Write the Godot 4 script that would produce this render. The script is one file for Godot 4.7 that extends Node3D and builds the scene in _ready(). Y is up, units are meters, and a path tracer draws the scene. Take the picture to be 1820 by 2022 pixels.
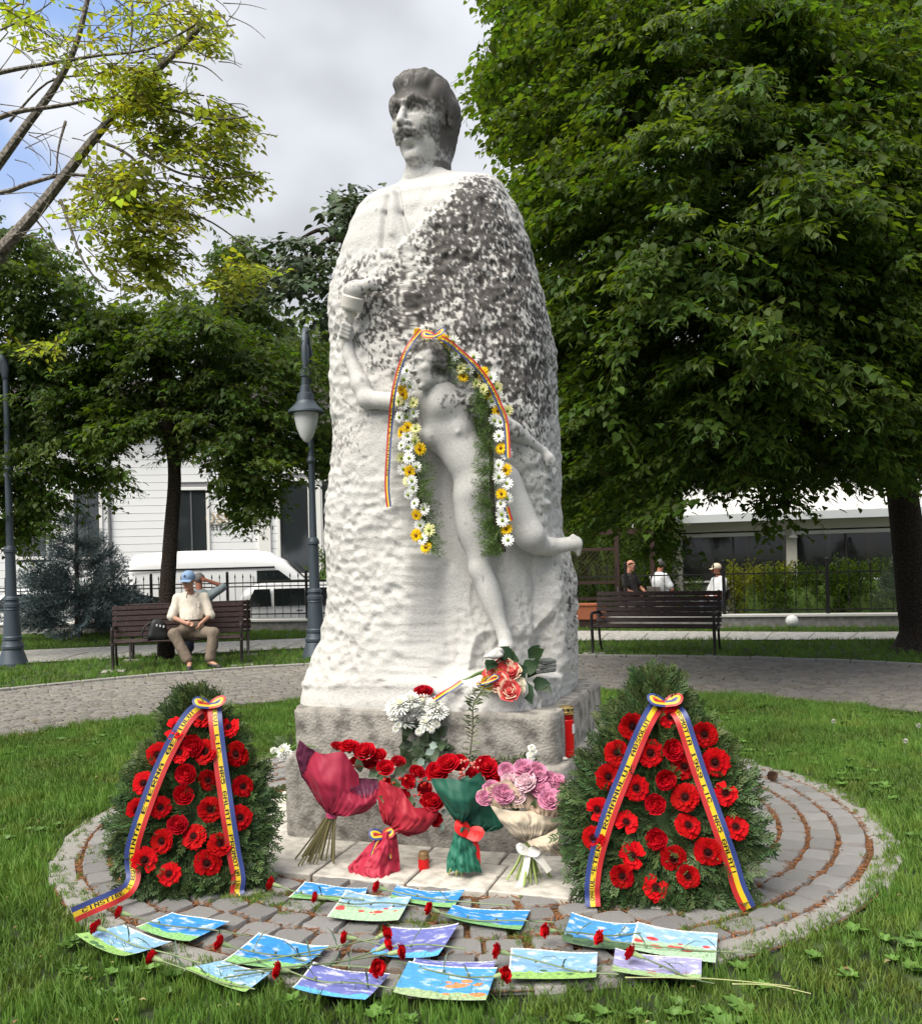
extends Node3D

const F := 1820.0
const EYE := 1.57
var cam_basis := Basis(Vector3(0, 0, 1), deg_to_rad(-1.5))
var rng := RandomNumberGenerator.new()
var taken := {}
var mats := {}
var texs := {}

# ---------------------------------------------------------------- mesh building
class MB:
	var v := PackedVector3Array()
	var t := PackedInt32Array()
	var uv := PackedVector2Array()
	var c := PackedColorArray()
	var col := Color.WHITE
	var use_col := false

	func p(a: Vector3, w := Vector2.ZERO) -> int:
		v.append(a)
		uv.append(w)
		c.append(col)
		return v.size() - 1

	func tri(a: int, b: int, d: int) -> void:
		t.append(a)
		t.append(b)
		t.append(d)

	# a triangle / quad of its own points, turned so that its front looks away from «inside»
	func tri_out(a: Vector3, b: Vector3, d: Vector3, inside: Vector3) -> void:
		var n := (d - a).cross(b - a)
		if n.dot((a + b + d) / 3.0 - inside) < 0.0:
			tri(p(a), p(d), p(b))
		else:
			tri(p(a), p(b), p(d))

	func quad_out(a: Vector3, b: Vector3, d: Vector3, e: Vector3, inside: Vector3) -> void:
		var n := (d - a).cross(b - a)
		var i := p(a, Vector2(0, 0))
		p(b, Vector2(1, 0))
		p(d, Vector2(1, 1))
		p(e, Vector2(0, 1))
		if n.dot((a + b + d + e) / 4.0 - inside) < 0.0:
			tri(i, i + 2, i + 1)
			tri(i, i + 3, i + 2)
		else:
			tri(i, i + 1, i + 2)
			tri(i, i + 2, i + 3)

	func box(size: Vector3, xf := Transform3D(), bev := 0.0) -> void:
		var h := size * 0.5
		var b := minf(bev, minf(h.x, minf(h.y, h.z)) * 0.9)
		var o := xf.origin
		for ax in 3:
			var ay := (ax + 1) % 3
			var az := (ax + 2) % 3
			for s in [-1.0, 1.0]:
				var q := []
				for k in [[-1, -1], [1, -1], [1, 1], [-1, 1]]:
					var w := Vector3()
					w[ax] = s * h[ax]
					w[ay] = k[0] * (h[ay] - b)
					w[az] = k[1] * (h[az] - b)
					q.append(xf * w)
				quad_out(q[0], q[1], q[2], q[3], o)
		if b <= 0.0:
			return
		for ax in 3:
			var ay := (ax + 1) % 3
			var az := (ax + 2) % 3
			for s1 in [-1.0, 1.0]:
				for s2 in [-1.0, 1.0]:
					var q := []
					for k in [[-1, 0], [1, 0], [1, 1], [-1, 1]]:
						var w := Vector3()
						w[ax] = k[0] * (h[ax] - b)
						w[ay] = s1 * (h[ay] - (b if k[1] == 0 else 0.0))
						w[az] = s2 * (h[az] - (0.0 if k[1] == 0 else b))
						q.append(xf * w)
					quad_out(q[0], q[1], q[2], q[3], o)
		for s in 8:
			var sg := Vector3(1 if s & 1 else -1, 1 if s & 2 else -1, 1 if s & 4 else -1)
			var a := h - Vector3(0, b, b)
			var d := h - Vector3(b, 0, b)
			var e := h - Vector3(b, b, 0)
			tri_out(xf * (a * sg), xf * (d * sg), xf * (e * sg), o)

	# a box from one point to another
	func bar(a: Vector3, b: Vector3, w: float, h: float, up := Vector3.UP, bev := 0.0) -> void:
		var z := (b - a).normalized()
		var x := up.cross(z)
		if x.length() < 0.01:
			x = Vector3.RIGHT.cross(z)
		x = x.normalized()
		box(Vector3(w, h, a.distance_to(b)), Transform3D(Basis(x, z.cross(x), z), (a + b) * 0.5), bev)

	func grid(nu: int, nv: int, f: Callable, close_u := false) -> void:
		var s := v.size()
		for j in nv + 1:
			for i in nu + 1:
				var w := Vector2(float(i) / nu, float(j) / nv)
				if close_u and i == nu:
					continue
				p(f.call(w.x, w.y), w)
		var row := nu if close_u else nu + 1
		for j in nv:
			for i in nu:
				var a := s + j * row + i
				var b := s + j * row + (i + 1) % row if close_u else a + 1
				tri(a, b, b + row)
				tri(a, b + row, a + row)

	func tube(pts: Array, rad: Array, sides := 6, caps := true) -> void:
		var n := pts.size()
		var s := v.size()
		var side := Vector3.ZERO
		var along := 0.0
		for i in n:
			var d: Vector3 = (pts[mini(i + 1, n - 1)] - pts[maxi(i - 1, 0)]).normalized()
			if i == 0:
				side = d.cross(Vector3(0.31, 0.9, 0.2)).normalized()
			side = (side - d * side.dot(d)).normalized()
			var up := d.cross(side)
			if i > 0:
				along += (pts[i] as Vector3).distance_to(pts[i - 1])
			for k in sides + 1:
				var a := TAU * k / sides
				p(pts[i] + (side * cos(a) + up * sin(a)) * rad[mini(i, rad.size() - 1)], Vector2(float(k) / sides, along))
		for i in n - 1:
			for k in sides:
				var a := s + i * (sides + 1) + k
				tri(a, a + sides + 1, a + sides + 2)
				tri(a, a + sides + 2, a + 1)
		if caps:
			for e in [0, n - 1]:
				var m := p(pts[e])
				for k in sides:
					var a: int = s + e * (sides + 1) + k
					if e == 0:
						tri(m, a, a + 1)
					else:
						tri(m, a + 1, a)

	# prof: Vector2(radius, height) from the bottom up; sharp: every band flat along its height
	func lathe(prof: Array, sides := 16, xf := Transform3D(), sharp := true) -> void:
		var along := 0.0
		for j in prof.size() - 1:
			var q0: Vector2 = prof[j]
			var q1: Vector2 = prof[j + 1]
			var s := v.size()
			if sharp or j == 0:
				for k in sides:
					var a := TAU * k / sides
					p(xf * Vector3(cos(a) * q0.x, q0.y, sin(a) * q0.x), Vector2(float(k) / sides, along))
			else:
				s -= sides
			along += q0.distance_to(q1)
			for k in sides:
				var a := TAU * k / sides
				p(xf * Vector3(cos(a) * q1.x, q1.y, sin(a) * q1.x), Vector2(float(k) / sides, along))
			for k in sides:
				var a := s + k
				var b := s + (k + 1) % sides
				tri(a, b, b + sides)
				tri(a, b + sides, a + sides)

	func ball(at: Vector3, r: Vector3, sides := 12, basis := Basis()) -> void:
		var rows := maxi(4, sides / 2)
		grid(sides, rows, func(a: float, b: float) -> Vector3:
			var th := a * TAU
			var ph := clampf(b, 0.002, 0.998) * PI
			return at + basis * Vector3(r.x * sin(ph) * cos(th), -r.y * cos(ph), r.z * sin(ph) * sin(th)), true)

	func poly(pts: Array, front: Vector3) -> void:      # a convex flat polygon that faces «front»
		var i := v.size()
		for q in pts:
			p(q, Vector2(q.x, q.y))
		var n: Vector3 = (pts[2] - pts[0]).cross(pts[1] - pts[0])
		for k in range(1, pts.size() - 1):
			if n.dot(front) < 0.0:
				tri(i, i + k + 1, i + k)
			else:
				tri(i, i + k, i + k + 1)

	func prism(outline: Array, depth: float, xf := Transform3D()) -> void:   # Vector2 outline in xy, from z = 0 to z = depth
		var mesh := Geometry2D.triangulate_polygon(PackedVector2Array(outline))
		var inside := Vector3(0, 0, depth * 0.5)
		for z in [0.0, depth]:
			var front := xf.basis * Vector3(0, 0, 1 if z > 0 else -1)
			for k in range(0, mesh.size(), 3):
				var a: Vector2 = outline[mesh[k]]
				var b: Vector2 = outline[mesh[k + 1]]
				var d: Vector2 = outline[mesh[k + 2]]
				poly([xf * Vector3(a.x, a.y, z), xf * Vector3(b.x, b.y, z), xf * Vector3(d.x, d.y, z)], front)
		var area := 0.0
		for k in outline.size():
			area += outline[k].cross(outline[(k + 1) % outline.size()])
		for k in outline.size():
			var a: Vector2 = outline[k]
			var b: Vector2 = outline[(k + 1) % outline.size()]
			var e := (b - a).normalized()
			var n := Vector2(e.y, -e.x) * signf(area)
			var m := (a + b) * 0.5 - n
			quad_out(xf * Vector3(a.x, a.y, 0), xf * Vector3(b.x, b.y, 0), xf * Vector3(b.x, b.y, depth), xf * Vector3(a.x, a.y, depth), xf * Vector3(m.x, m.y, depth * 0.5))

	func add(o: MB, xf := Transform3D(), tint := Color(1, 1, 1)) -> void:
		var s := v.size()
		for q in o.v:
			v.append(xf * q)
		uv.append_array(o.uv)
		for q in o.c:
			c.append(q * tint)
		for i in o.t:
			t.append(i + s)

	func commit(mesh: ArrayMesh = null, mat: Material = null) -> ArrayMesh:
		var n := PackedVector3Array()
		n.resize(v.size())
		for k in range(0, t.size(), 3):
			var a := t[k]
			var b := t[k + 1]
			var d := t[k + 2]
			var w := (v[d] - v[a]).cross(v[b] - v[a])
			n[a] += w
			n[b] += w
			n[d] += w
		for i in n.size():
			n[i] = n[i].normalized() if n[i].length_squared() > 1e-20 else Vector3.UP
		var arr := []
		arr.resize(Mesh.ARRAY_MAX)
		arr[Mesh.ARRAY_VERTEX] = v
		arr[Mesh.ARRAY_NORMAL] = n
		arr[Mesh.ARRAY_TEX_UV] = uv
		if use_col:
			arr[Mesh.ARRAY_COLOR] = c
		arr[Mesh.ARRAY_INDEX] = t
		if mesh == null:
			mesh = ArrayMesh.new()
		mesh.add_surface_from_arrays(Mesh.PRIMITIVE_TRIANGLES, arr)
		if mat:
			mesh.surface_set_material(mesh.get_surface_count() - 1, mat)
		return mesh

# ---------------------------------------------------------------- bodies: smooth unions of tapered limbs, meshed by surface nets
class Body:
	var kind := PackedInt32Array()
	var a := PackedVector3Array()
	var b := PackedVector3Array()
	var ra := PackedFloat32Array()
	var rb := PackedFloat32Array()
	var kk := PackedFloat32Array()
	var inv: Array[Basis] = []
	var ripple = null

	func limb(p: Vector3, q: Vector3, r0: float, r1: float, k := 0.03, cut := false) -> void:
		kind.append(2 if cut else 0)
		a.append(p)
		b.append(q)
		ra.append(r0)
		rb.append(r1)
		kk.append(k)
		inv.append(Basis())

	func egg(p: Vector3, r: Vector3, k := 0.03, turn := Basis(), cut := false) -> void:
		kind.append(3 if cut else 1)
		a.append(p)
		b.append(r)
		ra.append(0.0)
		rb.append(0.0)
		kk.append(k)
		inv.append(turn.inverse())

	func one(i: int, p: Vector3) -> float:
		if kind[i] % 2 == 0:
			var ab := b[i] - a[i]
			var ap := p - a[i]
			var h := clampf(ap.dot(ab) / maxf(ab.length_squared(), 1e-9), 0.0, 1.0)
			return (ap - ab * h).length() - lerpf(ra[i], rb[i], h)
		var q := inv[i] * (p - a[i])
		var r := b[i]
		var k0 := (q / r).length()
		var k1 := (q / (r * r)).length()
		return k0 * (k0 - 1.0) / k1 if k1 > 1e-6 else -minf(r.x, minf(r.y, r.z))

	func at(p: Vector3, use: PackedInt32Array) -> float:
		var d := 1e3
		for i in use:
			var e := one(i, p)
			var k := kk[i]
			if kind[i] >= 2:
				e = -e
				var h := maxf(k - absf(d - e), 0.0) / k
				d = maxf(d, e) + h * h * k * 0.25
			else:
				var h := maxf(k - absf(d - e), 0.0) / k
				d = minf(d, e) - h * h * k * 0.25
		if ripple != null:
			d += ripple.call(p)
		return d

	func mesh(m: MB, cell: float, paint: Variant = null) -> void:
		var lo := Vector3.ONE * 1e9
		var hi := -lo
		for i in kind.size():
			if kind[i] == 0:
				for q in [[a[i], ra[i]], [b[i], rb[i]]]:
					lo = lo.min(q[0] - Vector3.ONE * q[1])
					hi = hi.max(q[0] + Vector3.ONE * q[1])
			elif kind[i] == 1:
				var r := maxf(b[i].x, maxf(b[i].y, b[i].z))
				lo = lo.min(a[i] - Vector3.ONE * r)
				hi = hi.max(a[i] + Vector3.ONE * r)
		lo -= Vector3.ONE * cell * 2.5
		hi += Vector3.ONE * cell * 2.5
		const N := 6
		var side := cell * N
		var nb := Vector3i(((hi - lo) / side).ceil())
		var reach := side * 0.5 * sqrt(3.0) + cell
		var W := nb.x * N + 2
		var H := nb.y * N + 2
		var ids := {}
		var quads := PackedInt64Array()
		var val := PackedFloat32Array()
		val.resize((N + 1) * (N + 1) * (N + 1))
		for bz in nb.z:
			for by in nb.y:
				for bx in nb.x:
					var o := lo + Vector3(bx, by, bz) * side
					var mid := o + Vector3.ONE * side * 0.5
					var near := 1e9
					var ds := PackedFloat32Array()
					for i in kind.size():
						var e := one(i, mid)
						ds.append(e)
						if kind[i] < 2:
							near = minf(near, e - kk[i] * 0.3)
					if near > reach:
						continue
					var use := PackedInt32Array()
					for i in kind.size():
						if kind[i] < 2 and ds[i] < near + 2.0 * reach + kk[i] or kind[i] >= 2 and ds[i] < reach + kk[i]:
							use.append(i)
					if near < -reach * 1.6:
						var inside := at(mid, use)
						if inside < -reach * 1.3:
							continue
					var q := 0
					for z in N + 1:
						for y in N + 1:
							for x in N + 1:
								val[q] = at(o + Vector3(x, y, z) * cell, use)
								q += 1
					for z in N:
						for y in N:
							for x in N:
								var s := (z * (N + 1) + y) * (N + 1) + x
								var mask := 0
								var sum := Vector3.ZERO
								var cnt := 0
								var f0 := val[s]
								for e in 8:
									if val[s + (e & 1) + (N + 1) * ((e >> 1) & 1) + (N + 1) * (N + 1) * (e >> 2)] < 0.0:
										mask |= 1 << e
								if mask == 0 or mask == 255:
									continue
								for e in 8:
									for ax in 3:
										var bit := 1 << ax
										if e & bit:
											continue
										var g: int = e | bit
										if ((mask >> e) & 1) == ((mask >> g) & 1):
											continue
										var va := val[s + (e & 1) + (N + 1) * ((e >> 1) & 1) + (N + 1) * (N + 1) * (e >> 2)]
										var vb := val[s + (g & 1) + (N + 1) * ((g >> 1) & 1) + (N + 1) * (N + 1) * (g >> 2)]
										var pa := Vector3(e & 1, (e >> 1) & 1, e >> 2)
										var pb := Vector3(g & 1, (g >> 1) & 1, g >> 2)
										sum += pa.lerp(pb, va / (va - vb))
										cnt += 1
								var at_cell := o + (Vector3(x, y, z) + sum / cnt) * cell
								var gx := bx * N + x
								var gy := by * N + y
								var gz := bz * N + z
								var id := (gz * H + gy) * W + gx
								if paint != null:
									m.col = paint.call(at_cell)
								ids[id] = m.p(at_cell)
								for ax in 3:
									var other: int = s + [1, N + 1, (N + 1) * (N + 1)][ax]
									if (f0 < 0.0) != (val[other] < 0.0):
										quads.append(id * 8 + ax * 2 + (1 if f0 < 0.0 else 0))
		var step := [1, W, W * H]
		for w in quads:
			var id := w / 8
			var ax := (w % 8) / 2
			var u: int = step[(ax + 1) % 3]
			var v2: int = step[(ax + 2) % 3]
			if not (ids.has(id - u) and ids.has(id - v2) and ids.has(id - u - v2)):
				continue
			var i0: int = ids[id - u - v2]
			var i1: int = ids[id - v2]
			var i2: int = ids[id]
			var i3: int = ids[id - u]
			if w % 2 == 1:
				m.tri(i0, i2, i1)
				m.tri(i0, i3, i2)
			else:
				m.tri(i0, i1, i2)
				m.tri(i0, i2, i3)

# ---------------------------------------------------------------- placing and naming
func ray(u: float, v: float) -> Vector3:
	return cam_basis * Vector3((u - 910.0) / F, -(v - 1105.0) / F, -1.0)

func P(u: float, v: float, depth: float) -> Vector3:       # the point of the park that lies this many metres ahead
	return Vector3(0, EYE, 0) + ray(u, v) * depth

func G(u: float, v: float, y := 0.0) -> Vector3:           # the point on level ground at height y
	var r := ray(u, v)
	return Vector3(0, EYE, 0) + r * ((y - EYE) / r.y)

func numbered(called: String) -> String:
	var k: int = taken.get(called, -1) + 1
	taken[called] = k
	return called if k == 0 else "%s_%03d" % [called, k]

func tag(o: Node, label := "", category := "", group := "", kind := "") -> Node:
	if label: o.set_meta("label", label)
	if category: o.set_meta("category", category)
	if group: o.set_meta("group", group)
	if kind: o.set_meta("kind", kind)
	return o

func thing(called: String, label: String, category: String, at := Vector3.ZERO, turn := 0.0, group := "") -> Node3D:
	var o := Node3D.new()
	o.name = numbered(called)
	add_child(o)
	o.position = at
	o.rotation.y = turn
	tag(o, label, category, group)
	return o

func part(parent: Node, called: String, m: Variant, mat: Material = null, xf := Transform3D()) -> MeshInstance3D:
	var o := MeshInstance3D.new()
	o.name = numbered(called) if parent == self else called
	o.mesh = m.commit() if m is MB else m
	if mat:
		o.material_override = mat
	o.transform = xf
	parent.add_child(o, true)
	return o

func setting(called: String, m: Variant, mat: Material, xf := Transform3D()) -> MeshInstance3D:
	var o := part(self, called, m, mat, xf)
	o.set_meta("kind", "structure")
	return o

func many(parent: Node, called: String, m: Mesh, mat: Material, xfs: Array, cols := []) -> MultiMeshInstance3D:
	var mm := MultiMesh.new()
	mm.transform_format = MultiMesh.TRANSFORM_3D
	mm.use_colors = not cols.is_empty()
	mm.mesh = m
	mm.instance_count = xfs.size()
	for i in xfs.size():
		mm.set_instance_transform(i, xfs[i])
		if cols:
			mm.set_instance_color(i, cols[i])
	var o := MultiMeshInstance3D.new()
	o.name = numbered(called) if parent == self else called
	o.multimesh = mm
	o.material_override = mat
	o.set_meta("kind", "stuff")
	parent.add_child(o, true)
	return o

func rr(a: float, b: float) -> float:
	return rng.randf_range(a, b)

func rdir() -> Vector3:
	return Vector3(rng.randfn(), rng.randfn(), rng.randfn()).normalized()

func xform(at: Vector3, turn := Vector3.ZERO, size := 1.0) -> Transform3D:
	return Transform3D(Basis.from_euler(turn).scaled(Vector3.ONE * size), at)

func aim(at: Vector3, y: Vector3, spin := 0.0, size := 1.0) -> Transform3D:      # local y along «y»
	y = y.normalized()
	var x := y.cross(Vector3(0.12, 0.3, 0.95))
	if x.length() < 0.1:
		x = y.cross(Vector3.RIGHT)
	x = x.normalized()
	var bs := Basis(x, y, x.cross(y)) * Basis(Vector3.UP, spin)
	return Transform3D(bs.scaled_local(Vector3.ONE * size), at)

# ---------------------------------------------------------------- materials
func noise(freq: float, seed_: int, oct := 3, type := FastNoiseLite.TYPE_SIMPLEX_SMOOTH) -> FastNoiseLite:
	var n := FastNoiseLite.new()
	n.noise_type = type
	n.frequency = freq
	n.seed = seed_
	n.fractal_octaves = oct
	return n

func ntex(key: String, freq: float, stops: Array, oct := 4, type := FastNoiseLite.TYPE_SIMPLEX_SMOOTH, size := 256) -> NoiseTexture2D:
	if texs.has(key):
		return texs[key]
	var t := NoiseTexture2D.new()
	t.width = size
	t.height = size
	t.seamless = true
	t.normalize = true
	t.noise = noise(freq, key.hash() % 9999, oct, type)
	var g := Gradient.new()
	var off := PackedFloat32Array()
	var cs := PackedColorArray()
	for s in stops:
		off.append(s[0])
		var k: Variant = s[1]
		cs.append(Color(k, k, k) if k is float else k)
	g.offsets = off
	g.colors = cs
	t.color_ramp = g
	texs[key] = t
	return t

# albedo is given as a linear real-world colour
func mat(key: String, albedo: Color, rough := 0.8, tex: Texture2D = null, scale := 1.0, bump: Texture2D = null, depth := 0.3, bscale := 0.0) -> StandardMaterial3D:
	if mats.has(key):
		return mats[key]
	var m := StandardMaterial3D.new()
	m.resource_name = key
	m.albedo_color = albedo.linear_to_srgb()
	m.roughness = rough
	m.metallic_specular = 0.4
	if tex:
		m.albedo_texture = tex
	if bump:
		m.heightmap_enabled = true
		m.heightmap_texture = bump
		m.heightmap_scale = depth
	if tex or bump:
		m.uv1_triplanar = true
		m.uv1_scale = Vector3.ONE * scale
	mats[key] = m
	return m

func leafy(key: String, albedo: Color, back := 0.5, rough := 0.55) -> StandardMaterial3D:
	var m := mat(key, albedo, rough)
	m.vertex_color_use_as_albedo = true
	m.backlight_enabled = true
	m.backlight = Color(back, back, back * 0.5)
	m.cull_mode = BaseMaterial3D.CULL_DISABLED
	return m

func tinted(key: String, rough := 0.7) -> StandardMaterial3D:      # base colours come with the mesh
	var m := mat(key, Color(1, 1, 1), rough)
	m.vertex_color_use_as_albedo = true
	return m

# ---------------------------------------------------------------- camera, sky, sun
func view_and_light() -> void:
	var cam := Camera3D.new()
	cam.name = "camera"
	add_child(cam)
	cam.position = Vector3(0, EYE, 0)
	cam.basis = cam_basis
	cam.near = 0.1
	cam.far = 400.0
	var size := 0.1 * 2022.0 / F
	cam.projection = Camera3D.PROJECTION_FRUSTUM
	cam.size = size
	cam.frustum_offset = Vector2(0, 0.1 * (1105.0 - 1011.0) / F)
	cam.current = true
	var env := Environment.new()
	env.background_mode = Environment.BG_SKY
	var sky := Sky.new()
	var pan := PanoramaSkyMaterial.new()
	pan.panorama = ImageTexture.create_from_image(cloudy_sky())
	sky.sky_material = pan
	env.sky = sky
	env.tonemap_mode = Environment.TONE_MAPPER_LINEAR
	env.tonemap_exposure = 1.95
	env.sdfgi_enabled = true
	env.ssao_enabled = true
	env.ssil_enabled = true
	var we := WorldEnvironment.new()
	we.name = "world"
	we.environment = env
	add_child(we)
	var sun := DirectionalLight3D.new()
	sun.name = "sun"
	sun.light_energy = 1.1
	sun.light_angular_distance = 55.0
	sun.light_color = Color(1, 0.97, 0.91)
	sun.shadow_enabled = true
	add_child(sun)
	sun.look_at_from_position(Vector3(-5, 10.5, 5.5), Vector3.ZERO)

func cloudy_sky() -> Image:
	var w := 1024
	var h := 512
	var im := Image.create(w, h, false, Image.FORMAT_RGBF)
	var big := noise(1.15, 21, 5, FastNoiseLite.TYPE_SIMPLEX)
	var fine := noise(2.6, 8, 5, FastNoiseLite.TYPE_SIMPLEX)
	for y in h:
		var ph := PI * (y + 0.5) / h
		for x in w:
			var th := TAU * (x + 0.5) / w
			var d := Vector3(sin(ph) * sin(th), cos(ph), -sin(ph) * cos(th))
			var q := Vector3(d.x, d.y * 1.7, d.z)
			var n := big.get_noise_3dv(q * 1.25 + Vector3(0.35, 0.1, 0.2))
			var f := fine.get_noise_3dv(q * 1.3)
			var cover := smoothstep(-0.46, -0.24, n + f * 0.3)
			var lum := 0.335 + 0.11 * smoothstep(-0.5, 0.5, f) + 0.07 * smoothstep(0.25, -0.35, n)
			var cloud := Color(lum * 0.955, lum * 0.985, lum * 1.06)
			var blue := Color(0.15, 0.25, 0.47).lerp(Color(0.33, 0.39, 0.52), clampf(1.0 - d.y * 1.6, 0.0, 1.0))
			var c := blue.lerp(cloud, cover)
			if d.y < 0.0:
				c = c.lerp(Color(0.2, 0.22, 0.18), smoothstep(0.0, -0.08, d.y))
			im.set_pixel(x, y, c)
	return im

# ---------------------------------------------------------------- ground, path, paved disc
const MID := Vector3(0.03, 0, -5.67)        # centre of the paved disc
const FACE := -18.4                      # the monument is turned a little to the left

# the street on the left lies lower than the lawn
func ground_y(x: float, z: float) -> float:
	return -0.42 * smoothstep(0.25, 1.2, fence_z(x) - z) * smoothstep(2.5, 0.5, x)

const FENCE := [Vector2(-40, -28.5), Vector2(-13, -23.5), Vector2(-3.7, -21.7), Vector2(1.5, -20.6), Vector2(4.2, -19.75), Vector2(9.0, -18.35), Vector2(14.0, -16.8), Vector2(40, -8)]
func fence_z(x: float) -> float:
	for k in FENCE.size() - 1:
		if x <= FENCE[k + 1].x:
			return lerpf(FENCE[k].y, FENCE[k + 1].y, (x - FENCE[k].x) / (FENCE[k + 1].x - FENCE[k].x))
	return FENCE[-1].y

func ring(r0: float, r1: float, y: float, segs := 96) -> MB:
	var m := MB.new()
	m.grid(segs, 10, func(a: float, b: float) -> Vector3:
		var r := lerpf(r1, r0, b)
		return MID + Vector3(cos(-a * TAU) * r, y, sin(-a * TAU) * r), true)
	return m

# a stone of size 1 x 1 on plan: worn outline, slightly domed top, skirt
func stone_mesh(seed_: int, tall: float, round_ := 0.07) -> ArrayMesh:
	var r := RandomNumberGenerator.new()
	r.seed = seed_
	var m := MB.new()
	var out := []
	for k in 12:
		var side := k / 3
		var s := [0.5 - 0.0, 0.0, 0.0][k % 3] as float
		var q := [Vector2(-0.5 + round_, -0.5), Vector2(0, -0.5), Vector2(0.5 - round_, -0.5)][k % 3] as Vector2
		q = q.rotated(side * PI / 2)
		out.append(q * (1.0 + r.randf_range(-0.05, 0.04)) + Vector2(s, 0) * 0.0)
	var c := m.p(Vector3(r.randf_range(-0.1, 0.1), tall + r.randf_range(0.0, 0.008), r.randf_range(-0.1, 0.1)))
	var n := out.size()
	for lay in 3:
		for q in out:
			var k: float = [0.93, 0.99, 1.0][lay]
			var y: float = [tall + r.randf_range(-0.004, 0.005), tall - 0.006, -0.03][lay]
			m.p(Vector3(q.x * k, y, q.y * k))
	for k in n:
		var k2 := (k + 1) % n
		m.tri(c, c + 1 + k, c + 1 + k2)
		for lay in 2:
			var a := c + 1 + lay * n
			m.tri(a + k, a + n + k, a + n + k2)
			m.tri(a + k, a + n + k2, a + k2)
	return m.commit()

func ground() -> void:
	var earth := mat("lawn soil", Color(0.055, 0.085, 0.028), 0.95, ntex("soil", 0.02, [[0.25, 0.5], [0.75, 1.0]], 5), 0.6)
	var m := MB.new()
	m.grid(120, 120, func(a: float, b: float) -> Vector3:
		var k := a * 2.0 - 1.0
		var x := 160.0 * (0.12 * k + 0.88 * k * k * k)
		var h := b * 2.0 - 1.0
		var z := -20.0 - 140.0 * (0.10 * h + 0.90 * h * h * h)
		return Vector3(x, ground_y(x, z), z))
	setting("ground", m, earth)
	# cobbled ring path round the lawn
	var base := mat("path bed", Color(0.085, 0.075, 0.06), 0.95, ntex("bed", 0.05, [[0.2, 0.45], [0.8, 1.0]], 4), 1.0)
	var path := setting("path", ring(5.2, 8.65, 0.012, 128), base)
	var setts := []
	var cols := []
	var r := 5.27
	while r < 8.6:
		var n := int(TAU * r / 0.135)
		var a0 := rr(0, 1)
		for k in n:
			var a := TAU * (k + a0 + rr(-0.08, 0.08)) / n
			var q := MID + Vector3(cos(a) * r, 0, sin(a) * r)
			if q.z > -2.0 or absf(q.x) > 7.6 or q.z > -6.2 and absf(q.x) < 4.0:
				continue
			var bs := Basis(Vector3.UP, -a + PI / 2 + rr(-0.05, 0.05)) * Basis(Vector3.RIGHT, rr(-0.05, 0.05))
			setts.append(Transform3D(bs.scaled_local(Vector3(0.124 + rr(-0.01, 0.01), 1, 0.094)), q + Vector3(0, 0.006 + rr(-0.004, 0.005), 0)))
			var g := rr(0.75, 1.1)
			cols.append(Color(g, g * rr(0.96, 1.0), g * rr(0.9, 0.99)))
		r += 0.103
	var granite := mat("granite setts", Color(0.36, 0.345, 0.325), 0.85, ntex("granite", 0.12, [[0.2, 0.70], [0.5, 0.9], [0.8, 1.0]], 4), 2.4, ntex("granite bump", 0.1, [[0.0, 0.0], [1.0, 1.0]], 4), 0.5)
	granite.vertex_color_use_as_albedo = true
	many(path, "cobbles", stone_mesh(5, 0.022), granite, setts, cols)
	# thin kerb edges of the path
	var kerb_m := mat("kerb stone", Color(0.36, 0.35, 0.33), 0.85, ntex("granite", 0.12, []), 2.0)
	for rk in [8.69]:
		var n := 46
		for k in n:
			var a := -PI * (0.12 + 0.76 * k / n)
			var q := MID + Vector3(cos(a) * rk, 0.0, sin(a) * rk)
			var b := MB.new()
			b.box(Vector3(0.44, 0.09, 0.07), Transform3D(), 0.01)
			if absf(q.x) < 9.0:
				part(path, "kerb", b, kerb_m, Transform3D(Basis(Vector3.UP, -a + PI / 2), q + Vector3(0, 0.012 + rr(0, 0.008), 0)))
	# pale pavement behind the benches
	var pave := mat("pale pavement", Color(0.52, 0.5, 0.46), 0.9, ntex("pave", 0.03, [[0.2, 0.8], [0.8, 1.0]], 5), 0.7)
	var pb := MB.new()
	var near := [Vector3(-13, 0, -14.4), Vector3(-7.3, 0, -15.6), Vector3(-2.9, 0, -17.0), Vector3(2.3, 0, -17.0), Vector3(6.6, 0, -15.9), Vector3(12, 0, -14.6)]
	var far := [Vector3(-13, 0, -16.9), Vector3(-8.0, 0, -18.2), Vector3(-3.2, 0, -19.2), Vector3(2.4, 0, -19.3), Vector3(7.2, 0, -17.3), Vector3(12, 0, -16.6)]
	pb.grid(30, 2, func(a: float, b: float) -> Vector3:
		var k := minf(a * 5.0, 4.999)
		var i := int(k)
		return (near[i] as Vector3).lerp(near[i + 1], k - i).lerp((far[i] as Vector3).lerp(far[i + 1], k - i), b) + Vector3(0, 0.02, 0))
	var walk := setting("pavement", pb, pave)
	var joint := mat("pavement joint", Color(0.16, 0.15, 0.13), 0.95)
	for k in 20:
		var x := -7.0 + k * 0.72
		var w := MB.new()
		w.bar(Vector3(x, 0.024, -15.9 - 0.6 * (1 - absf(x) / 7.5)), Vector3(x * 1.06 + 0.4, 0.024, -17.2 - 1.8 * (1 - absf(x) / 7.5)), 0.012, 0.004)
		part(walk, "joint", w, joint)

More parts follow.
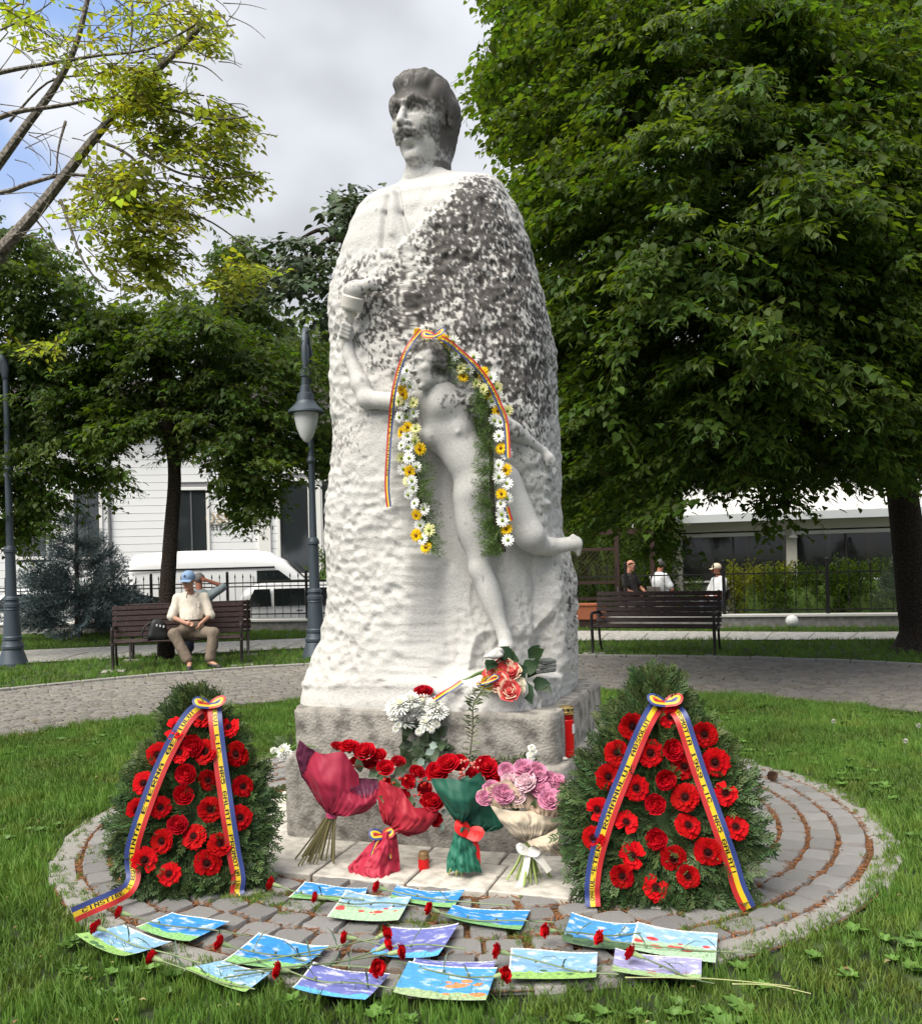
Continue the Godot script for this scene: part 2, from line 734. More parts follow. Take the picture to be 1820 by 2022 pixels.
func disc() -> void:
	var litter := mat("pine litter bed", Color(0.24, 0.115, 0.05), 0.95, ntex("litter", 0.09, [[0.2, 0.35], [0.5, 0.8], [0.8, 1.0]], 4), 2.2, ntex("litter bump", 0.2, [[0.0, 0.0], [1.0, 1.0]], 3), 0.8)
	var d := setting("paved_disc", ring(0.3, 2.37, 0.016, 72), litter)
	var grey := mat("disc granite", Color(0.50, 0.48, 0.45), 0.85, ntex("speckle", 0.2, [[0.15, 0.45], [0.36, 0.88], [0.55, 0.97], [0.85, 1.0]], 5), 3.5, ntex("granite bump", 0.1, []), 1.2)
	grey.vertex_color_use_as_albedo = true
	var tones := []
	for k in 5:
		var tm := grey.duplicate() as StandardMaterial3D
		var g := 0.86 + 0.07 * k
		tm.albedo_color = Color(0.62 * g, 0.615 * g * (0.985 + 0.01 * (k % 2)), 0.60 * g).linear_to_srgb()
		tones.append(tm)
	var kinds := []
	for k in 6:
		kinds.append(stone_mesh(40 + k, 0.030))
	var plain := mat("disc kerb", Color(0.46, 0.445, 0.42), 0.85, ntex("granite", 0.12, []), 3.0, ntex("granite bump", 0.1, []), 0.4)
	# outer kerb stones
	var kerb_mesh := stone_mesh(77, 0.036, 0.05)
	var n := 38
	for k in n:
		var a := TAU * (k + 0.5) / n
		var q := MID + Vector3(cos(a), 0, sin(a)) * (2.30 + rr(-0.015, 0.015))
		part(d, "kerb", kerb_mesh, plain, Transform3D(Basis(Vector3.UP, -a + PI / 2).scaled_local(Vector3(0.385, 1, 0.135)), q + Vector3(0, rr(-0.014, -0.006), 0)))
	var slots := []
	var r := 2.155
	while r > 0.9:
		n = int(TAU * r / 0.178)
		var a0 := rr(0, 1)
		for k in n:
			var a := TAU * (k + a0 + rr(-0.06, 0.06)) / n
			var q := MID + Vector3(cos(a) * r, 0, sin(a) * r)
			var l := Basis(Vector3.UP, deg_to_rad(FACE)).inverse() * (q - MID)
			if absf(l.x) < 1.40 and absf(l.z) < 1.34 or q.z < -7.5 and absf(q.x) < 1.2:
				continue
			slots.append([q, a, TAU * r / n])
		r -= 0.149
	slots.sort_custom(func(s, t): return s[0].length() < t[0].length())
	for k in mini(slots.size(), 300):
		var s: Array = slots[k]
		var bs := Basis(Vector3.UP, -s[1] + PI / 2 + rr(-0.05, 0.05)) * Basis(Vector3.RIGHT, rr(-0.04, 0.04))
		part(d, "cobble", kinds[rng.randi() % 6], tones[rng.randi() % 5], Transform3D(bs.scaled_local(Vector3(s[2] * 0.90 - 0.008, 1.15, 0.127 + rr(-0.009, 0.008))), s[0] + Vector3(0, rr(-0.003, 0.006), 0)))
	var rest := []
	for k in range(300, slots.size()):
		var s: Array = slots[k]
		rest.append(Transform3D(Basis(Vector3.UP, -s[1] + PI / 2).scaled_local(Vector3(s[2] * 0.93, 1, 0.135)), s[0]))
	if rest:
		many(d, "cobbles", kinds[0], tones[2], rest)
	# limestone slabs round the pedestal
	var slab_t := [Color(0.53, 0.50, 0.45), Color(0.49, 0.465, 0.42), Color(0.56, 0.535, 0.485)]
	var bs := Basis(Vector3.UP, deg_to_rad(FACE))
	var row_z := [0.75, 0.98, 1.36]
	for j in 2:
		for side in 4:
			var half := 1.36
			var x := -half
			var turn := bs * Basis(Vector3.UP, side * PI / 2)
			while x < half - 0.05:
				var w := minf(rr(0.36, 0.5), half - x)
				if half - x - w < 0.12:
					w = half - x
				var z0: float = row_z[j] - (0.75 - 0.80 if side % 2 else 0.0) * 0.0
				var z1: float = row_z[j + 1]
				var b := MB.new()
				b.box(Vector3(w - 0.012, 0.05, z1 - z0 - 0.010), Transform3D(Basis(Vector3.UP, rr(-0.01, 0.01)), Vector3(x + w / 2, 0, (z0 + z1) / 2)), 0.006)
				var c: Color = slab_t[rng.randi() % 3]
				var sm := mat("slab %d" % slab_t.find(c), c, 0.85, ntex("slab", 0.05, [[0.15, 0.84], [0.6, 1.0]], 6), 0.9, ntex("granite bump", 0.1, []), 0.15)
				if side == 0 or absf(x + w / 2) < z1 - 0.2:
					part(d, "slab", b, sm, Transform3D(turn, MID + Vector3(0, 0.024 + rr(-0.003, 0.003) + (0.001 if side % 2 else 0.0), 0)))
				x += w

# ---------------------------------------------------------------- the monument
const PED := Vector3(-0.04, 0, -5.62)
var ped_basis := Basis(Vector3.UP, deg_to_rad(FACE))
var stone_n: FastNoiseLite
var stone_f: FastNoiseLite
var chip_n: FastNoiseLite
var pit_n: FastNoiseLite
# outline of the block: picture row, left and right edge, half depth, squareness
const OUTLINE := [
	[1412, 602, 1150, 0.66, 6.0], [1392, 603, 1151, 0.675, 6.0], [1362, 606, 1151, 0.675, 5.0], [1335, 611, 1150, 0.655, 4.6], [1300, 624, 1148, 0.62, 4.2],
	[1250, 640, 1145, 0.59, 4.0], [1200, 648, 1143, 0.57, 3.8], [1150, 651, 1140, 0.56, 3.7], [1100, 649, 1130, 0.55, 3.6], [1050, 647, 1112, 0.545, 3.5],
	[1000, 645, 1110, 0.54, 3.5], [960, 650, 1110, 0.535, 3.4], [900, 660, 1108, 0.53, 3.4], [850, 661, 1105, 0.52, 3.3], [800, 658, 1102, 0.515, 3.2], [750, 655, 1099, 0.51, 3.1],
	[700, 654, 1097, 0.505, 3.0], [650, 649, 1087, 0.50, 3.0], [600, 648, 1076, 0.49, 2.9], [560, 655, 1065, 0.475, 2.8], [500, 672, 1050, 0.45, 2.7], [450, 688, 1034, 0.42, 2.6],
	[415, 702, 1016, 0.375, 2.5], [395, 714, 1004, 0.32, 2.4], [380, 728, 994, 0.235, 2.3], [370, 748, 982, 0.18, 2.25], [362, 768, 956, 0.145, 2.2], [354, 784, 922, 0.125, 2.15],
	[345, 793, 893, 0.115, 2.1], [335, 797, 880, 0.11, 2.0], [320, 799, 871, 0.11, 2.0], [290, 800, 868, 0.10, 2.0]]
var block_rows := []      # [y, centre x, half width, half depth, squareness], bottom up

func uv_of(w: Vector3) -> Vector2:
	var q := cam_basis.inverse() * (w - Vector3(0, EYE, 0))
	return Vector2(910.0 + F * q.x / -q.z, 1105.0 - F * q.y / -q.z)

func loc(w: Vector3) -> Vector3:
	return ped_basis.inverse() * (w - PED)

func glob(l: Vector3) -> Vector3:
	return PED + ped_basis * l

# the point of the monument's own plane z = depth seen at (u, v)
func S(u: float, v: float, lz: float) -> Vector3:
	var o := loc(Vector3(0, EYE, 0))
	var d := ped_basis.inverse() * ray(u, v)
	return o + d * ((lz - o.z) / d.z)

func find_rows() -> void:
	var ux := ped_basis.inverse() * Vector3.RIGHT
	for row in OUTLINE:
		var pl := P(row[1], row[0], 5.62)
		var pr := P(row[2], row[0], 5.62)
		var b: float = row[3]
		var n: float = row[4]
		var a := (pr.x - pl.x) * 0.5
		var half := a
		var p := n / (n - 1.0)
		for k in 12:
			var ext := pow(pow(absf(a * ux.x), p) + pow(absf(b * ux.z), p), 1.0 / p)
			a = maxf(0.06, a + (half - ext))
		var mid := ((pl.x + pr.x) * 0.5 - PED.x)
		block_rows.append([(pl.y + pr.y) * 0.5, mid / ux.x, a, b, n])

func block_row(y: float) -> Array:
	var n := block_rows.size()
	for i in n - 1:
		if y <= block_rows[i + 1][0] or i == n - 2:
			var t := clampf((y - block_rows[i][0]) / (block_rows[i + 1][0] - block_rows[i][0]), 0.0, 1.0)
			t = t * t * (3 - 2 * t) * 0.5 + t * 0.5
			var out := []
			for k in 5:
				out.append(lerpf(block_rows[i][k], block_rows[i + 1][k], t))
			return out
	return block_rows[0]

func blob(q: Vector2, cx: float, cy: float, rx: float, ry: float, turn := 0.0) -> float:
	var d := (q - Vector2(cx, cy)).rotated(-deg_to_rad(turn)) / Vector2(rx, ry)
	return exp(-d.length_squared())

func seg_dist(q: Vector2, a: Vector2, b: Vector2) -> float:
	var t := clampf((q - a).dot(b - a) / (b - a).length_squared(), 0.0, 1.0)
	return q.distance_to(a.lerp(b, t))

func hollow(q: Vector2) -> float:          # how deep the niche behind the woman is cut
	var m := 0.0
	m = maxf(m, smoothstep(1.3, 0.55, ((q - Vector2(928, 1000)).rotated(deg_to_rad(16)) / Vector2(118, 205)).length()))
	m = maxf(m, 0.8 * smoothstep(1.3, 0.7, ((q - Vector2(1010, 1190)) / Vector2(110, 150)).length()))
	m = maxf(m, 0.75 * smoothstep(1.5, 0.45, ((q - Vector2(905, 1170)) / Vector2(72, 190)).length()))
	var ledge := smoothstep(880, 960, q.x) * smoothstep(1130, 1095, q.x) * smoothstep(1337, 1328, q.y) * smoothstep(1150, 1290, q.y)
	return maxf(m * smoothstep(1372, 1322, q.y) * smoothstep(1118, 1080, q.x), ledge)

func smooth_zone(q: Vector2) -> float:     # 1 where the marble is dressed, 0 where it is left rough from the point chisel
	var s := hollow(q) * smoothstep(1290, 1160, q.y + (q.x - 930) * 0.2)
	var chest := smoothstep(-12, 14, -(q.x - (905 - (q.y - 370) * 1.02)))      # left of the line from the right collar down to the left arm
	chest *= smoothstep(525, 470, q.y + (q.x - 700) * 0.12)
	s = maxf(s, chest)
	s = maxf(s, smoothstep(378, 360, q.y - maxf(0.0, q.x - 930) * 0.3))
	s = maxf(s, 0.8 * smoothstep(1352, 1362, q.y) * smoothstep(900, 800, q.x))
	s = maxf(s, 0.85 * blob(q, 745, 880, 70, 60))
	return clampf(s, 0.0, 1.0)

func crust_cover(q: Vector2) -> float:     # share of the marble under the black crust of lichen, as it grows on this stone
	var w := 0.0
	w += 0.80 * blob(q, 905, 440, 60, 70, 25)
	w += 0.62 * blob(q, 930, 420, 60, 60)
	w += 0.74 * blob(q, 980, 520, 90, 110)
	w += 0.62 * blob(q, 850, 560, 120, 75)
	w += 0.70 * blob(q, 985, 660, 125, 115)
	w += 0.55 * blob(q, 760, 640, 75, 60)
	w += 0.42 * blob(q, 710, 560, 40, 50)
	w += 0.42 * blob(q, 770, 720, 45, 40)
	w += 0.55 * blob(q, 1060, 780, 45, 110)
	w += 0.30 * blob(q, 1000, 790, 40, 40)
	w += 0.42 * blob(q, 1130, 1190, 22, 120)
	w += 0.30 * blob(q, 700, 870, 40, 60)
	w += 0.20 * blob(q, 1060, 950, 50, 70)
	w += 0.34 * blob(q, 960, 372, 45, 18)
	w += 0.22 * blob(q, 830, 1335, 30, 16)
	w = minf(w, 0.80)
	w *= 1.0 - 0.85 * smooth_zone(q) * smoothstep(0.5, 0.2, blob(q, 960, 372, 60, 25))
	return w

func marble(l: Vector3, cover: float) -> Color:
	var n := stone_n.get_noise_3dv(l * 11.0) * 0.34 + stone_f.get_noise_3dv(l * Vector3(66, 48, 66)) * 0.66
	var k := smoothstep(0.33 - 0.62 * cover - 0.06, 0.33 - 0.62 * cover + 0.08, n) if cover > 0.06 else 0.0
	k = maxf(k, 0.75 * smoothstep(0.52, 0.66, stone_f.get_noise_3dv(l * 21.0 + Vector3(5, 3, 1))))
	var tone := 0.92 + 0.10 * stone_n.get_noise_3dv(l * 2.3)
	var warm := stone_n.get_noise_3dv(l * 1.1 + Vector3(9, 2, 4)) * 0.025
	var base := Color(0.545 * tone, (0.54 - warm * 0.4) * tone, (0.525 - warm) * tone)
	var dark := Color(0.028, 0.024, 0.024).lerp(Color(0.095, 0.087, 0.083), clampf(0.5 + stone_f.get_noise_3dv(l * 55.0), 0.0, 1.0))
	return base.lerp(dark, k * clampf(0.55 + cover, 0.0, 0.96))

# marble under grey grime with specks and painted shade, as on the two heads
func grime_shade(l: Vector3, g: float) -> Color:
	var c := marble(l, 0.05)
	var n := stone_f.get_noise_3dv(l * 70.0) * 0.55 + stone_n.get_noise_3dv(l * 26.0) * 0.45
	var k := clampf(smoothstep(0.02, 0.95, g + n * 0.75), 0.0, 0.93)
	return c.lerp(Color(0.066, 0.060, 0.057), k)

func block_point(y: float, ang: float) -> Vector3:
	var r := block_row(y)
	var c := cos(ang)
	var s := sin(ang)
	var e: float = 2.0 / r[4]
	return Vector3(r[1] + r[2] * signf(c) * pow(absf(c), e), y, r[3] * signf(s) * pow(absf(s), e))

func front_z(x: float, y: float) -> float:        # where the uncut front of the block lies
	var r := block_row(y)
	var t := clampf(absf(x - r[1]) / r[2], 0.0, 0.985)
	return r[3] * pow(1.0 - pow(t, r[4]), 1.0 / r[4])

func carved(y: float, ang: float) -> Vector3:
	var l := block_point(y, ang)
	var out := Vector3(l.x * 0.55, 0, l.z).normalized()
	if l.z > -0.2:
		var q := uv_of(glob(l))
		var fr := smoothstep(0.1, 0.35, l.z)
		var d := -0.205 * hollow(q) * fr
		var rough := 1.0 - smooth_zone(q)
		var ch := chip_n.get_noise_3dv(l * Vector3(9, 11, 9))
		d += rough * (0.020 * (pit_n.get_noise_3dv(l * Vector3(15, 19, 15)) + 0.75) + 0.014 * (absf(ch) - 0.3) + 0.016 * chip_n.get_noise_3dv(l * 4.2 + Vector3(7, 0, 0)) - 0.012 * smoothstep(0.1, 0.5, stone_f.get_noise_3dv(l * Vector3(17, 12, 17))))
		d += 0.002 * stone_f.get_noise_3dv(l * 14.0)
		if q.y < 560 and q.y > 330:
			# drapery: the edge of the cloth over the shoulder and its folds
			for s in [[Vector2(768, 371), Vector2(757, 420), Vector2(752, 488)], [Vector2(783, 373), Vector2(790, 420), Vector2(802, 462)]]:
				for k in 2:
					var a: Vector2 = s[k]
					d -= 0.030 * exp(-pow(seg_dist(q, a, s[k + 1]) / 4.5, 2)) * fr
			d += 0.016 * exp(-pow(seg_dist(q, Vector2(776, 372), Vector2(775, 460)) / 8.0, 2)) * fr
			# mantle of rough stone stands proud of the bare chest
			var edge := q.x - (905 - (q.y - 370) * 1.02)
			d += 0.020 * smoothstep(-6, 10, edge) * smoothstep(366, 384, q.y) * smoothstep(560, 440, q.y) * fr
			d -= 0.02 * exp(-pow(seg_dist(q, Vector2(868, 352), Vector2(812, 425)) / 9.0, 2)) * 0.3 * fr
		if q.y > 1255 and q.y < 1330:
			d += 0.0
		# laurel carved under the woman's left hand
		if q.x > 1060 and q.y > 895 and q.y < 1010:
			for k in 7:
				var at := Vector2(1078 + 14 * (k % 2), 922 + k * 12)
				d += 0.022 * blob(q, at.x, at.y, 5.5, 10.0, -25 + 50 * (k % 2))
		l += out * d
	else:
		l += out * 0.02 * chip_n.get_noise_3dv(l * 6.0)
	return l

func head_parts(b: Body, xf: Transform3D, H: float, man: bool, hair := true, neck := 0.72) -> void:
	var e := func(p: Vector3, r: Vector3, k := 0.05, turn := Basis(), cut := false) -> void:
		b.egg(xf * (p * H), r * H, k * H, xf.basis * turn, cut)
	var l := func(p: Vector3, q: Vector3, r0: float, r1: float, k := 0.04, cut := false) -> void:
		b.limb(xf * (p * H), xf * (q * H), r0 * H, r1 * H, k * H, cut)
	e.call(Vector3(0, 0.11, -0.07), Vector3(0.295, 0.36, 0.37), 0.06)
	e.call(Vector3(0, -0.10, 0.07), Vector3(0.235, 0.36, 0.275), 0.08)
	e.call(Vector3(0, -0.32, 0.09), Vector3(0.178, 0.160, 0.20), 0.07)
	e.call(Vector3(0, -0.435, 0.235), Vector3(0.09, 0.065, 0.07), 0.07)
	for s in [-1.0, 1.0]:
		e.call(Vector3(s * 0.165, -0.10, 0.19), Vector3(0.075, 0.07, 0.08), 0.07)
		e.call(Vector3(s * 0.108, 0.002, 0.345), Vector3(0.082, 0.056, 0.075), 0.03, Basis(), true)
		e.call(Vector3(s * 0.105, -0.008, 0.262), Vector3(0.052, 0.045, 0.052), 0.012)
		l.call(Vector3(s * 0.165, -0.002, 0.268), Vector3(s * 0.105, 0.030, 0.313), 0.014, 0.015, 0.012)
		l.call(Vector3(s * 0.105, 0.030, 0.313), Vector3(s * 0.052, 0.000, 0.295), 0.015, 0.012, 0.012)
		l.call(Vector3(s * 0.16, -0.03, 0.262), Vector3(s * 0.09, -0.042, 0.298), 0.012, 0.012, 0.014)
		e.call(Vector3(s * 0.106, -0.002, 0.318), Vector3(0.013, 0.014, 0.014), 0.008, Basis(), true)
		l.call(Vector3(0, 0.066, 0.322), Vector3(s * 0.10, 0.098, 0.322), 0.034, 0.034, 0.04)
		l.call(Vector3(s * 0.10, 0.098, 0.322), Vector3(s * 0.19, 0.058, 0.240), 0.034, 0.024, 0.04)
		e.call(Vector3(s * 0.042, -0.148, 0.365), Vector3(0.036, 0.028, 0.04), 0.03)
		e.call(Vector3(s * 0.026, -0.178, 0.385), Vector3(0.017, 0.016, 0.02), 0.01, Basis(), true)
		l.call(Vector3(0, -0.243, 0.335), Vector3(s * 0.080, -0.262, 0.295), 0.020, 0.010, 0.02)
		l.call(Vector3(0, -0.296, 0.325), Vector3(s * 0.065, -0.285, 0.298), 0.024, 0.010, 0.025)
		e.call(Vector3(s * 0.285, -0.03, -0.06), Vector3(0.028, 0.105, 0.06), 0.015, Basis(Vector3.UP, s * 0.35))
		e.call(Vector3(s * 0.31, -0.015, -0.045), Vector3(0.02, 0.06, 0.03), 0.012, Basis(), true)
		if man:
			l.call(Vector3(s * 0.012, -0.205, 0.378), Vector3(s * 0.10, -0.232, 0.335), 0.036, 0.034, 0.02)
			l.call(Vector3(s * 0.10, -0.232, 0.335), Vector3(s * 0.155, -0.29, 0.27), 0.034, 0.016, 0.02)
	l.call(Vector3(0, 0.055, 0.318), Vector3(0, -0.135, 0.420), 0.027, 0.042, 0.028)
	l.call(Vector3(-0.075, -0.272, 0.322), Vector3(0, -0.27, 0.366), 0.008, 0.008, 0.01, true)
	l.call(Vector3(0.075, -0.272, 0.322), Vector3(0, -0.27, 0.366), 0.008, 0.008, 0.01, true)
	e.call(Vector3(0, -0.355, 0.30), Vector3(0.07, 0.022, 0.04), 0.05, Basis(), true)
	l.call(Vector3(0, -0.26, -0.12), Vector3(0, -neck, -0.15), 0.185, 0.19, 0.08)
	if not hair:
		return
	if man:
		e.call(Vector3(0.02, 0.285, 0.0), Vector3(0.26, 0.175, 0.30), 0.05)
		e.call(Vector3(-0.03, 0.335, 0.13), Vector3(0.19, 0.095, 0.16), 0.06)
		e.call(Vector3(0.12, 0.295, 0.12), Vector3(0.14, 0.10, 0.13), 0.06)
		e.call(Vector3(0, 0.05, -0.17), Vector3(0.315, 0.345, 0.275), 0.05)
		for s in [-1.0, 1.0]:
			e.call(Vector3(s * 0.255, 0.16, 0.05), Vector3(0.085, 0.15, 0.14), 0.04)
			e.call(Vector3(s * 0.285, 0.07, -0.08), Vector3(0.07, 0.11, 0.12), 0.04)
			l.call(Vector3(s * 0.275, 0.04, 0.06), Vector3(s * 0.262, -0.12, 0.03), 0.035, 0.02, 0.03)
		e.call(Vector3(0, -0.22, -0.26), Vector3(0.20, 0.20, 0.12), 0.08)
	else:
		e.call(Vector3(0, 0.16, -0.10), Vector3(0.345, 0.37, 0.40), 0.05)
		e.call(Vector3(0, 0.33, 0.12), Vector3(0.24, 0.13, 0.17), 0.05)
		for s in [-1.0, 1.0]:
			e.call(Vector3(s * 0.28, 0.10, 0.03), Vector3(0.09, 0.20, 0.16), 0.05)
			e.call(Vector3(s * 0.22, 0.02, -0.18), Vector3(0.14, 0.19, 0.18), 0.06)
		e.call(Vector3(0, -0.12, -0.30), Vector3(0.22, 0.20, 0.16), 0.08)

func monument() -> void:
	stone_n = noise(0.5, 11, 4)
	stone_f = noise(0.5, 12, 3)
	chip_n = noise(0.5, 13, 2)
	pit_n = noise(1.0, 14, 1, FastNoiseLite.TYPE_CELLULAR)
	pit_n.cellular_return_type = FastNoiseLite.RETURN_DISTANCE
	pit_n.cellular_jitter = 1.0
	find_rows()
	# pedestal: two courses of grey pebbled concrete
	var ped := thing("pedestal", "grey pebbled concrete pedestal of two steps under the white marble statue", "pedestal", PED, deg_to_rad(FACE))
	var conc := mat("pebbled concrete", Color(0.335, 0.315, 0.29), 0.92, ntex("concrete", 0.022, [[0.1, 0.60], [0.4, 0.82], [0.62, 0.95], [0.9, 1.0]], 8), 1.5, ntex("concrete bump", 0.12, [[0.0, 0.0], [1.0, 1.0]], 5), 0.5)
	for lay in [["lower_block", 0.0, 0.50, 0.81, 0.745, 31], ["upper_block", 0.485, 0.765, 0.765, 0.70, 32]]:
		var m := MB.new()
		var hw: float = lay[3]
		var hd: float = lay[4]
		var y0: float = lay[1]
		var y1: float = lay[2]
		m.grid(200, 34, func(a: float, b: float) -> Vector3:
			var th := -a * TAU
			var e := 2.0 / 22.0
			var l := Vector3(hw * signf(cos(th)) * pow(absf(cos(th)), e), 0, hd * signf(sin(th)) * pow(absf(sin(th)), e))
			var s := b * 1.35
			var k := 1.0
			l.y = lerpf(y0, y1, minf(s, 1.0))
			if s > 1.0:
				k = 1.0 - (s - 1.0) / 0.35
			var edge := clampf((0.95 - s) / 0.05, 0.0, 1.0)
			l *= Vector3(k, 1, k) * 1.0
			if s <= 1.0:
				l *= Vector3(1.0 - 0.012 * (1.0 - edge) ** 2, 1, 1.0 - 0.012 * (1.0 - edge) ** 2)
			l += Vector3(l.x, 0, l.z).normalized() * 0.007 * chip_n.get_noise_3dv(l * 12.0) * minf(k * 3.0, 1.0)
			l.y += 0.005 * chip_n.get_noise_3dv(l * 8.0) if s > 0.9 else 0.0
			return l, true)
		part(ped, lay[0], m, conc)
	# the statue
	var st := thing("statue", "white marble statue of a man above a rough block with a carved running woman", "statue", PED, deg_to_rad(FACE))
	var white := mat("weathered marble", Color(1, 1, 1), 0.8, ntex("marble grain", 0.09, [[0.2, 0.92], [0.7, 1.0]], 4), 2.2, ntex("marble bump", 0.12, [[0.0, 0.0], [1.0, 1.0]], 4), 0.22)
	white.vertex_color_use_as_albedo = true
	var smooth_m := mat("dressed marble", Color(1, 1, 1), 0.7, ntex("marble grain", 0.09, []), 2.2, ntex("marble bump", 0.12, []), 0.04)
	smooth_m.vertex_color_use_as_albedo = true
	var m := MB.new()
	m.use_col = true
	var y_lo: float = block_rows[0][0]
	y_lo = 0.762
	var y_hi: float = block_rows[-1][0]
	var nu := 420
	var nv := 430
	for j in nv + 1:
		var y := lerpf(y_lo, y_hi, float(j) / nv)
		for i in nu:
			var a := float(i) / nu
			# three quarters of the columns on the front half
			var ang := PI * a / 0.75 if a < 0.75 else PI + PI * (a - 0.75) / 0.25
			ang -= 0.12
			var l := carved(y, ang)
			var q := uv_of(glob(l))
			m.col = marble(l, crust_cover(q) if l.z > -0.45 else 0.3)
			m.p(l)
	for j in nv:
		for i in nu:
			var a := j * nu + i
			var b := j * nu + (i + 1) % nu
			m.tri(a, a + nu, b + nu)
			m.tri(a, b + nu, b)
	part(st, "stone_block", m, white)
	# head of the man
	var hb := Body.new()
	var hc := loc(P(835, 237, 5.60))
	var turn := Basis(Vector3.UP, deg_to_rad(-32.0 - FACE)) * Basis(Vector3.RIGHT, deg_to_rad(4))
	var hx := Transform3D(turn, hc)
	var H := 0.59
	head_parts(hb, hx, H, true)
	hb.limb(hx * Vector3(0, -0.14, -0.085), loc(P(836, 356, 5.63)), 0.105, 0.118, 0.05)
	hb.ripple = func(p: Vector3) -> float:
		var q := hx.affine_inverse() * p / H
		var w := clampf(maxf(smoothstep(0.24, 0.34, q.y + 0.25 * q.z * 0.3), smoothstep(0.10, -0.02, q.z) * smoothstep(-0.30, -0.18, q.y) * smoothstep(0.22, 0.27, absf(q.x) - q.z * 0.3)), 0.0, 1.0)
		if w <= 0.0:
			return 0.0
		return w * 0.011 * (chip_n.get_noise_3d(q.x * 30.0 + q.z * 8.0, q.y * 7.0 + q.x * 5.0, q.z * 10.0))
	var hm := MB.new()
	hm.use_col = true
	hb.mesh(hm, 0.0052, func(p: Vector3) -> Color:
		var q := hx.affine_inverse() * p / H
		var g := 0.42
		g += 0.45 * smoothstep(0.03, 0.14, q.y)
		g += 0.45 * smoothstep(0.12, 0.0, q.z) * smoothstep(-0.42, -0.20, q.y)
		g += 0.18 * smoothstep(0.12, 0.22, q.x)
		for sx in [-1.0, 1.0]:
			g += 0.45 * blob(Vector2(q.x, q.y), sx * 0.108, 0.03, 0.085, 0.055)  # shade of the eye sockets, painted in with the grime there
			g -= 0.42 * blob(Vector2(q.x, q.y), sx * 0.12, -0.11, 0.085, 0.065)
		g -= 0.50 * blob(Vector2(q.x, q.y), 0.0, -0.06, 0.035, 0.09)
		g += 0.40 * blob(Vector2(q.x, q.y), 0.0, -0.175, 0.06, 0.022)  # painted shade under the nose
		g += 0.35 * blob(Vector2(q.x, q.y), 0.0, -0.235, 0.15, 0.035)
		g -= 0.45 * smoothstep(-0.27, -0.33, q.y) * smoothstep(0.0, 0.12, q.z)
		g += 0.45 * smoothstep(-0.435, -0.475, q.y)  # painted shade on the underside of the jaw
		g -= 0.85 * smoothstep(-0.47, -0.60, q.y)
		return grime_shade(p, g))
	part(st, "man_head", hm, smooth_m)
	woman(st, smooth_m)

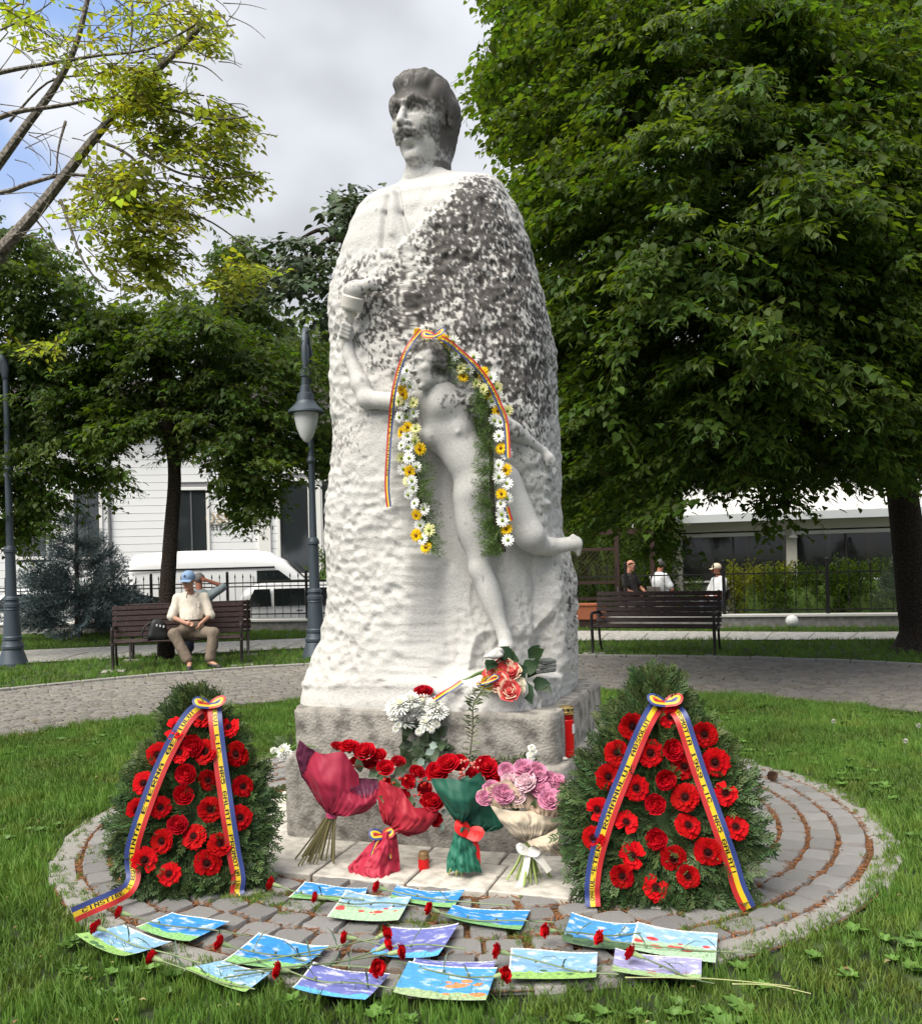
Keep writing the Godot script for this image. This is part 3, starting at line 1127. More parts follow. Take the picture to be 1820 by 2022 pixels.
func woman(st: Node3D, white: Material) -> void:
	# a joint: picture place and how far its middle lies before the cut back of the niche
	var J := func(u: float, v: float, off: float) -> Vector3:
		var l := S(u, v, 0.45)
		for k in 3:
			l = S(u, v, front_z(l.x, l.y) - 0.17 * hollow(Vector2(u, v)) + off)
		return l
	var b := Body.new()
	var z := 0.0
	var neck: Vector3 = J.call(862, 782, 0.115)
	var sh_r: Vector3 = J.call(818, 796, 0.06)
	var sh_l: Vector3 = J.call(937, 791, 0.065)
	var el_r: Vector3 = J.call(724, 789, 0.035)
	var wr_r: Vector3 = J.call(690, 705, 0.03)
	var el_l: Vector3 = J.call(1014, 851, 0.035)
	var wr_l: Vector3 = J.call(1070, 893, 0.02)
	var hip: Vector3 = J.call(952, 955, 0.12)
	var waist: Vector3 = J.call(921, 905, 0.13)
	var chest: Vector3 = J.call(880, 838, 0.10)
	b.limb(sh_r, sh_l, 0.062, 0.062, 0.06)
	b.egg(chest, Vector3(0.150, 0.155, 0.105), 0.06, Basis(Vector3(0, 0, 1), deg_to_rad(26)))
	b.limb(chest, waist, 0.115, 0.100, 0.08)
	b.limb(waist, hip, 0.103, 0.128, 0.08)
	b.egg(J.call(975, 955, 0.10), Vector3(0.125, 0.11, 0.10), 0.07)
	b.egg(J.call(938, 968, 0.13), Vector3(0.10, 0.11, 0.095), 0.06)
	b.egg(J.call(903, 850, 0.17), Vector3(0.066, 0.066, 0.062), 0.022)
	b.egg(J.call(848, 862, 0.16), Vector3(0.058, 0.060, 0.06), 0.025)
	b.egg(J.call(904, 853, 0.232), Vector3(0.013, 0.013, 0.012), 0.012)
	b.limb(J.call(878, 775, 0.09), neck + Vector3(0.02, -0.05, 0), 0.062, 0.075, 0.05)
	b.limb(J.call(846, 740, 0.115), neck, 0.058, 0.06, 0.04)
	b.limb(neck + Vector3(0.0, -0.03, 0.035), sh_l + Vector3(-0.02, 0, 0.03), 0.018, 0.022, 0.03)
	# arms
	b.limb(sh_r, el_r, 0.054, 0.048, 0.03)
	b.limb(el_r, el_r.lerp(wr_r, 0.35), 0.049, 0.050, 0.03)
	b.limb(el_r.lerp(wr_r, 0.35), wr_r, 0.050, 0.034, 0.03)
	var fist: Vector3 = J.call(682, 662, 0.04)
	b.limb(wr_r, fist, 0.034, 0.036, 0.02)
	b.limb(sh_l, el_l, 0.058, 0.044, 0.04)
	b.limb(el_l, wr_l, 0.044, 0.031, 0.03)
	var pl: Vector3 = J.call(1084, 904, 0.02)
	b.limb(wr_l, pl, 0.031, 0.030, 0.02)
	for k in 4:
		var f0: Vector3 = J.call(1086 + k * 1.5, 899 + k * 4.5, 0.025)
		var f1: Vector3 = J.call(1096 - k * 1.5, 908 + k * 4.5, 0.015)
		b.limb(f0, f1, 0.0125, 0.009, 0.006)
	b.limb(J.call(1078, 908, 0.035), J.call(1081, 919, 0.03), 0.013, 0.010, 0.01)
	# legs
	var kn_r: Vector3 = J.call(946, 1122, 0.10)
	var an_r: Vector3 = J.call(996, 1257, 0.075)
	b.limb(J.call(932, 985, 0.115), kn_r, 0.098, 0.056, 0.06)
	b.egg(J.call(925, 1030, 0.125), Vector3(0.07, 0.14, 0.07), 0.06)
	b.egg(kn_r + Vector3(-0.004, -0.015, 0.03), Vector3(0.04, 0.05, 0.032), 0.03)
	b.limb(kn_r, an_r, 0.052, 0.036, 0.03)
	b.egg(kn_r.lerp(an_r, 0.34) + Vector3(0.012, 0, -0.005), Vector3(0.052, 0.125, 0.055), 0.05, Basis(Vector3(0, 0, 1), deg_to_rad(16)))
	b.limb(an_r, an_r + Vector3(0.015, -0.055, 0.02), 0.036, 0.038, 0.02)
	var heel := an_r + Vector3(0.016, -0.062, 0.0)
	b.limb(heel, heel + Vector3(-0.03, -0.02, 0.16), 0.036, 0.026, 0.03)
	for k in 5:
		b.limb(heel + Vector3(-0.062 + k * 0.017, -0.022, 0.15), heel + Vector3(-0.072 + k * 0.017, -0.028, 0.20 - k * 0.008), 0.012, 0.010, 0.008)
	var kn_l: Vector3 = J.call(1046, 1058, 0.11)
	var an_l: Vector3 = J.call(1079, 1081, 0.055)
	b.limb(J.call(988, 958, 0.10), kn_l, 0.118, 0.078, 0.06)
	b.limb(kn_l, J.call(1062, 1076, 0.08), 0.076, 0.056, 0.04)
	b.limb(J.call(1062, 1074, 0.07), an_l, 0.055, 0.045, 0.02)
	var toe: Vector3 = an_l + Vector3(0.155, 0.02, -0.05)
	b.limb(an_l, toe, 0.046, 0.040, 0.02)
	b.egg(an_l + Vector3(0.02, 0.01, 0.01), Vector3(0.05, 0.048, 0.05), 0.02)
	for k in 5:
		b.limb(toe + Vector3(-0.01, 0.035 - k * 0.012, 0.02 - k * 0.006), toe + Vector3(0.028 - k * 0.004, -0.01 - k * 0.013, 0.012 - k * 0.006), 0.018, 0.013, 0.008)
	var m := MB.new()
	m.use_col = true
	b.mesh(m, 0.0095, func(p: Vector3) -> Color:
		var q := uv_of(glob(p))
		var c := 0.42 * blob(q, 935, 795, 38, 26) + 0.55 * blob(q, 960, 800, 22, 22) + 0.3 * blob(q, 895, 790, 30, 18) + 0.35 * blob(q, 1030, 858, 40, 18, 40)
		return marble(p, c))
	part(st, "woman_figure", m, white)
	# her head
	var hb := Body.new()
	var hx := Transform3D(Basis(Vector3.UP, deg_to_rad(-57.0 - FACE)) * Basis(Vector3.RIGHT, deg_to_rad(4)) * Basis(Vector3.BACK, deg_to_rad(6)), J.call(846, 721, 0.135))
	head_parts(hb, hx, 0.275, false, true, 0.30)
	var H := 0.275
	hb.ripple = func(p: Vector3) -> float:
		var q := hx.affine_inverse() * p / H
		var w := maxf(smoothstep(0.20, 0.28, q.y + 0.1 * q.z), smoothstep(0.16, 0.06, q.z) * smoothstep(-0.45, -0.3, q.y) * smoothstep(0.20, 0.25, absf(q.x) - q.z * 0.3))
		return w * 0.007 * chip_n.get_noise_3d(q.x * 16.0, q.y * 12.0, q.z * 12.0) if w > 0.0 else 0.0
	var hm := MB.new()
	hm.use_col = true
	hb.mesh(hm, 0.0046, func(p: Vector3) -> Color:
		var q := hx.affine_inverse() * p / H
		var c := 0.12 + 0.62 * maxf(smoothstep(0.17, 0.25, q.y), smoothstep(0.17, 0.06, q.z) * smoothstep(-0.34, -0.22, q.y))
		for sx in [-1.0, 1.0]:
			c += 0.35 * blob(Vector2(q.x, q.y), sx * 0.108, 0.02, 0.08, 0.035)  # eye socket shade mixed into the grime colour
		c += 0.35 * blob(Vector2(q.x, q.y), 0.0, -0.175, 0.05, 0.02) + 0.3 * blob(Vector2(q.x, q.y), 0.0, -0.27, 0.09, 0.012)  # painted shade below the nose and in the mouth crease
		return grime_shade(p, c))
	part(st, "woman_head", hm, white)
	# torch
	var tb: Vector3 = J.call(678, 686, 0.055)
	var tt: Vector3 = J.call(691, 622, 0.075)
	var ax := (tt - tb).normalized()
	var tm := MB.new()
	tm.use_col = true
	tm.col = Color(0.55, 0.53, 0.49)
	tm.lathe([Vector2(0.004, 0), Vector2(0.022, 0), Vector2(0.023, 0.10), Vector2(0.030, 0.175), Vector2(0.034, 0.20), Vector2(0.034, 0.212), Vector2(0.056, 0.214), Vector2(0.062, 0.226), Vector2(0.066, 0.285), Vector2(0.058, 0.292), Vector2(0.01, 0.294)], 20, aim(tb, ax))
	part(st, "torch", tm, white)
	var fb := Body.new()
	var top := tb + ax * 0.30
	fb.egg(top + Vector3(0.0, 0.02, 0), Vector3(0.062, 0.052, 0.055), 0.03)
	fb.limb(top + Vector3(0.02, 0.03, 0), top + Vector3(0.10, 0.045, 0.0), 0.045, 0.032, 0.03)
	fb.limb(top + Vector3(0.10, 0.045, 0), top + Vector3(0.15, 0.02, -0.02), 0.03, 0.016, 0.03)
	var fm := MB.new()
	fm.use_col = true
	fb.mesh(fm, 0.007, func(p: Vector3) -> Color: return marble(p, 0.42))
	part(st, "torch_flame", fm, white)
	var gb := Body.new()
	var side := ax.cross(Vector3(0, 0, 1)).normalized()
	for k in 4:
		var c := tb + ax * (0.058 + 0.021 * k)
		gb.limb(c - side * 0.036 + Vector3(0, 0, -0.01), c - side * 0.012 + Vector3(0, 0.004, 0.032), 0.0125, 0.0125, 0.006)
		gb.limb(c - side * 0.012 + Vector3(0, 0.004, 0.032), c + side * 0.028 + Vector3(0, 0.0, 0.02), 0.0125, 0.0105, 0.006)
	gb.limb(tb + ax * 0.12 + side * 0.02 + Vector3(0, 0, 0.0), tb + ax * 0.165 - side * 0.005 + Vector3(0, 0, 0.028), 0.013, 0.011, 0.008)
	gb.egg(tb + ax * 0.085 - side * 0.005 + Vector3(0, 0, -0.022), Vector3(0.042, 0.055, 0.03), 0.02)
	var gm := MB.new()
	gm.use_col = true
	gb.mesh(gm, 0.005, func(p: Vector3) -> Color: return marble(p, 0.05))
	part(st, "woman_hand", gm, white)

# ---------------------------------------------------------------- flowers (local y is the way the bloom looks)
const RED := Color(0.47, 0.007, 0.010)
const DEEP := Color(0.36, 0.006, 0.014)
const STEM := Color(0.11, 0.19, 0.055)
var petal_mat: StandardMaterial3D
var leaf_mat: StandardMaterial3D
var bloom_cache := {}

# one petal: from radius r0 to r1 at angle a, rising from y0 to y1
func petal(m: MB, a: float, r0: float, r1: float, w: float, y0: float, y1: float, curl := 0.0, round_ := 0.7) -> void:
	var d := Vector3(cos(a), 0, sin(a))
	var s := Vector3(-sin(a), 0, cos(a))
	var mid := lerpf(r0, r1, 0.55)
	var q := [d * r0 + Vector3(0, y0, 0) - s * w * 0.25, d * r0 + Vector3(0, y0, 0) + s * w * 0.25,
		d * mid + Vector3(0, lerpf(y0, y1, 0.6) + curl, 0) - s * w * 0.5, d * mid + Vector3(0, lerpf(y0, y1, 0.6) + curl, 0) + s * w * 0.5,
		d * lerpf(mid, r1, 0.75) + Vector3(0, y1, 0) - s * w * 0.5 * round_, d * lerpf(mid, r1, 0.75) + Vector3(0, y1, 0) + s * w * 0.5 * round_,
		d * r1 + Vector3(0, y1 - curl * 0.5, 0), d * mid + Vector3(0, lerpf(y0, y1, 0.6) + curl - w * 0.12, 0)]
	var i := m.v.size()
	for k in q:
		m.p(k)
	for f in [[0, 1, 7], [0, 7, 2], [1, 3, 7], [2, 7, 4], [7, 3, 5], [7, 5, 4], [4, 5, 6]]:
		m.tri(i + f[0], i + f[2], i + f[1])

func bloom(kind: String, variant := 0) -> ArrayMesh:
	var key := kind + str(variant)
	if bloom_cache.has(key):
		return bloom_cache[key]
	var r := RandomNumberGenerator.new()
	r.seed = key.hash()
	var m := MB.new()
	m.use_col = true
	match kind:
		"gerbera":
			for ring_ in [[24, 0.012, 0.064, 0.023, 0.0, 0.006], [22, 0.012, 0.057, 0.021, 0.004, 0.011], [16, 0.010, 0.038, 0.016, 0.008, 0.017]]:
				var n: int = ring_[0]
				for k in n:
					var a := TAU * (k + r.randf_range(-0.2, 0.2)) / n
					m.col = RED * r.randf_range(0.72, 1.1) * [1.0, 0.82, 1.1, 0.92, 0.7, 1.15][variant % 6]
					if variant % 3 == 2 and k < n / 6:
						continue
					petal(m, a, ring_[1], ring_[2] * r.randf_range(0.92, 1.06), ring_[3], ring_[4], ring_[5] + r.randf_range(-0.004, 0.006) + (0.016 if variant % 3 == 1 and k < 5 else 0.0) - (0.010 if variant > 2 and k % 9 < 3 else 0.0), 0.003, 0.75)
			m.col = Color(0.022, 0.006, 0.006)
			m.ball(Vector3(0, 0.012, 0), Vector3(0.016, 0.008, 0.016), 12)
			m.col = Color(0.10, 0.010, 0.010)
			for k in 18:
				petal(m, TAU * k / 18.0, 0.013, 0.022, 0.006, 0.014, 0.020, 0.002)
		"rose", "peony", "pale_peony", "striped_rose", "yellow_rose", "dark_rose", "white_rose":
			var c: Color = {"rose": Color(0.44, 0.007, 0.014), "dark_rose": DEEP, "peony": Color(0.66, 0.27, 0.42), "pale_peony": Color(0.75, 0.52, 0.58), "striped_rose": Color(0.68, 0.10, 0.10), "yellow_rose": Color(0.72, 0.50, 0.04), "white_rose": Color(0.78, 0.74, 0.62)}[kind]
			var rings := 6 if "peony" in kind else 5
			for j in rings:
				var n := 5 + (6 if "peony" in kind else 0) - (2 if j < 1 else 0)
				var t := (j + 0.5) / rings
				for k in n:
					m.col = c * r.randf_range(0.8, 1.12)
					if kind == "striped_rose" and r.randf() < 0.45:
						m.col = Color(0.78, 0.55, 0.42) * r.randf_range(0.9, 1.05)
					var a := TAU * (k + 0.37 * j + r.randf_range(-0.15, 0.15)) / n
					var rad := 0.006 + 0.040 * t
					var y1 := 0.046 - 0.026 * t * t + r.randf_range(-0.004, 0.004)
					petal(m, a, rad * 0.45, rad * (1.0 + 0.16 * t), rad * 1.35 if not "peony" in kind else rad * r.randf_range(0.6, 0.95), 0.004 + 0.006 * (1 - t), y1 + (r.randf_range(-0.010, 0.010) if "peony" in kind else 0.0), 0.010 * (1.0 - t) + r.randf_range(-0.003, 0.003), 0.9)
			m.col = c * 0.8
			m.ball(Vector3(0, 0.016, 0), Vector3(0.022, 0.024, 0.022), 10)
			m.col = STEM
			m.ball(Vector3(0, -0.004, 0), Vector3(0.011, 0.010, 0.011), 8)
		"daisy_white", "daisy_yellow", "daisy_cream":
			var c: Color = {"daisy_white": Color(0.82, 0.83, 0.82), "daisy_yellow": Color(0.80, 0.52, 0.015), "daisy_cream": Color(0.74, 0.72, 0.36)}[kind]
			for j in 2:
				var n := 13 - j * 2
				for k in n:
					m.col = c * r.randf_range(0.86, 1.06)
					petal(m, TAU * (k + 0.5 * j + r.randf_range(-0.2, 0.2)) / n, 0.005, 0.029 - 0.006 * j, 0.0085, 0.002 * j, 0.001 + 0.004 * j + r.randf_range(-0.003, 0.003), 0.001, 0.7)
			m.col = Color(0.20, 0.28, 0.03) if kind != "daisy_yellow" else Color(0.22, 0.09, 0.02)
			m.ball(Vector3(0, 0.006, 0), Vector3(0.0075, 0.005, 0.0075), 8)
		"chrysanthemum":
			for j in 5:
				var n := 22 - j * 3
				for k in n:
					m.col = Color(0.84, 0.85, 0.82) * r.randf_range(0.9, 1.05)
					var t := j / 5.0
					petal(m, TAU * (k + r.randf_range(-0.3, 0.3)) / n, 0.006, 0.058 * (1 - 0.62 * t) * r.randf_range(0.85, 1.08), 0.010, 0.004 * j, 0.004 + 0.012 * j + r.randf_range(-0.006, 0.006), 0.003, 0.7)
			m.col = Color(0.66, 0.66, 0.40)
			m.ball(Vector3(0, 0.030, 0), Vector3(0.012, 0.016, 0.012), 8)
		"carnation":
			for j in 5:
				var n := 11 - j
				for k in n:
					m.col = RED * r.randf_range(0.62, 1.12)
					var t := j / 5.0
					petal(m, TAU * (k + r.randf_range(-0.3, 0.3)) / n, 0.004, 0.031 * (1 - 0.5 * t) * r.randf_range(0.85, 1.1), 0.017, 0.003, 0.013 + 0.013 * t + r.randf_range(-0.005, 0.005), 0.005 * r.randf_range(-1, 1), 0.95)
			m.col = RED * 0.6
			m.ball(Vector3(0, 0.010, 0), Vector3(0.014, 0.014, 0.014), 8)
	bloom_cache[key] = m.commit()
	return bloom_cache[key]

func leaf_blade(m: MB, at: Vector3, dir: Vector3, len: float, w: float, up := Vector3.UP, bend := 0.2) -> void:
	var d := dir.normalized()
	var s := d.cross(up)
	s = s.normalized() if s.length() > 0.05 else d.cross(Vector3.RIGHT).normalized()
	var n := s.cross(d)
	var i := m.v.size()
	for k in [[0.0, 0.12, 0.0], [0.35, 1.0, 0.08], [0.7, 0.8, 0.04], [1.0, 0.03, -0.25]]:
		var c: Vector3 = at + d * len * k[0] + n * len * bend * k[2] * 2.0
		m.p(c - s * w * 0.5 * k[1])
		m.p(c - n * w * 0.10 * k[1])
		m.p(c + s * w * 0.5 * k[1])
	for k in 3:
		var a := i + k * 3
		for h in 2:
			m.tri(a + h, a + h + 4, a + h + 1)
			m.tri(a + h, a + h + 3, a + h + 4)

# a flat spray of evergreen: stem with narrow side shoots
func evergreen_spray(seed_: int, shoots := 9, droop := 0.1) -> ArrayMesh:
	var r := RandomNumberGenerator.new()
	r.seed = seed_
	var m := MB.new()
	m.use_col = true
	for k in shoots:
		var t := (k + 0.6) / shoots
		for s in [-1.0, 1.0]:
			var at := Vector3(0, t, -droop * t * t)
			var dir := Vector3(s * r.randf_range(0.55, 0.95), r.randf_range(0.55, 0.9), r.randf_range(-0.3, 0.3))
			var L := (0.42 - 0.26 * t) * r.randf_range(0.75, 1.2)
			var g := r.randf_range(0.7, 1.25)
			m.col = Color(0.058 * g, 0.105 * g, 0.042 * g)
			leaf_blade(m, at, dir, L, 0.062, Vector3(0, 0, 1), 0.1)
			for h in 2:
				var tt := 0.35 + 0.3 * h
				m.col = Color(0.065 * g, 0.12 * g, 0.045 * g)
				leaf_blade(m, at + dir.normalized() * L * tt, dir + Vector3(0, 0.9 if h else -0.2, r.randf_range(-0.3, 0.3)), L * 0.45, 0.05, Vector3(0, 0, 1), 0.1)
	m.col = Color(0.06, 0.10, 0.035)
	leaf_blade(m, Vector3(0, 0.75, -droop * 0.6), Vector3(0, 1, -0.1), 0.32, 0.06, Vector3(0, 0, 1))
	m.col = Color(0.09, 0.075, 0.035)
	m.tube([Vector3.ZERO, Vector3(0, 0.5, -droop * 0.25), Vector3(0, 1, -droop)], [0.012, 0.009, 0.004], 4, false)
	return m.commit()

func fine_spray(seed_: int) -> ArrayMesh:        # feathery fern
	var r := RandomNumberGenerator.new()
	r.seed = seed_
	var m := MB.new()
	m.use_col = true
	for k in 11:
		var t := (k + 0.5) / 11.0
		for s in [-1.0, 1.0]:
			var L := 0.38 * (1.0 - 0.7 * t) * r.randf_range(0.8, 1.2)
			var dir := Vector3(s, r.randf_range(0.5, 0.9), r.randf_range(-0.5, 0.5))
			var g := r.randf_range(0.7, 1.3)
			m.col = Color(0.085 * g, 0.15 * g, 0.03 * g)
			for h in 4:
				var q := Vector3(0, t, 0) + dir.normalized() * L * (0.2 + 0.22 * h)
				leaf_blade(m, q, dir + rdir() * 0.7, L * 0.42, 0.026, Vector3(0, 0, 1))
	m.col = Color(0.08, 0.13, 0.03)
	m.tube([Vector3.ZERO, Vector3(0, 0.5, 0.02), Vector3(0, 1, -0.04)], [0.012, 0.009, 0.004], 4, false)
	return m.commit()

# ---------------------------------------------------------------- lettering for ribbons
const FONT := {"A": [14, 17, 17, 31, 17, 17, 17], "B": [30, 17, 17, 30, 17, 17, 30], "C": [14, 17, 16, 16, 16, 17, 14], "D": [30, 17, 17, 17, 17, 17, 30], "E": [31, 16, 16, 30, 16, 16, 31],
	"G": [14, 17, 16, 23, 17, 17, 14], "I": [4, 4, 4, 4, 4, 4, 4], "L": [16, 16, 16, 16, 16, 16, 31], "M": [17, 27, 21, 21, 17, 17, 17], "N": [17, 25, 21, 21, 19, 17, 17], "O": [14, 17, 17, 17, 17, 17, 14],
	"P": [30, 17, 17, 30, 16, 16, 16], "R": [30, 17, 17, 30, 20, 18, 17], "S": [15, 16, 16, 14, 1, 1, 30], "T": [31, 4, 4, 4, 4, 4, 4], "U": [17, 17, 17, 17, 17, 17, 14], "V": [17, 17, 17, 17, 17, 10, 4],
	"1": [4, 12, 4, 4, 4, 4, 14], "9": [14, 17, 17, 15, 1, 1, 14], "6": [14, 16, 16, 30, 17, 17, 14], "5": [31, 16, 30, 1, 1, 17, 14], ".": [0, 0, 0, 0, 0, 0, 4]}

# three bands across, writing along the yellow one; x across the ribbon, y along it from the bow down
func ribbon_print(words: String, upward: bool, start: float, stop: float, blue_first: bool) -> StandardMaterial3D:
	var w := 60
	var h := 1200
	var im := Image.create(w, h, false, Image.FORMAT_RGB8)
	var bands := [Color(0.022, 0.042, 0.175), Color(0.62, 0.43, 0.010), Color(0.40, 0.012, 0.012)]
	if not blue_first:
		bands.reverse()
	for k in 3:
		im.fill_rect(Rect2i(k * 20, 0, 20, h), (bands[k] as Color).linear_to_srgb())
	var n := words.length()
	if n:
		var pitch := (stop - start) * h / n
		for k in n:
			var ch := words[k]
			if not FONT.has(ch):
				continue
			var along := start * h + pitch * (k + 0.12)
			if upward:
				along = stop * h - pitch * (k + 0.12)
			for ry in 7:
				for rx in 5:
					if (FONT[ch][ry] >> (4 - rx)) & 1 == 0:
						continue
					var cw := pitch * 0.16
					var y0 := along + rx * cw if not upward else along - (rx + 1) * cw
					# downward writing: tops of letters to the right; upward: to the left
					var x0 := 38.2 - (ry + 1) * 2.35 if not upward else 21.8 + ry * 2.35
					im.fill_rect(Rect2i(int(x0), int(y0), 3, maxi(2, int(cw * 1.45 + 0.9))), Color(0.03, 0.025, 0.02))
	var m := StandardMaterial3D.new()
	m.resource_name = "ribbon " + words
	m.albedo_texture = ImageTexture.create_from_image(im)
	m.roughness = 0.42
	m.rim_enabled = true
	m.rim = 0.2
	m.cull_mode = BaseMaterial3D.CULL_DISABLED
	return m

func curve(pts: Array, n: int) -> Array:
	var out := []
	var c := pts.size()
	for i in n + 1:
		var t := float(i) / n * (c - 1)
		var k := mini(int(t), c - 2)
		var f := t - k
		var p0: Vector3 = pts[maxi(k - 1, 0)]
		var p1: Vector3 = pts[k]
		var p2: Vector3 = pts[k + 1]
		var p3: Vector3 = pts[mini(k + 2, c - 1)]
		out.append(0.5 * (2.0 * p1 + (p2 - p0) * f + (2.0 * p0 - 5.0 * p1 + 4.0 * p2 - p3) * f * f + (3.0 * p1 - p0 - 3.0 * p2 + p3) * f * f * f))
	return out

# a thin strip along pts that faces «front»
func strip(pts: Array, width: float, front: Vector3, wave := 0.0) -> MB:
	var m := MB.new()
	var n := pts.size()
	for lay in 2:
		var s0 := m.v.size()
		for i in n:
			var d: Vector3 = (pts[mini(i + 1, n - 1)] - pts[maxi(i - 1, 0)]).normalized()
			var s := d.cross(front).normalized()
			var f := s.cross(d) * (0.0 if lay == 0 else -0.0012)
			for k in 4:
				m.p(pts[i] + f - s * width * (k / 3.0 - 0.5) + front * wave * sin(i * 0.9 + k), Vector2(k / 3.0, float(i) / (n - 1)))
		for i in n - 1:
			for k in 3:
				var a := s0 + i * 4 + k
				if lay == 0:
					m.tri(a, a + 4, a + 5)
					m.tri(a, a + 5, a + 1)
				else:
					m.tri(a, a + 5, a + 4)
					m.tri(a, a + 1, a + 5)
	return m

func bow(parent: Node3D, at: Vector3, right: Vector3, up: Vector3, size: float, mt: Material) -> void:
	var front := right.cross(up).normalized()
	for s in [-1.0, 1.0]:
		var pts := curve([at, at + right * s * size * 0.5 + up * size * 0.42 + front * size * 0.1, at + right * s * size * 0.95 + up * size * 0.5 + front * size * 0.3, at + right * s * size * 0.75 + up * size * 0.1 + front * size * 0.5, at + front * size * 0.2], 14)
		part(parent, "bow_loop", strip(pts, size * 0.55, (front + up * 0.6).normalized()), mt)

# ---------------------------------------------------------------- wreaths
func wreath(label: String, foot: Vector3, turn: float, lean: float, tall: float, wide: float, blooms: Array, ribbons: Array, top_bow: Vector2, seed_: int) -> Node3D:
	var o := thing("wreath", label, "wreath", foot, turn, "memorial wreaths")
	var bs := Basis(Vector3.RIGHT, -lean)
	rng.seed = seed_
	# shape of the pad: half width at height t
	var half := func(t: float) -> float: return wide * 0.46 * pow(clampf(sin(PI * clampf(0.10 + 0.88 * pow(t, 0.80), 0.0, 1.0)), 0.0, 1.0), 0.62) * (1.0 - 0.42 * smoothstep(0.45, 1.0, t))
	var pad := MB.new()
	pad.grid(28, 14, func(a: float, b: float) -> Vector3:
		var th := a * TAU
		var t := 0.04 + 0.92 * b
		var hw: float = half.call(t) * 0.80
		return bs * Vector3(cos(th) * hw, t * tall, sin(th) * 0.05 * sin(PI * clampf(b, 0.05, 0.95))), true)
	part(o, "pad", pad, mat("pad green", Color(0.058, 0.105, 0.042), 0.95))
	var kinds := []
	var tints := []
	for k in 4:
		kinds.append([])
		tints.append([])
	for k in 1800:
		var t := rr(0.0, 1.0) if k < 1500 else rr(0.18, 0.75)
		var hw: float = half.call(t)
		var x := rr(-1, 1)
		x = signf(x) * pow(absf(x), 0.9) * hw * (1.0 if k < 1500 else 0.55)
		var edge := absf(x) / maxf(hw, 0.02)
		var at := Vector3(x, t * tall, 0.075 * sqrt(maxf(0.0, 1.0 - edge * edge * 0.8)) + rr(-0.03, 0.015))
		var outw := Vector3(x * 1.5, (t - 0.42) * tall * 1.2, 0).normalized()
		var dir := outw * rr(0.5, 1.1) + Vector3(rr(-0.5, 0.5), rr(-0.4, 0.5), rr(0.05, 0.55) * (1.0 - edge * 0.6))
		if t < 0.06:
			dir.y = absf(dir.y) * 0.3
		var bas := aim(at, dir, rr(-1.2, 1.2), rr(0.075, 0.125) * (1.0 if edge < 0.6 else 1.15))
		if bas.origin.y < 0.03:
			bas.origin.y = 0.03
		var g := rr(0.65, 1.25)
		var warm := rr(0.85, 1.25) if t < 0.6 or rng.randf() < 0.6 else rr(1.1, 1.5)
		kinds[k % 4].append(Transform3D(bs, Vector3.ZERO) * bas)
		tints[k % 4].append(Color(g * warm, g * (0.9 + 0.1 * warm), g * 0.9))
	for k in 4:
		many(o, "evergreen_sprays", evergreen_spray(seed_ + k), leaf_mat, kinds[k], tints[k])
	var inv := o.transform.affine_inverse()
	var plane := func(u: float, v: float, off: float) -> Vector3:      # on the face of the pad, «off» in front of it, in the wreath's own axes
		var e := inv * Vector3(0, EYE, 0)
		var d := inv.basis * ray(u, v)
		var n := bs * Vector3(0, 0, 1)
		return e + d * ((off - e.dot(n)) / d.dot(n))
	for q in blooms:
		var c: Vector3 = plane.call(q[0], q[1], 0.125 + rr(-0.012, 0.02))
		var kind: String = q[2]
		var look := bs * Vector3(rr(-0.45, 0.45), rr(-0.3, 0.45), 1.0)
		var size := rr(0.80, 1.06) if kind == "gerbera" else rr(0.95, 1.1)
		part(o, kind.replace("dark_", ""), bloom(kind, rng.randi() % 6), petal_mat, aim(c, look, rr(0, TAU), size))
	for q in ribbons:
		var pts := []
		for w in q[0]:
			pts.append(plane.call(w[0], w[1], w[2]) if w.size() == 3 else inv * G(w[0], w[1], w[3]))
		part(o, "ribbon", strip(curve(pts, 44), 0.066, (bs * Vector3(0, 0, 1)).normalized(), 0.0012), q[1])
	var bm := ribbon_print("", false, 0, 0, true)
	bow(o, plane.call(top_bow.x, top_bow.y, 0.13), bs * Vector3(1, 0, 0), bs * Vector3(0, 1, 0), 0.065, bm)
	# easel legs behind
	var em := mat("easel wood", Color(0.12, 0.08, 0.05), 0.8)
	for s in [-1.0, 1.0]:
		var b := MB.new()
		b.bar(bs * Vector3(s * 0.12, tall * 0.7, -0.06), Vector3(s * 0.18, 0.0, -tall * 0.42), 0.025, 0.025)
		part(o, "easel_leg", b, em)
	return o

func c1(x: float, y: float) -> Vector2: return Vector2((180 + x / 2.889) / 1.345, (1780 + y / 2.889) / 1.345)
func c2(x: float, y: float) -> Vector2: return Vector2((1440 + x / 2.757) / 1.345, (1750 + y / 2.757) / 1.345)
func c3(x: float, y: float) -> Vector2: return Vector2((150 + x / 1.9158) / 1.345, (2250 + y / 1.9158) / 1.345)
func c4(x: float, y: float) -> Vector2: return Vector2((950 + x / 1.7333) / 1.345, (2250 + y / 1.7333) / 1.345)
func cg(x: float, y: float) -> Vector2: return Vector2((850 + x / 2.6) / 1.345, (800 + y / 2.6) / 1.345)

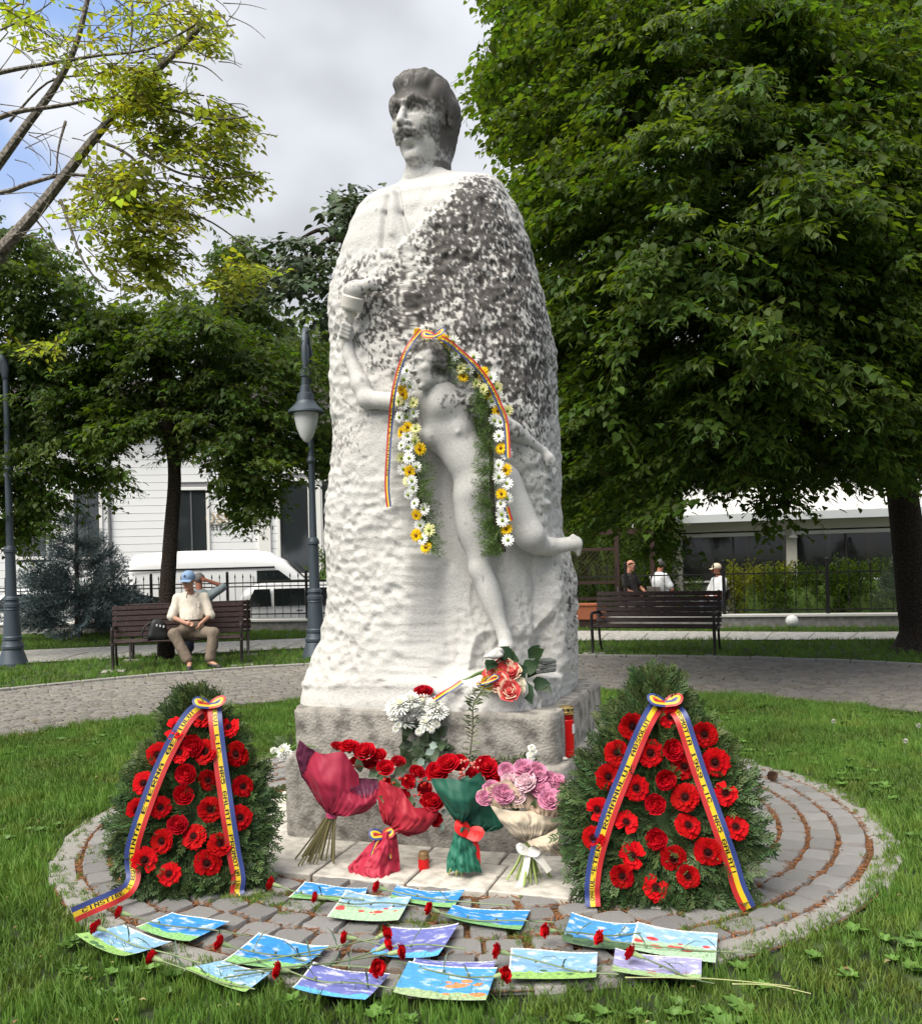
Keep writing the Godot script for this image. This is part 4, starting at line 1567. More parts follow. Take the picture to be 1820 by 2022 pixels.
func wreaths() -> void:
	var left := []
	for q in [[1040, 370], [1245, 440], [835, 450], [700, 650], [870, 640], [1070, 630], [1305, 640], [590, 870], [1080, 840], [1340, 890], [710, 1050], [1095, 1070], [545, 1075], [1320, 1130], [735, 1310], [975, 1280], [1165, 1340], [590, 1460], [785, 1565], [1075, 1475]]:
		var p := c1(q[0], q[1])
		left.append([p.x, p.y, "gerbera"])
	for q in [[970, 570], [915, 795], [880, 970], [845, 1195]]:
		var p := c1(q[0], q[1])
		left.append([p.x, p.y, "dark_rose" if q[1] == 1195 else "rose"])
	var ra := []
	for q in [[1010, 285, 0.13], [935, 350, 0.145], [850, 480, 0.165], [735, 700, 0.165], [640, 930, 0.165], [550, 1180, 0.165], [495, 1380, 0.14], [495, 1500, 0.13], [505, 1590, 0.14]]:
		var p := c1(q[0], q[1])
		ra.append([p.x, p.y, q[2]])
	var pw := c1(462, 1680)
	ra.append([pw.x, pw.y, 0.17])
	for q in [[350, 1745, 0.11], [200, 1810, 0.085], [45, 1880, 0.075]]:
		var p := c1(q[0], q[1])
		ra.append([p.x, p.y, 0, q[2]])
	var rb := []
	for q in [[1125, 270, 0.13], [1135, 400, 0.165], [1165, 650, 0.165], [1200, 900, 0.165], [1235, 1150, 0.165], [1275, 1400, 0.14], [1310, 1590, 0.13], [1300, 1690, 0.12], [1310, 1740, 0.13]]:
		var p := c1(q[0], q[1])
		rb.append([p.x, p.y, q[2]])
	var o := wreath("evergreen wreath with red gerberas, the left one, its ribbon trailing over the grass", G(388, 1772), 0.12, 0.24, 0.90, 0.66, left,
		[[ra, ribbon_print("CINSTIRE SI RECUNOSTINTA ETERNA GENIULUI", true, 0.05, 0.96, true)], [rb, ribbon_print("ELEVI LIC. NR5 GALATI PROMOTIA 1966", false, 0.03, 0.86, false)]], c1(1090, 275), 201)
	var curl := MB.new()
	var cp := o.transform.affine_inverse() * G(c1(1385, 1720).x, c1(1385, 1720).y)
	curl.grid(10, 3, func(a: float, b: float) -> Vector3: return cp + Vector3(0.045 * cos(a * 3.4 + 3.6), 0.075 + 0.06 * sin(a * 3.4 + 3.6) , (b - 0.5) * 0.05 + 0.02))
	part(o, "ribbon_end", curl, mat("ribbon back", Color(0.75, 0.76, 0.78), 0.5))
	var right := []
	for q in [[935, 420], [655, 495], [1185, 550], [540, 690], [785, 690], [1265, 755], [475, 865], [680, 945], [1340, 985], [405, 1100], [610, 1200], [1060, 1225], [1410, 1235], [375, 1310], [665, 1440], [955, 1455], [1215, 1410], [580, 1590], [1065, 1590], [825, 1680], [1050, 1015], [1040, 785]]:
		var p := c2(q[0], q[1])
		right.append([p.x, p.y, "gerbera"])
	for q in [[940, 670], [895, 880], [830, 1060], [840, 1315]]:
		var p := c2(q[0], q[1])
		right.append([p.x, p.y, "rose"])
	ra = []
	for q in [[830, 350, 0.13], [770, 450, 0.165], [700, 600, 0.165], [620, 800, 0.165], [530, 1020, 0.165], [450, 1250, 0.165], [390, 1470, 0.14], [365, 1650, 0.13], [365, 1740, 0.12], [370, 1815, 0.13]]:
		var p := c2(q[0], q[1])
		ra.append([p.x, p.y, q[2]])
	rb = []
	for q in [[975, 370, 0.13], [1020, 440, 0.165], [1080, 620, 0.165], [1155, 850, 0.165], [1235, 1070, 0.165], [1310, 1280, 0.165], [1385, 1500, 0.14], [1440, 1680, 0.13], [1510, 1830, 0.12]]:
		var p := c2(q[0], q[1])
		rb.append([p.x, p.y, q[2]])
	wreath("evergreen wreath with red gerberas, the right one, standing by the tall red candle", G(1312, 1796), -0.10, 0.22, 0.97, 0.80, right,
		[[ra, ribbon_print("OMAGIUL ETERN ROMANULUI ABSOLUT", true, 0.10, 0.93, true)], [rb, ribbon_print("PROMOTIA 1969 LIC. NR5 GALATI", false, 0.05, 0.80, false)]], c2(895, 330), 202)

# ---------------------------------------------------------------- the flower garland hung over the carved woman
func garland() -> void:
	var o := thing("flower_garland", "garland of white and yellow daisies and fern draped over the carved woman's head", "garland", PED, deg_to_rad(FACE))
	var at := func(x: float, y: float, lz: float) -> Vector3:
		var q := cg(x, y)
		return S(q.x, q.y, lz)
	var z_of := func(x: float, y: float) -> float:
		var l: Vector3 = at.call(x, y, 0.5)
		var base := front_z(l.x, l.y)
		if x < 800:
			return base + 0.14 + 0.06 * smoothstep(760, 640, y)
		return base + 0.145 + 0.02 * smoothstep(600, 1000, y)
	var sets := {"daisy_white": [[600, 480], [580, 540], [620, 590], [575, 710], [600, 800], [650, 770], [550, 800], [605, 930], [565, 995], [610, 1015], [615, 1085], [665, 1145], [575, 1160], [635, 1240], [645, 1290], [610, 1335], [655, 1395], [720, 1435], [690, 1545], [710, 1640], [940, 370], [1060, 385], [920, 280], [1030, 470], [1180, 530], [1190, 690], [1205, 820], [1245, 835], [1235, 930], [1235, 1130], [1235, 1215], [1290, 1260], [1250, 1400], [1295, 1360], [1255, 1470], [1260, 1515], [1295, 1650], [1205, 570], [1230, 650], [1285, 1050]],
		"daisy_yellow": [[675, 220], [570, 610], [575, 640], [565, 905], [605, 870], [690, 1020], [620, 1175], [665, 1475], [665, 1615], [730, 1700], [840, 260], [870, 275], [990, 520], [1125, 495], [1165, 640], [1225, 755], [1250, 1015], [1285, 1165], [1250, 1330], [1285, 1575]],
		"daisy_cream": [[545, 690], [645, 700], [660, 880], [655, 960], [560, 1080], [605, 1240], [755, 1580], [975, 465], [1080, 565], [1130, 605], [1225, 595], [1295, 755], [900, 305], [735, 235]]}
	for kind in sets:
		for q in sets[kind]:
			var l: Vector3 = at.call(q[0], q[1], z_of.call(q[0], q[1]) + rr(-0.01, 0.015))
			part(o, "daisy", bloom(kind, rng.randi() % 2), petal_mat, aim(l, Vector3(rr(-0.45, 0.35), rr(-0.35, 0.3), 1), rr(0, TAU), rr(1.12, 1.36)))
	var sprays := []
	var tints := []
	for path in [[[590, 480], [590, 700], [600, 900], [640, 1100], [675, 1300], [715, 1500], [760, 1690]], [[850, 270], [960, 380], [1110, 560], [1175, 760], [1180, 1000], [1185, 1250], [1195, 1450], [1225, 1600], [1270, 1730]]]:
		var pts := []
		for q in path:
			pts.append(at.call(q[0], q[1], z_of.call(q[0], q[1]) - 0.03))
		pts = curve(pts, 60)
		var m := MB.new()
		m.tube(pts, [0.012], 6)
		part(o, "cord", m, mat("garland cord", Color(0.035, 0.03, 0.02), 0.9))
		var right: bool = path[0][0] > 800
		for i in 61:
			var per := 3 if right and i < 56 else (2 if right or i > 22 else (1 if i % 3 == 0 else 0))
			for k in per:
				var dir := Vector3(rr(-1.0, 0.35) if right else rr(-0.5, 1.0), rr(-0.9, 0.5), rr(0.05, 0.7))
				if right and i > 20 and k < 2:
					dir = Vector3(rr(-1.0, -0.3), rr(-0.6, 0.6), rr(0.0, 0.5))
				if not right and i > 25:
					dir = Vector3(rr(0.1, 1.0), rr(-0.8, 0.4), rr(0.0, 0.5))
				sprays.append(aim(pts[i] + rdir() * 0.012, dir, rr(0, TAU), rr(0.075, 0.125)))
				var g := rr(0.6, 1.25)
				tints.append(Color(g, g, g))
	many(o, "fern_sprays", fine_spray(5), leaf_mat, sprays, tints)
	var rm := ribbon_print("RECUNOSTINTA SI PRETUIRE VESNICA ASOCIATIA", true, 0.06, 0.85, true)
	for path in [[[700, 200], [640, 270], [590, 350], [540, 490], [505, 650], [485, 850], [468, 1100], [462, 1280], [475, 1420]], [[835, 255], [900, 290], [970, 350], [1070, 440], [1170, 575], [1240, 720], [1283, 850], [1297, 1080]], [[1285, 1425], [1297, 1465], [1312, 1518]]]:
		var pts := []
		for q in path:
			pts.append(at.call(q[0], q[1], z_of.call(q[0], q[1]) + 0.035 + (0.02 if q[0] < 600 else 0.0)))
		var mirrored: bool = path[0][0] < 800
		part(o, "ribbon", strip(curve(pts, 50), 0.029, Vector3(0, 0, 1)), ribbon_print("RECUNOSTINTA SI PRETUIRE VESNICA", true, 0.12, 0.82, false) if mirrored else rm)
	bow(o, at.call(790, 245, z_of.call(790, 245) + 0.05), Vector3(1, 0.05, 0), Vector3(0, 1, 0), 0.055, ribbon_print("", false, 0, 0, false))

# ---------------------------------------------------------------- bouquets

# a sheet of paper through rows of control points [x, y, how far it stands forward], seen in the picture at depth d
func c6(x: float, y: float) -> Vector2: return Vector2((700 + x / 2.1163) / 1.345, (1780 + y / 2.1163) / 1.345)

# between a smooth curve and straight folds at the control points
func bent(pts: Array, n: int) -> Array:
	var a := curve(pts, n)
	for i in n + 1:
		var t := float(i) / n * (pts.size() - 1)
		var k := mini(int(t), pts.size() - 2)
		a[i] = (a[i] as Vector3).lerp((pts[k] as Vector3).lerp(pts[k + 1], t - k), 0.6)
	return a

func sheet_patch(rows: Array, d: float, origin: Vector3, seed_: int, creased := 0.010) -> MB:
	var ctrl := []
	for row in rows:
		var pts := []
		for q in row:
			var c := c6(q[0], q[1])
			pts.append(P(c.x, c.y, d - q[2]) - origin)
		ctrl.append(bent(pts, 26))
	var cols := []
	for i in 27:
		var line := []
		for row in ctrl:
			line.append(row[i])
		cols.append(bent(line, 20))
	var f := noise(1.0, seed_, 2)
	f.fractal_type = FastNoiseLite.FRACTAL_RIDGED
	var m := MB.new()
	for lay in 2:
		var s := m.v.size()
		for j in 21:
			for i in 27:
				var q: Vector3 = cols[i][j]
				q.z += 0.011 * pow(j / 20.0, 1.5) * sin(i * 1.9 + 1.3 * sin(i * 0.7 + seed_)) + creased * (f.get_noise_3dv(q * 9.0 + Vector3(seed_, 0, 0)) + 0.5 * f.get_noise_3dv(q * 21.0 + Vector3(seed_, 4, 0))) - 0.0012 * lay
				m.p(q, Vector2(i / 26.0, j / 20.0))
		for j in 20:
			for i in 26:
				var a := s + j * 27 + i
				if lay == 0:
					m.tri(a, a + 1, a + 28)
					m.tri(a, a + 28, a + 27)
				else:
					m.tri(a, a + 28, a + 1)
					m.tri(a, a + 27, a + 28)
	return m

func paper(key: String, c: Color, rough := 0.55) -> StandardMaterial3D:
	var m := mat(key, c, rough)
	m.cull_mode = BaseMaterial3D.CULL_DISABLED
	m.backlight_enabled = true
	m.backlight = Color(0.12, 0.12, 0.12)
	return m

func stems(parent: Node3D, tie: Vector3, axis: Vector3, len: float, n: int, spread: float, c: Color, ground_y := 0.02) -> void:
	for k in n:
		var a := rr(0, TAU)
		var s := Vector3(cos(a), 0, sin(a)) * spread * sqrt(rng.randf())
		var tip := tie - axis.normalized() * len * rr(0.75, 1.05) + s
		tip.y = maxf(tip.y, 0.06 - parent.position.y) if ground_y > -1.0 else tip.y
		var m := MB.new()
		m.use_col = true
		m.col = c * rr(0.7, 1.25)
		m.tube([tie + s * 0.12 + axis * 0.03, (tie + tip) * 0.5 + s * 0.08, tip], [0.0042], 5)
		part(parent, "stem", m, tinted("stems", 0.6))

func blooms_on(parent: Node3D, list: Array, d: float, look: Vector3) -> void:
	for q in list:
		var at := P(q[0], q[1], d + (q[4] if q.size() > 4 else 0.0)) - parent.position
		part(parent, q[2].replace("pale_", "").replace("striped_", "").replace("dark_", ""), bloom(q[2], rng.randi() % 3), petal_mat, aim(at, look + rdir() * 0.3, rr(0, TAU), q[3]))

func leaves_on(parent: Node3D, called: String, spots: Array, d: float, c: Color, len: float, w: float) -> void:
	for q in spots:
		var m := MB.new()
		m.use_col = true
		m.col = c * rr(0.7, 1.25)
		var at := P(q[0], q[1], d + rr(-0.02, 0.02)) - parent.position
		leaf_blade(m, at, Vector3(rr(-1, 1), rr(-0.4, 0.9), rr(0, 0.6)), len * rr(0.8, 1.2), w * rr(0.8, 1.2), Vector3(rr(-0.3, 0.3), 0.2, 1), 0.3)
		part(parent, called, m, leaf_mat)

func bouquets() -> void:
	var cam_dir := Vector3(0, 0.25, 1)
	# 1: crimson paper with plum lining, long stems
	var d := 4.72
	var tie := P(655, 1610, d)
	var o := thing("bouquet", "bouquet of red roses in crimson paper with bare brown stems, leftmost at the pedestal", "bouquet", tie, 0.0, "bouquets leaning on the pedestal")
	var axis := (P(672, 1490, d + 0.10) - tie).normalized()
	var crim := paper("crimson paper", Color(0.30, 0.016, 0.045))
	var plum := paper("plum paper", Color(0.105, 0.018, 0.05))
	part(o, "paper_lining", sheet_patch([[[205, 388, 0], [245, 425, .02], [290, 450, .02]], [[182, 470, -.02], [225, 520, 0], [270, 540, 0]], [[215, 600, -.02], [250, 640, 0], [300, 720, 0]]], d, tie, 3), plum)
	part(o, "paper_wrap", sheet_patch([[[240, 440, -.02], [340, 470, .05], [450, 458, .05], [535, 590, .02]], [[215, 580, -.02], [310, 610, .09], [430, 640, .10], [540, 700, .04]], [[290, 720, 0], [340, 740, .07], [420, 755, .07], [500, 775, .03]], [[350, 795, 0], [365, 800, .03], [385, 802, .03], [408, 805, .02]]], d, tie, 5), crim)
	part(o, "paper_wrap", sheet_patch([[[430, 600, .07], [540, 700, .06], [660, 655, 0]], [[420, 690, .09], [530, 760, .09], [655, 725, .03]], [[380, 785, .06], [470, 818, .08], [570, 800, .04]], [[366, 800, .03], [400, 812, .04], [440, 815, .02]]], d, tie, 6), crim)
	part(o, "paper_lining", sheet_patch([[[430, 590, .05], [540, 605, 0], [658, 612, -.03]], [[470, 640, .07], [560, 680, .04], [655, 655, 0]], [[505, 690, .06], [570, 715, .06], [630, 715, .03]]], d, tie, 7), plum)
	var band := MB.new()
	band.lathe([Vector2(0.027, -0.018), Vector2(0.031, 0.0), Vector2(0.028, 0.018)], 14, aim(Vector3.ZERO, axis))
	part(o, "tie", band, mat("pink tie", Color(0.5, 0.06, 0.16), 0.5))
	stems(o, Vector3.ZERO, Vector3(0.33, 1, -0.1), 0.31, 26, 0.12, Color(0.15, 0.13, 0.055))
	blooms_on(o, [[690, 1482, "rose", 1.15], [722, 1490, "rose", 1.2, -0.02], [748, 1496, "rose", 0.9], [706, 1512, "rose", 1.0], [735, 1515, "dark_rose", 0.9], [666, 1478, "dark_rose", 0.8, 0.05]], d + 0.02, Vector3(0.1, 0.9, 0.6))
	leaves_on(o, "leaf", [[712, 1525], [728, 1535], [742, 1530], [655, 1490]], d, Color(0.10, 0.16, 0.09), 0.09, 0.055)
	# 2: crimson paper with skirt, red roses, berries, eucalyptus
	d = 4.58
	tie = P(757, 1645, d)
	o = thing("bouquet", "bouquet in crimson paper with a crumpled skirt, red roses, berries and eucalyptus, second from left", "bouquet", tie, 0.0, "bouquets leaning on the pedestal")
	axis = (P(815, 1540, d + 0.10) - tie).normalized()
	var cr2 := paper("scarlet crimson paper", Color(0.33, 0.014, 0.028))
	part(o, "paper_wrap", sheet_patch([[[650, 615, 0], [690, 630, .06], [765, 665, .05]], [[643, 720, 0], [710, 740, .08], [810, 770, .06]], [[655, 800, 0], [710, 825, .08], [770, 850, .05]], [[680, 860, .02], [695, 870, .04], [718, 874, .03]]], d, tie, 8), cr2)
	part(o, "paper_wrap", sheet_patch([[[765, 655, .03], [850, 770, .06], [988, 762, 0]], [[740, 740, .07], [850, 840, .11], [972, 832, .03]], [[712, 830, .06], [800, 895, .10], [905, 908, .05]], [[700, 868, .03], [740, 905, .07], [810, 932, .05]]], d, tie, 9), cr2)
	part(o, "paper_skirt", sheet_patch([[[662, 915, .02], [695, 900, .05], [748, 925, .03]], [[590, 980, .02], [680, 985, .08], [757, 990, .03]], [[520, 1055, .02], [640, 1065, .10], [765, 1060, .03]], [[472, 1108, .03], [560, 1130, .10], [650, 1135, .12], [767, 1130, .04]], [[510, 1196, .06], [590, 1165, .12], [690, 1196, .14], [752, 1162, .07]]], d, tie, 10, 0.024), paper("crimson skirt", Color(0.36, 0.018, 0.045)))
	var cord := ribbon_print("", false, 0, 0, true)
	bow(o, Vector3(0, 0, 0.04), Vector3(1, 0.1, 0), Vector3(0, 1, 0), 0.055, cord)
	for s in [-1.0, 1.0]:
		part(o, "ribbon_tail", strip(curve([Vector3(0, 0, 0.05), Vector3(s * 0.03, -0.03, 0.07), Vector3(s * 0.05 - 0.01, -0.10, 0.085)], 10), 0.014, Vector3(0, 0.2, 1)), cord)
	blooms_on(o, [[760, 1520, "rose", 0.95], [785, 1508, "dark_rose", 0.8, 0.04], [805, 1545, "rose", 0.8], [822, 1530, "rose", 0.95, 0.03], [850, 1590, "rose", 1.25], [858, 1620, "rose", 0.8], [770, 1555, "rose", 0.9], [795, 1575, "dark_rose", 0.8], [838, 1560, "dark_rose", 0.8, 0.04]], d + 0.02, Vector3(0.3, 0.7, 0.7))
	for k in 46:
		var at := P(rr(752, 850), rr(1535, 1585), d + rr(-0.03, 0.03)) - tie
		var b := MB.new()
		b.ball(at, Vector3.ONE * rr(0.005, 0.008), 8)
		part(o, "berry", b, mat("berry", Color(0.55, 0.02, 0.012), 0.3))
	leaves_on(o, "eucalyptus_leaf", [[862, 1500], [872, 1520], [845, 1535], [868, 1560], [880, 1545], [850, 1515], [760, 1590], [795, 1545], [815, 1555], [830, 1600], [868, 1640], [872, 1600], [838, 1500], [780, 1535], [858, 1480], [848, 1470]], d + 0.02, Color(0.19, 0.25, 0.22), 0.05, 0.036)
	leaves_on(o, "leaf", [[790, 1560], [805, 1570], [820, 1585], [775, 1575], [760, 1570], [840, 1600]], d, Color(0.05, 0.09, 0.035), 0.07, 0.04)
	# 3: green paper
	d = 4.50
	tie = P(918, 1640, d)
	o = thing("bouquet", "bouquet of red roses in dark green paper with a red bow, third from left", "bouquet", tie, 0.0, "bouquets leaning on the pedestal")
	axis = (P(922, 1530, d + 0.10) - tie).normalized()
	var grn := paper("bottle green paper", Color(0.012, 0.085, 0.055))
	part(o, "paper_wrap", sheet_patch([[[938, 606, 0], [1040, 608, .05], [1135, 622, .05], [1218, 572, 0]], [[965, 672, .02], [1050, 722, .09], [1150, 732, .09], [1252, 650, 0]], [[1030, 782, .02], [1080, 802, .07], [1150, 802, .07], [1235, 742, .02]], [[1080, 850, .02], [1095, 862, .04], [1112, 862, .04], [1132, 852, .02]]], d, tie, 12), grn)
	part(o, "paper_wrap", sheet_patch([[[960, 660, -.02], [1050, 640, -.03], [1150, 590, -.02]], [[1000, 720, 0], [1080, 700, 0], [1180, 660, 0]], [[1040, 780, .01], [1090, 780, .01], [1160, 760, .01]]], d, tie, 13), grn)
	part(o, "paper_wrap", sheet_patch([[[1130, 800, .02], [1220, 748, -.02], [1350, 772, -.06]], [[1140, 850, .02], [1240, 860, 0], [1345, 882, -.04]], [[1128, 870, .02], [1200, 902, 0], [1285, 905, -.02]]], d, tie, 14), grn)
	part(o, "paper_skirt", sheet_patch([[[1078, 878, .03], [1110, 876, .06], [1162, 890, .03]], [[1058, 960, .03], [1110, 970, .08], [1190, 980, .04]], [[1030, 1050, .03], [1110, 1060, .10], [1212, 1070, .05]], [[1028, 1126, .04], [1120, 1132, .12], [1228, 1138, .06]]], d, tie, 15, 0.020), paper("green skirt", Color(0.018, 0.13, 0.085)))
	stems(o, Vector3.ZERO, Vector3(0.12, 1, -0.15), 0.27, 18, 0.075, Color(0.24, 0.27, 0.09))
	var rsat := mat("red satin", Color(0.55, 0.012, 0.012), 0.35)
	rsat.cull_mode = BaseMaterial3D.CULL_DISABLED
	bow(o, Vector3(0.015, 0.0, 0.045), Vector3(0.7, -0.3, 0.1), Vector3(0.3, 0.9, 0), 0.075, rsat)
	part(o, "ribbon_tail", strip(curve([Vector3(0.02, 0, 0.05), Vector3(0.055, -0.06, 0.055), Vector3(0.06, -0.17, 0.06)], 10), 0.022, Vector3(0, 0.2, 1)), rsat)
	blooms_on(o, [[862, 1530, "rose", 1.2], [885, 1515, "rose", 1.25], [905, 1510, "rose", 1.0, 0.04], [958, 1518, "rose", 1.2], [975, 1540, "rose", 1.25], [990, 1548, "dark_rose", 0.9], [935, 1530, "rose", 0.8, 0.05]], d + 0.06, Vector3(0, 0.8, 0.7))
	for k in 26:
		var at := P(rr(905, 950), rr(1500, 1540), d + rr(0.0, 0.06)) - tie
		var b := MB.new()
		b.ball(at, Vector3.ONE * rr(0.006, 0.009), 8)
		part(o, "berry", b, mat("pink berry", Color(0.62, 0.16, 0.13), 0.4))
	# 4: kraft paper with pink peonies
	d = 4.36
	tie = P(1045, 1668, d)
	o = thing("bouquet", "bouquet of pink peonies in beige kraft paper with green stems, rightmost at the pedestal", "bouquet", tie, 0.0, "bouquets leaning on the pedestal")
	axis = (P(1048, 1560, d + 0.08) - tie).normalized()
	var kraft := paper("kraft paper", Color(0.50, 0.42, 0.32), 0.8)
	var kr2 := paper("inner kraft paper", Color(0.40, 0.30, 0.22), 0.8)
	part(o, "paper_lining", sheet_patch([[[1450, 655, -.02], [1560, 668, -.04], [1695, 700, -.05]], [[1450, 740, .02], [1560, 760, 0], [1685, 800, -.02]], [[1480, 790, .03], [1560, 810, .03], [1655, 830, 0]]], d, tie, 22), kr2)
	part(o, "paper_lining", sheet_patch([[[1200, 680, 0], [1290, 640, .01], [1375, 608, 0]], [[1260, 740, .02], [1350, 720, .03], [1440, 680, .02]], [[1280, 768, .02], [1380, 775, .04], [1475, 770, .04]]], d, tie, 23), kr2)
	part(o, "paper_wrap", sheet_patch([[[1273, 758, .04], [1380, 790, .06], [1482, 790, .07]], [[1330, 850, .05], [1420, 855, .09], [1502, 850, .08]], [[1400, 930, .04], [1450, 932, .07], [1502, 920, .06]], [[1460, 957, .03], [1475, 962, .04], [1492, 952, .03]]], d, tie, 24), kraft)
	part(o, "paper_wrap", sheet_patch([[[1482, 786, .06], [1570, 815, .07], [1705, 845, 0]], [[1490, 860, .08], [1570, 870, .09], [1695, 862, .02]], [[1490, 930, .06], [1545, 932, .07], [1625, 912, .03]], [[1478, 958, .03], [1500, 956, .04], [1532, 946, .03]]], d, tie, 25), kraft)
	part(o, "paper_wrap", sheet_patch([[[1478, 958, .05], [1580, 925, .09], [1664, 880, .06]], [[1500, 985, .06], [1600, 985, .13], [1655, 960, .12]], [[1540, 1000, .05], [1620, 1032, .11], [1695, 1048, .08], [1715, 1000, .05]]], d, tie, 26), kraft)
	stems(o, Vector3(0, -0.02, 0), Vector3(0.0, 1, -0.12), 0.26, 24, 0.115, Color(0.27, 0.36, 0.10))
	var wsat := mat("white satin", Color(0.72, 0.70, 0.66), 0.4)
	wsat.cull_mode = BaseMaterial3D.CULL_DISABLED
	bow(o, Vector3(-0.01, -0.02, 0.045), Vector3(0.9, -0.2, 0), Vector3(0, 1, 0), 0.05, wsat)
	part(o, "ribbon_tail", strip(curve([Vector3(0.0, -0.02, 0.05), Vector3(0.05, -0.06, 0.06), Vector3(0.085, -0.11, 0.06)], 10), 0.03, Vector3(0, 0.2, 1)), wsat)
	part(o, "ribbon_tail", strip(curve([Vector3(-0.01, -0.02, 0.05), Vector3(-0.04, -0.13, 0.09), Vector3(-0.10, -0.22, 0.13), Vector3(-0.02, -0.245, 0.17)], 14), 0.03, Vector3(0, 0.3, 1)), wsat)
	blooms_on(o, [[970, 1562, "peony", 0.95, -0.03], [992, 1570, "peony", 1.1, -0.06], [1006, 1545, "pale_peony", 0.9], [1035, 1522, "peony", 1.1], [1058, 1530, "peony", 1.15], [1080, 1545, "peony", 1.05], [1098, 1550, "peony", 1.0], [1040, 1548, "pale_peony", 1.1, -0.04], [1068, 1562, "peony", 1.0, -0.04], [1084, 1583, "peony", 1.15, -0.12], [1112, 1558, "pale_peony", 0.95], [1000, 1522, "peony", 0.85, 0.04], [956, 1578, "peony", 0.9, -0.05], [1020, 1575, "pale_peony", 0.95, -0.05]], d + 0.05, Vector3(-0.1, 0.6, 0.9))
	leaves_on(o, "leaf", [[1050, 1598], [1100, 1600], [1025, 1600], [1110, 1590], [1015, 1590]], d, Color(0.07, 0.10, 0.04), 0.07, 0.03)
	# 5: white chrysanthemums on the step
	d = 4.93
	tie = P(828, 1460, d)
	o = thing("chrysanthemum_bunch", "bunch of white chrysanthemums standing on the pedestal step with one dark red rose on top", "bouquet", tie)
	for k in 12:
		var c: Array = [[790, 1395], [812, 1388], [838, 1390], [858, 1398], [785, 1412], [808, 1410], [830, 1412], [852, 1415], [866, 1408], [800, 1428], [845, 1432], [778, 1400]][k]
		part(o, "chrysanthemum", bloom("chrysanthemum", k % 3), petal_mat, aim(P(c[0], c[1], d - 0.04 + rr(-0.03, 0.04)) - tie, Vector3(rr(-0.5, 0.5), 0.9, rr(0.2, 0.8)), rr(0, 6), rr(0.95, 1.15)))
	for c in [[782, 1440], [862, 1430], [852, 1440], [786, 1432], [828, 1445]]:
		part(o, "chrysanthemum_bud", bloom("chrysanthemum", 1), petal_mat, aim(P(c[0], c[1], d - 0.08) - tie, Vector3(rr(-0.5, 0.5), 0.2, 1), 0, 0.42))
	part(o, "rose", bloom("dark_rose", 0), petal_mat, aim(P(836, 1372, d + 0.02) - tie, Vector3(0, 1, 0.5), 0, 1.1))
	var lv := []
	for k in 46:
		lv.append([rr(785, 875), rr(1432, 1512)])
	leaves_on(o, "leaf", lv, d - 0.02, Color(0.055, 0.085, 0.045), 0.085, 0.05)
	stems(o, Vector3(0, 0.05, -0.03), Vector3(-0.08, 1, 0), 0.2, 9, 0.05, Color(0.09, 0.13, 0.05), -9.0)
	# 6: white chrysanthemum at the left corner of the lower step
	d = 5.02
	var at6 := P(563, 1484, d)
	o = thing("white_chrysanthemum", "single white chrysanthemum lying at the left corner of the pedestal step", "flower", at6)
	part(o, "bloom", bloom("chrysanthemum", 2), petal_mat, aim(Vector3(0, 0, 0.02), Vector3(-0.3, 0.5, 0.9), 0, 0.85))
	part(o, "bud", bloom("chrysanthemum", 1), petal_mat, aim(Vector3(-0.055, 0.01, 0.02), Vector3(-0.6, 0.5, 0.5), 0, 0.4))
	leaves_on(o, "leaf", [[568, 1466], [560, 1472], [575, 1470], [552, 1478]], d, Color(0.10, 0.15, 0.06), 0.07, 0.035)
	var sm := MB.new()
	sm.tube([Vector3(0, 0, 0), Vector3(0.06, 0.03, -0.03), Vector3(0.16, 0.01, -0.06)], [0.004], 5)
	part(o, "stem", sm, mat("plain stem", STEM, 0.6))
	# 7: withered hanging strand and the strand on the step
	d = 4.78
	var at7 := P(935, 1380, d - 0.08)
	o = thing("withered_strand", "withered grey green strand of narrow leaves hanging over the pedestal edge", "garland", at7)
	var pts := []
	for q in [[960, 1352, 4.86], [945, 1372, 4.74], [934, 1395, 4.70], [933, 1440, 4.70], [928, 1490, 4.69]]:
		pts.append(P(q[0], q[1], q[2]) - at7)
	pts = curve(pts, 40)
	sm = MB.new()
	sm.tube(pts, [0.004], 5)
	part(o, "cord", sm, mat("dry cord", Color(0.10, 0.10, 0.06), 0.9))
	var xs := []
	for i in 41:
		for s in [-1.0, 1.0]:
			xs.append(aim(pts[i], Vector3(s * rr(0.5, 1.0), rr(-0.2, 0.9), rr(0, 0.6)), rr(0, 6), rr(0.04, 0.065)))
	var lf := MB.new()
	lf.use_col = true
	lf.col = Color(0.13, 0.155, 0.09)
	leaf_blade(lf, Vector3.ZERO, Vector3.UP, 1.0, 0.22, Vector3(0, 0, 1), 0.5)
	var lfm := lf.commit()
	many(o, "narrow_leaves", lfm, leaf_mat, xs)
	var at8 := P(985, 1503, 4.60)
	o = thing("withered_strand", "withered leaf strand lying along the step behind the peony bouquet", "garland", at8)
	pts = []
	for q in [[885, 1500, 4.74], [940, 1506, 4.66], [1000, 1508, 4.56], [1052, 1500, 4.52]]:
		pts.append(P(q[0], q[1], q[2]) - at8)
	pts = curve(pts, 30)
	sm = MB.new()
	sm.tube(pts, [0.005], 5)
	part(o, "cord", sm, mat("dry cord", Color(0.10, 0.10, 0.06), 0.9))
	xs = []
	for i in 31:
		for k in 7:
			xs.append(aim(pts[i] + rdir() * 0.012, Vector3(rr(-1, 1), rr(-0.2, 1.0), rr(-0.2, 0.8)), rr(0, 6), rr(0.035, 0.06)))
	many(o, "narrow_leaves", lfm, leaf_mat, xs)
	at8 = P(1052, 1490, 4.47)
	o = thing("white_blossom_sprig", "small sprig of white blossoms above the pink peonies", "flower", at8)
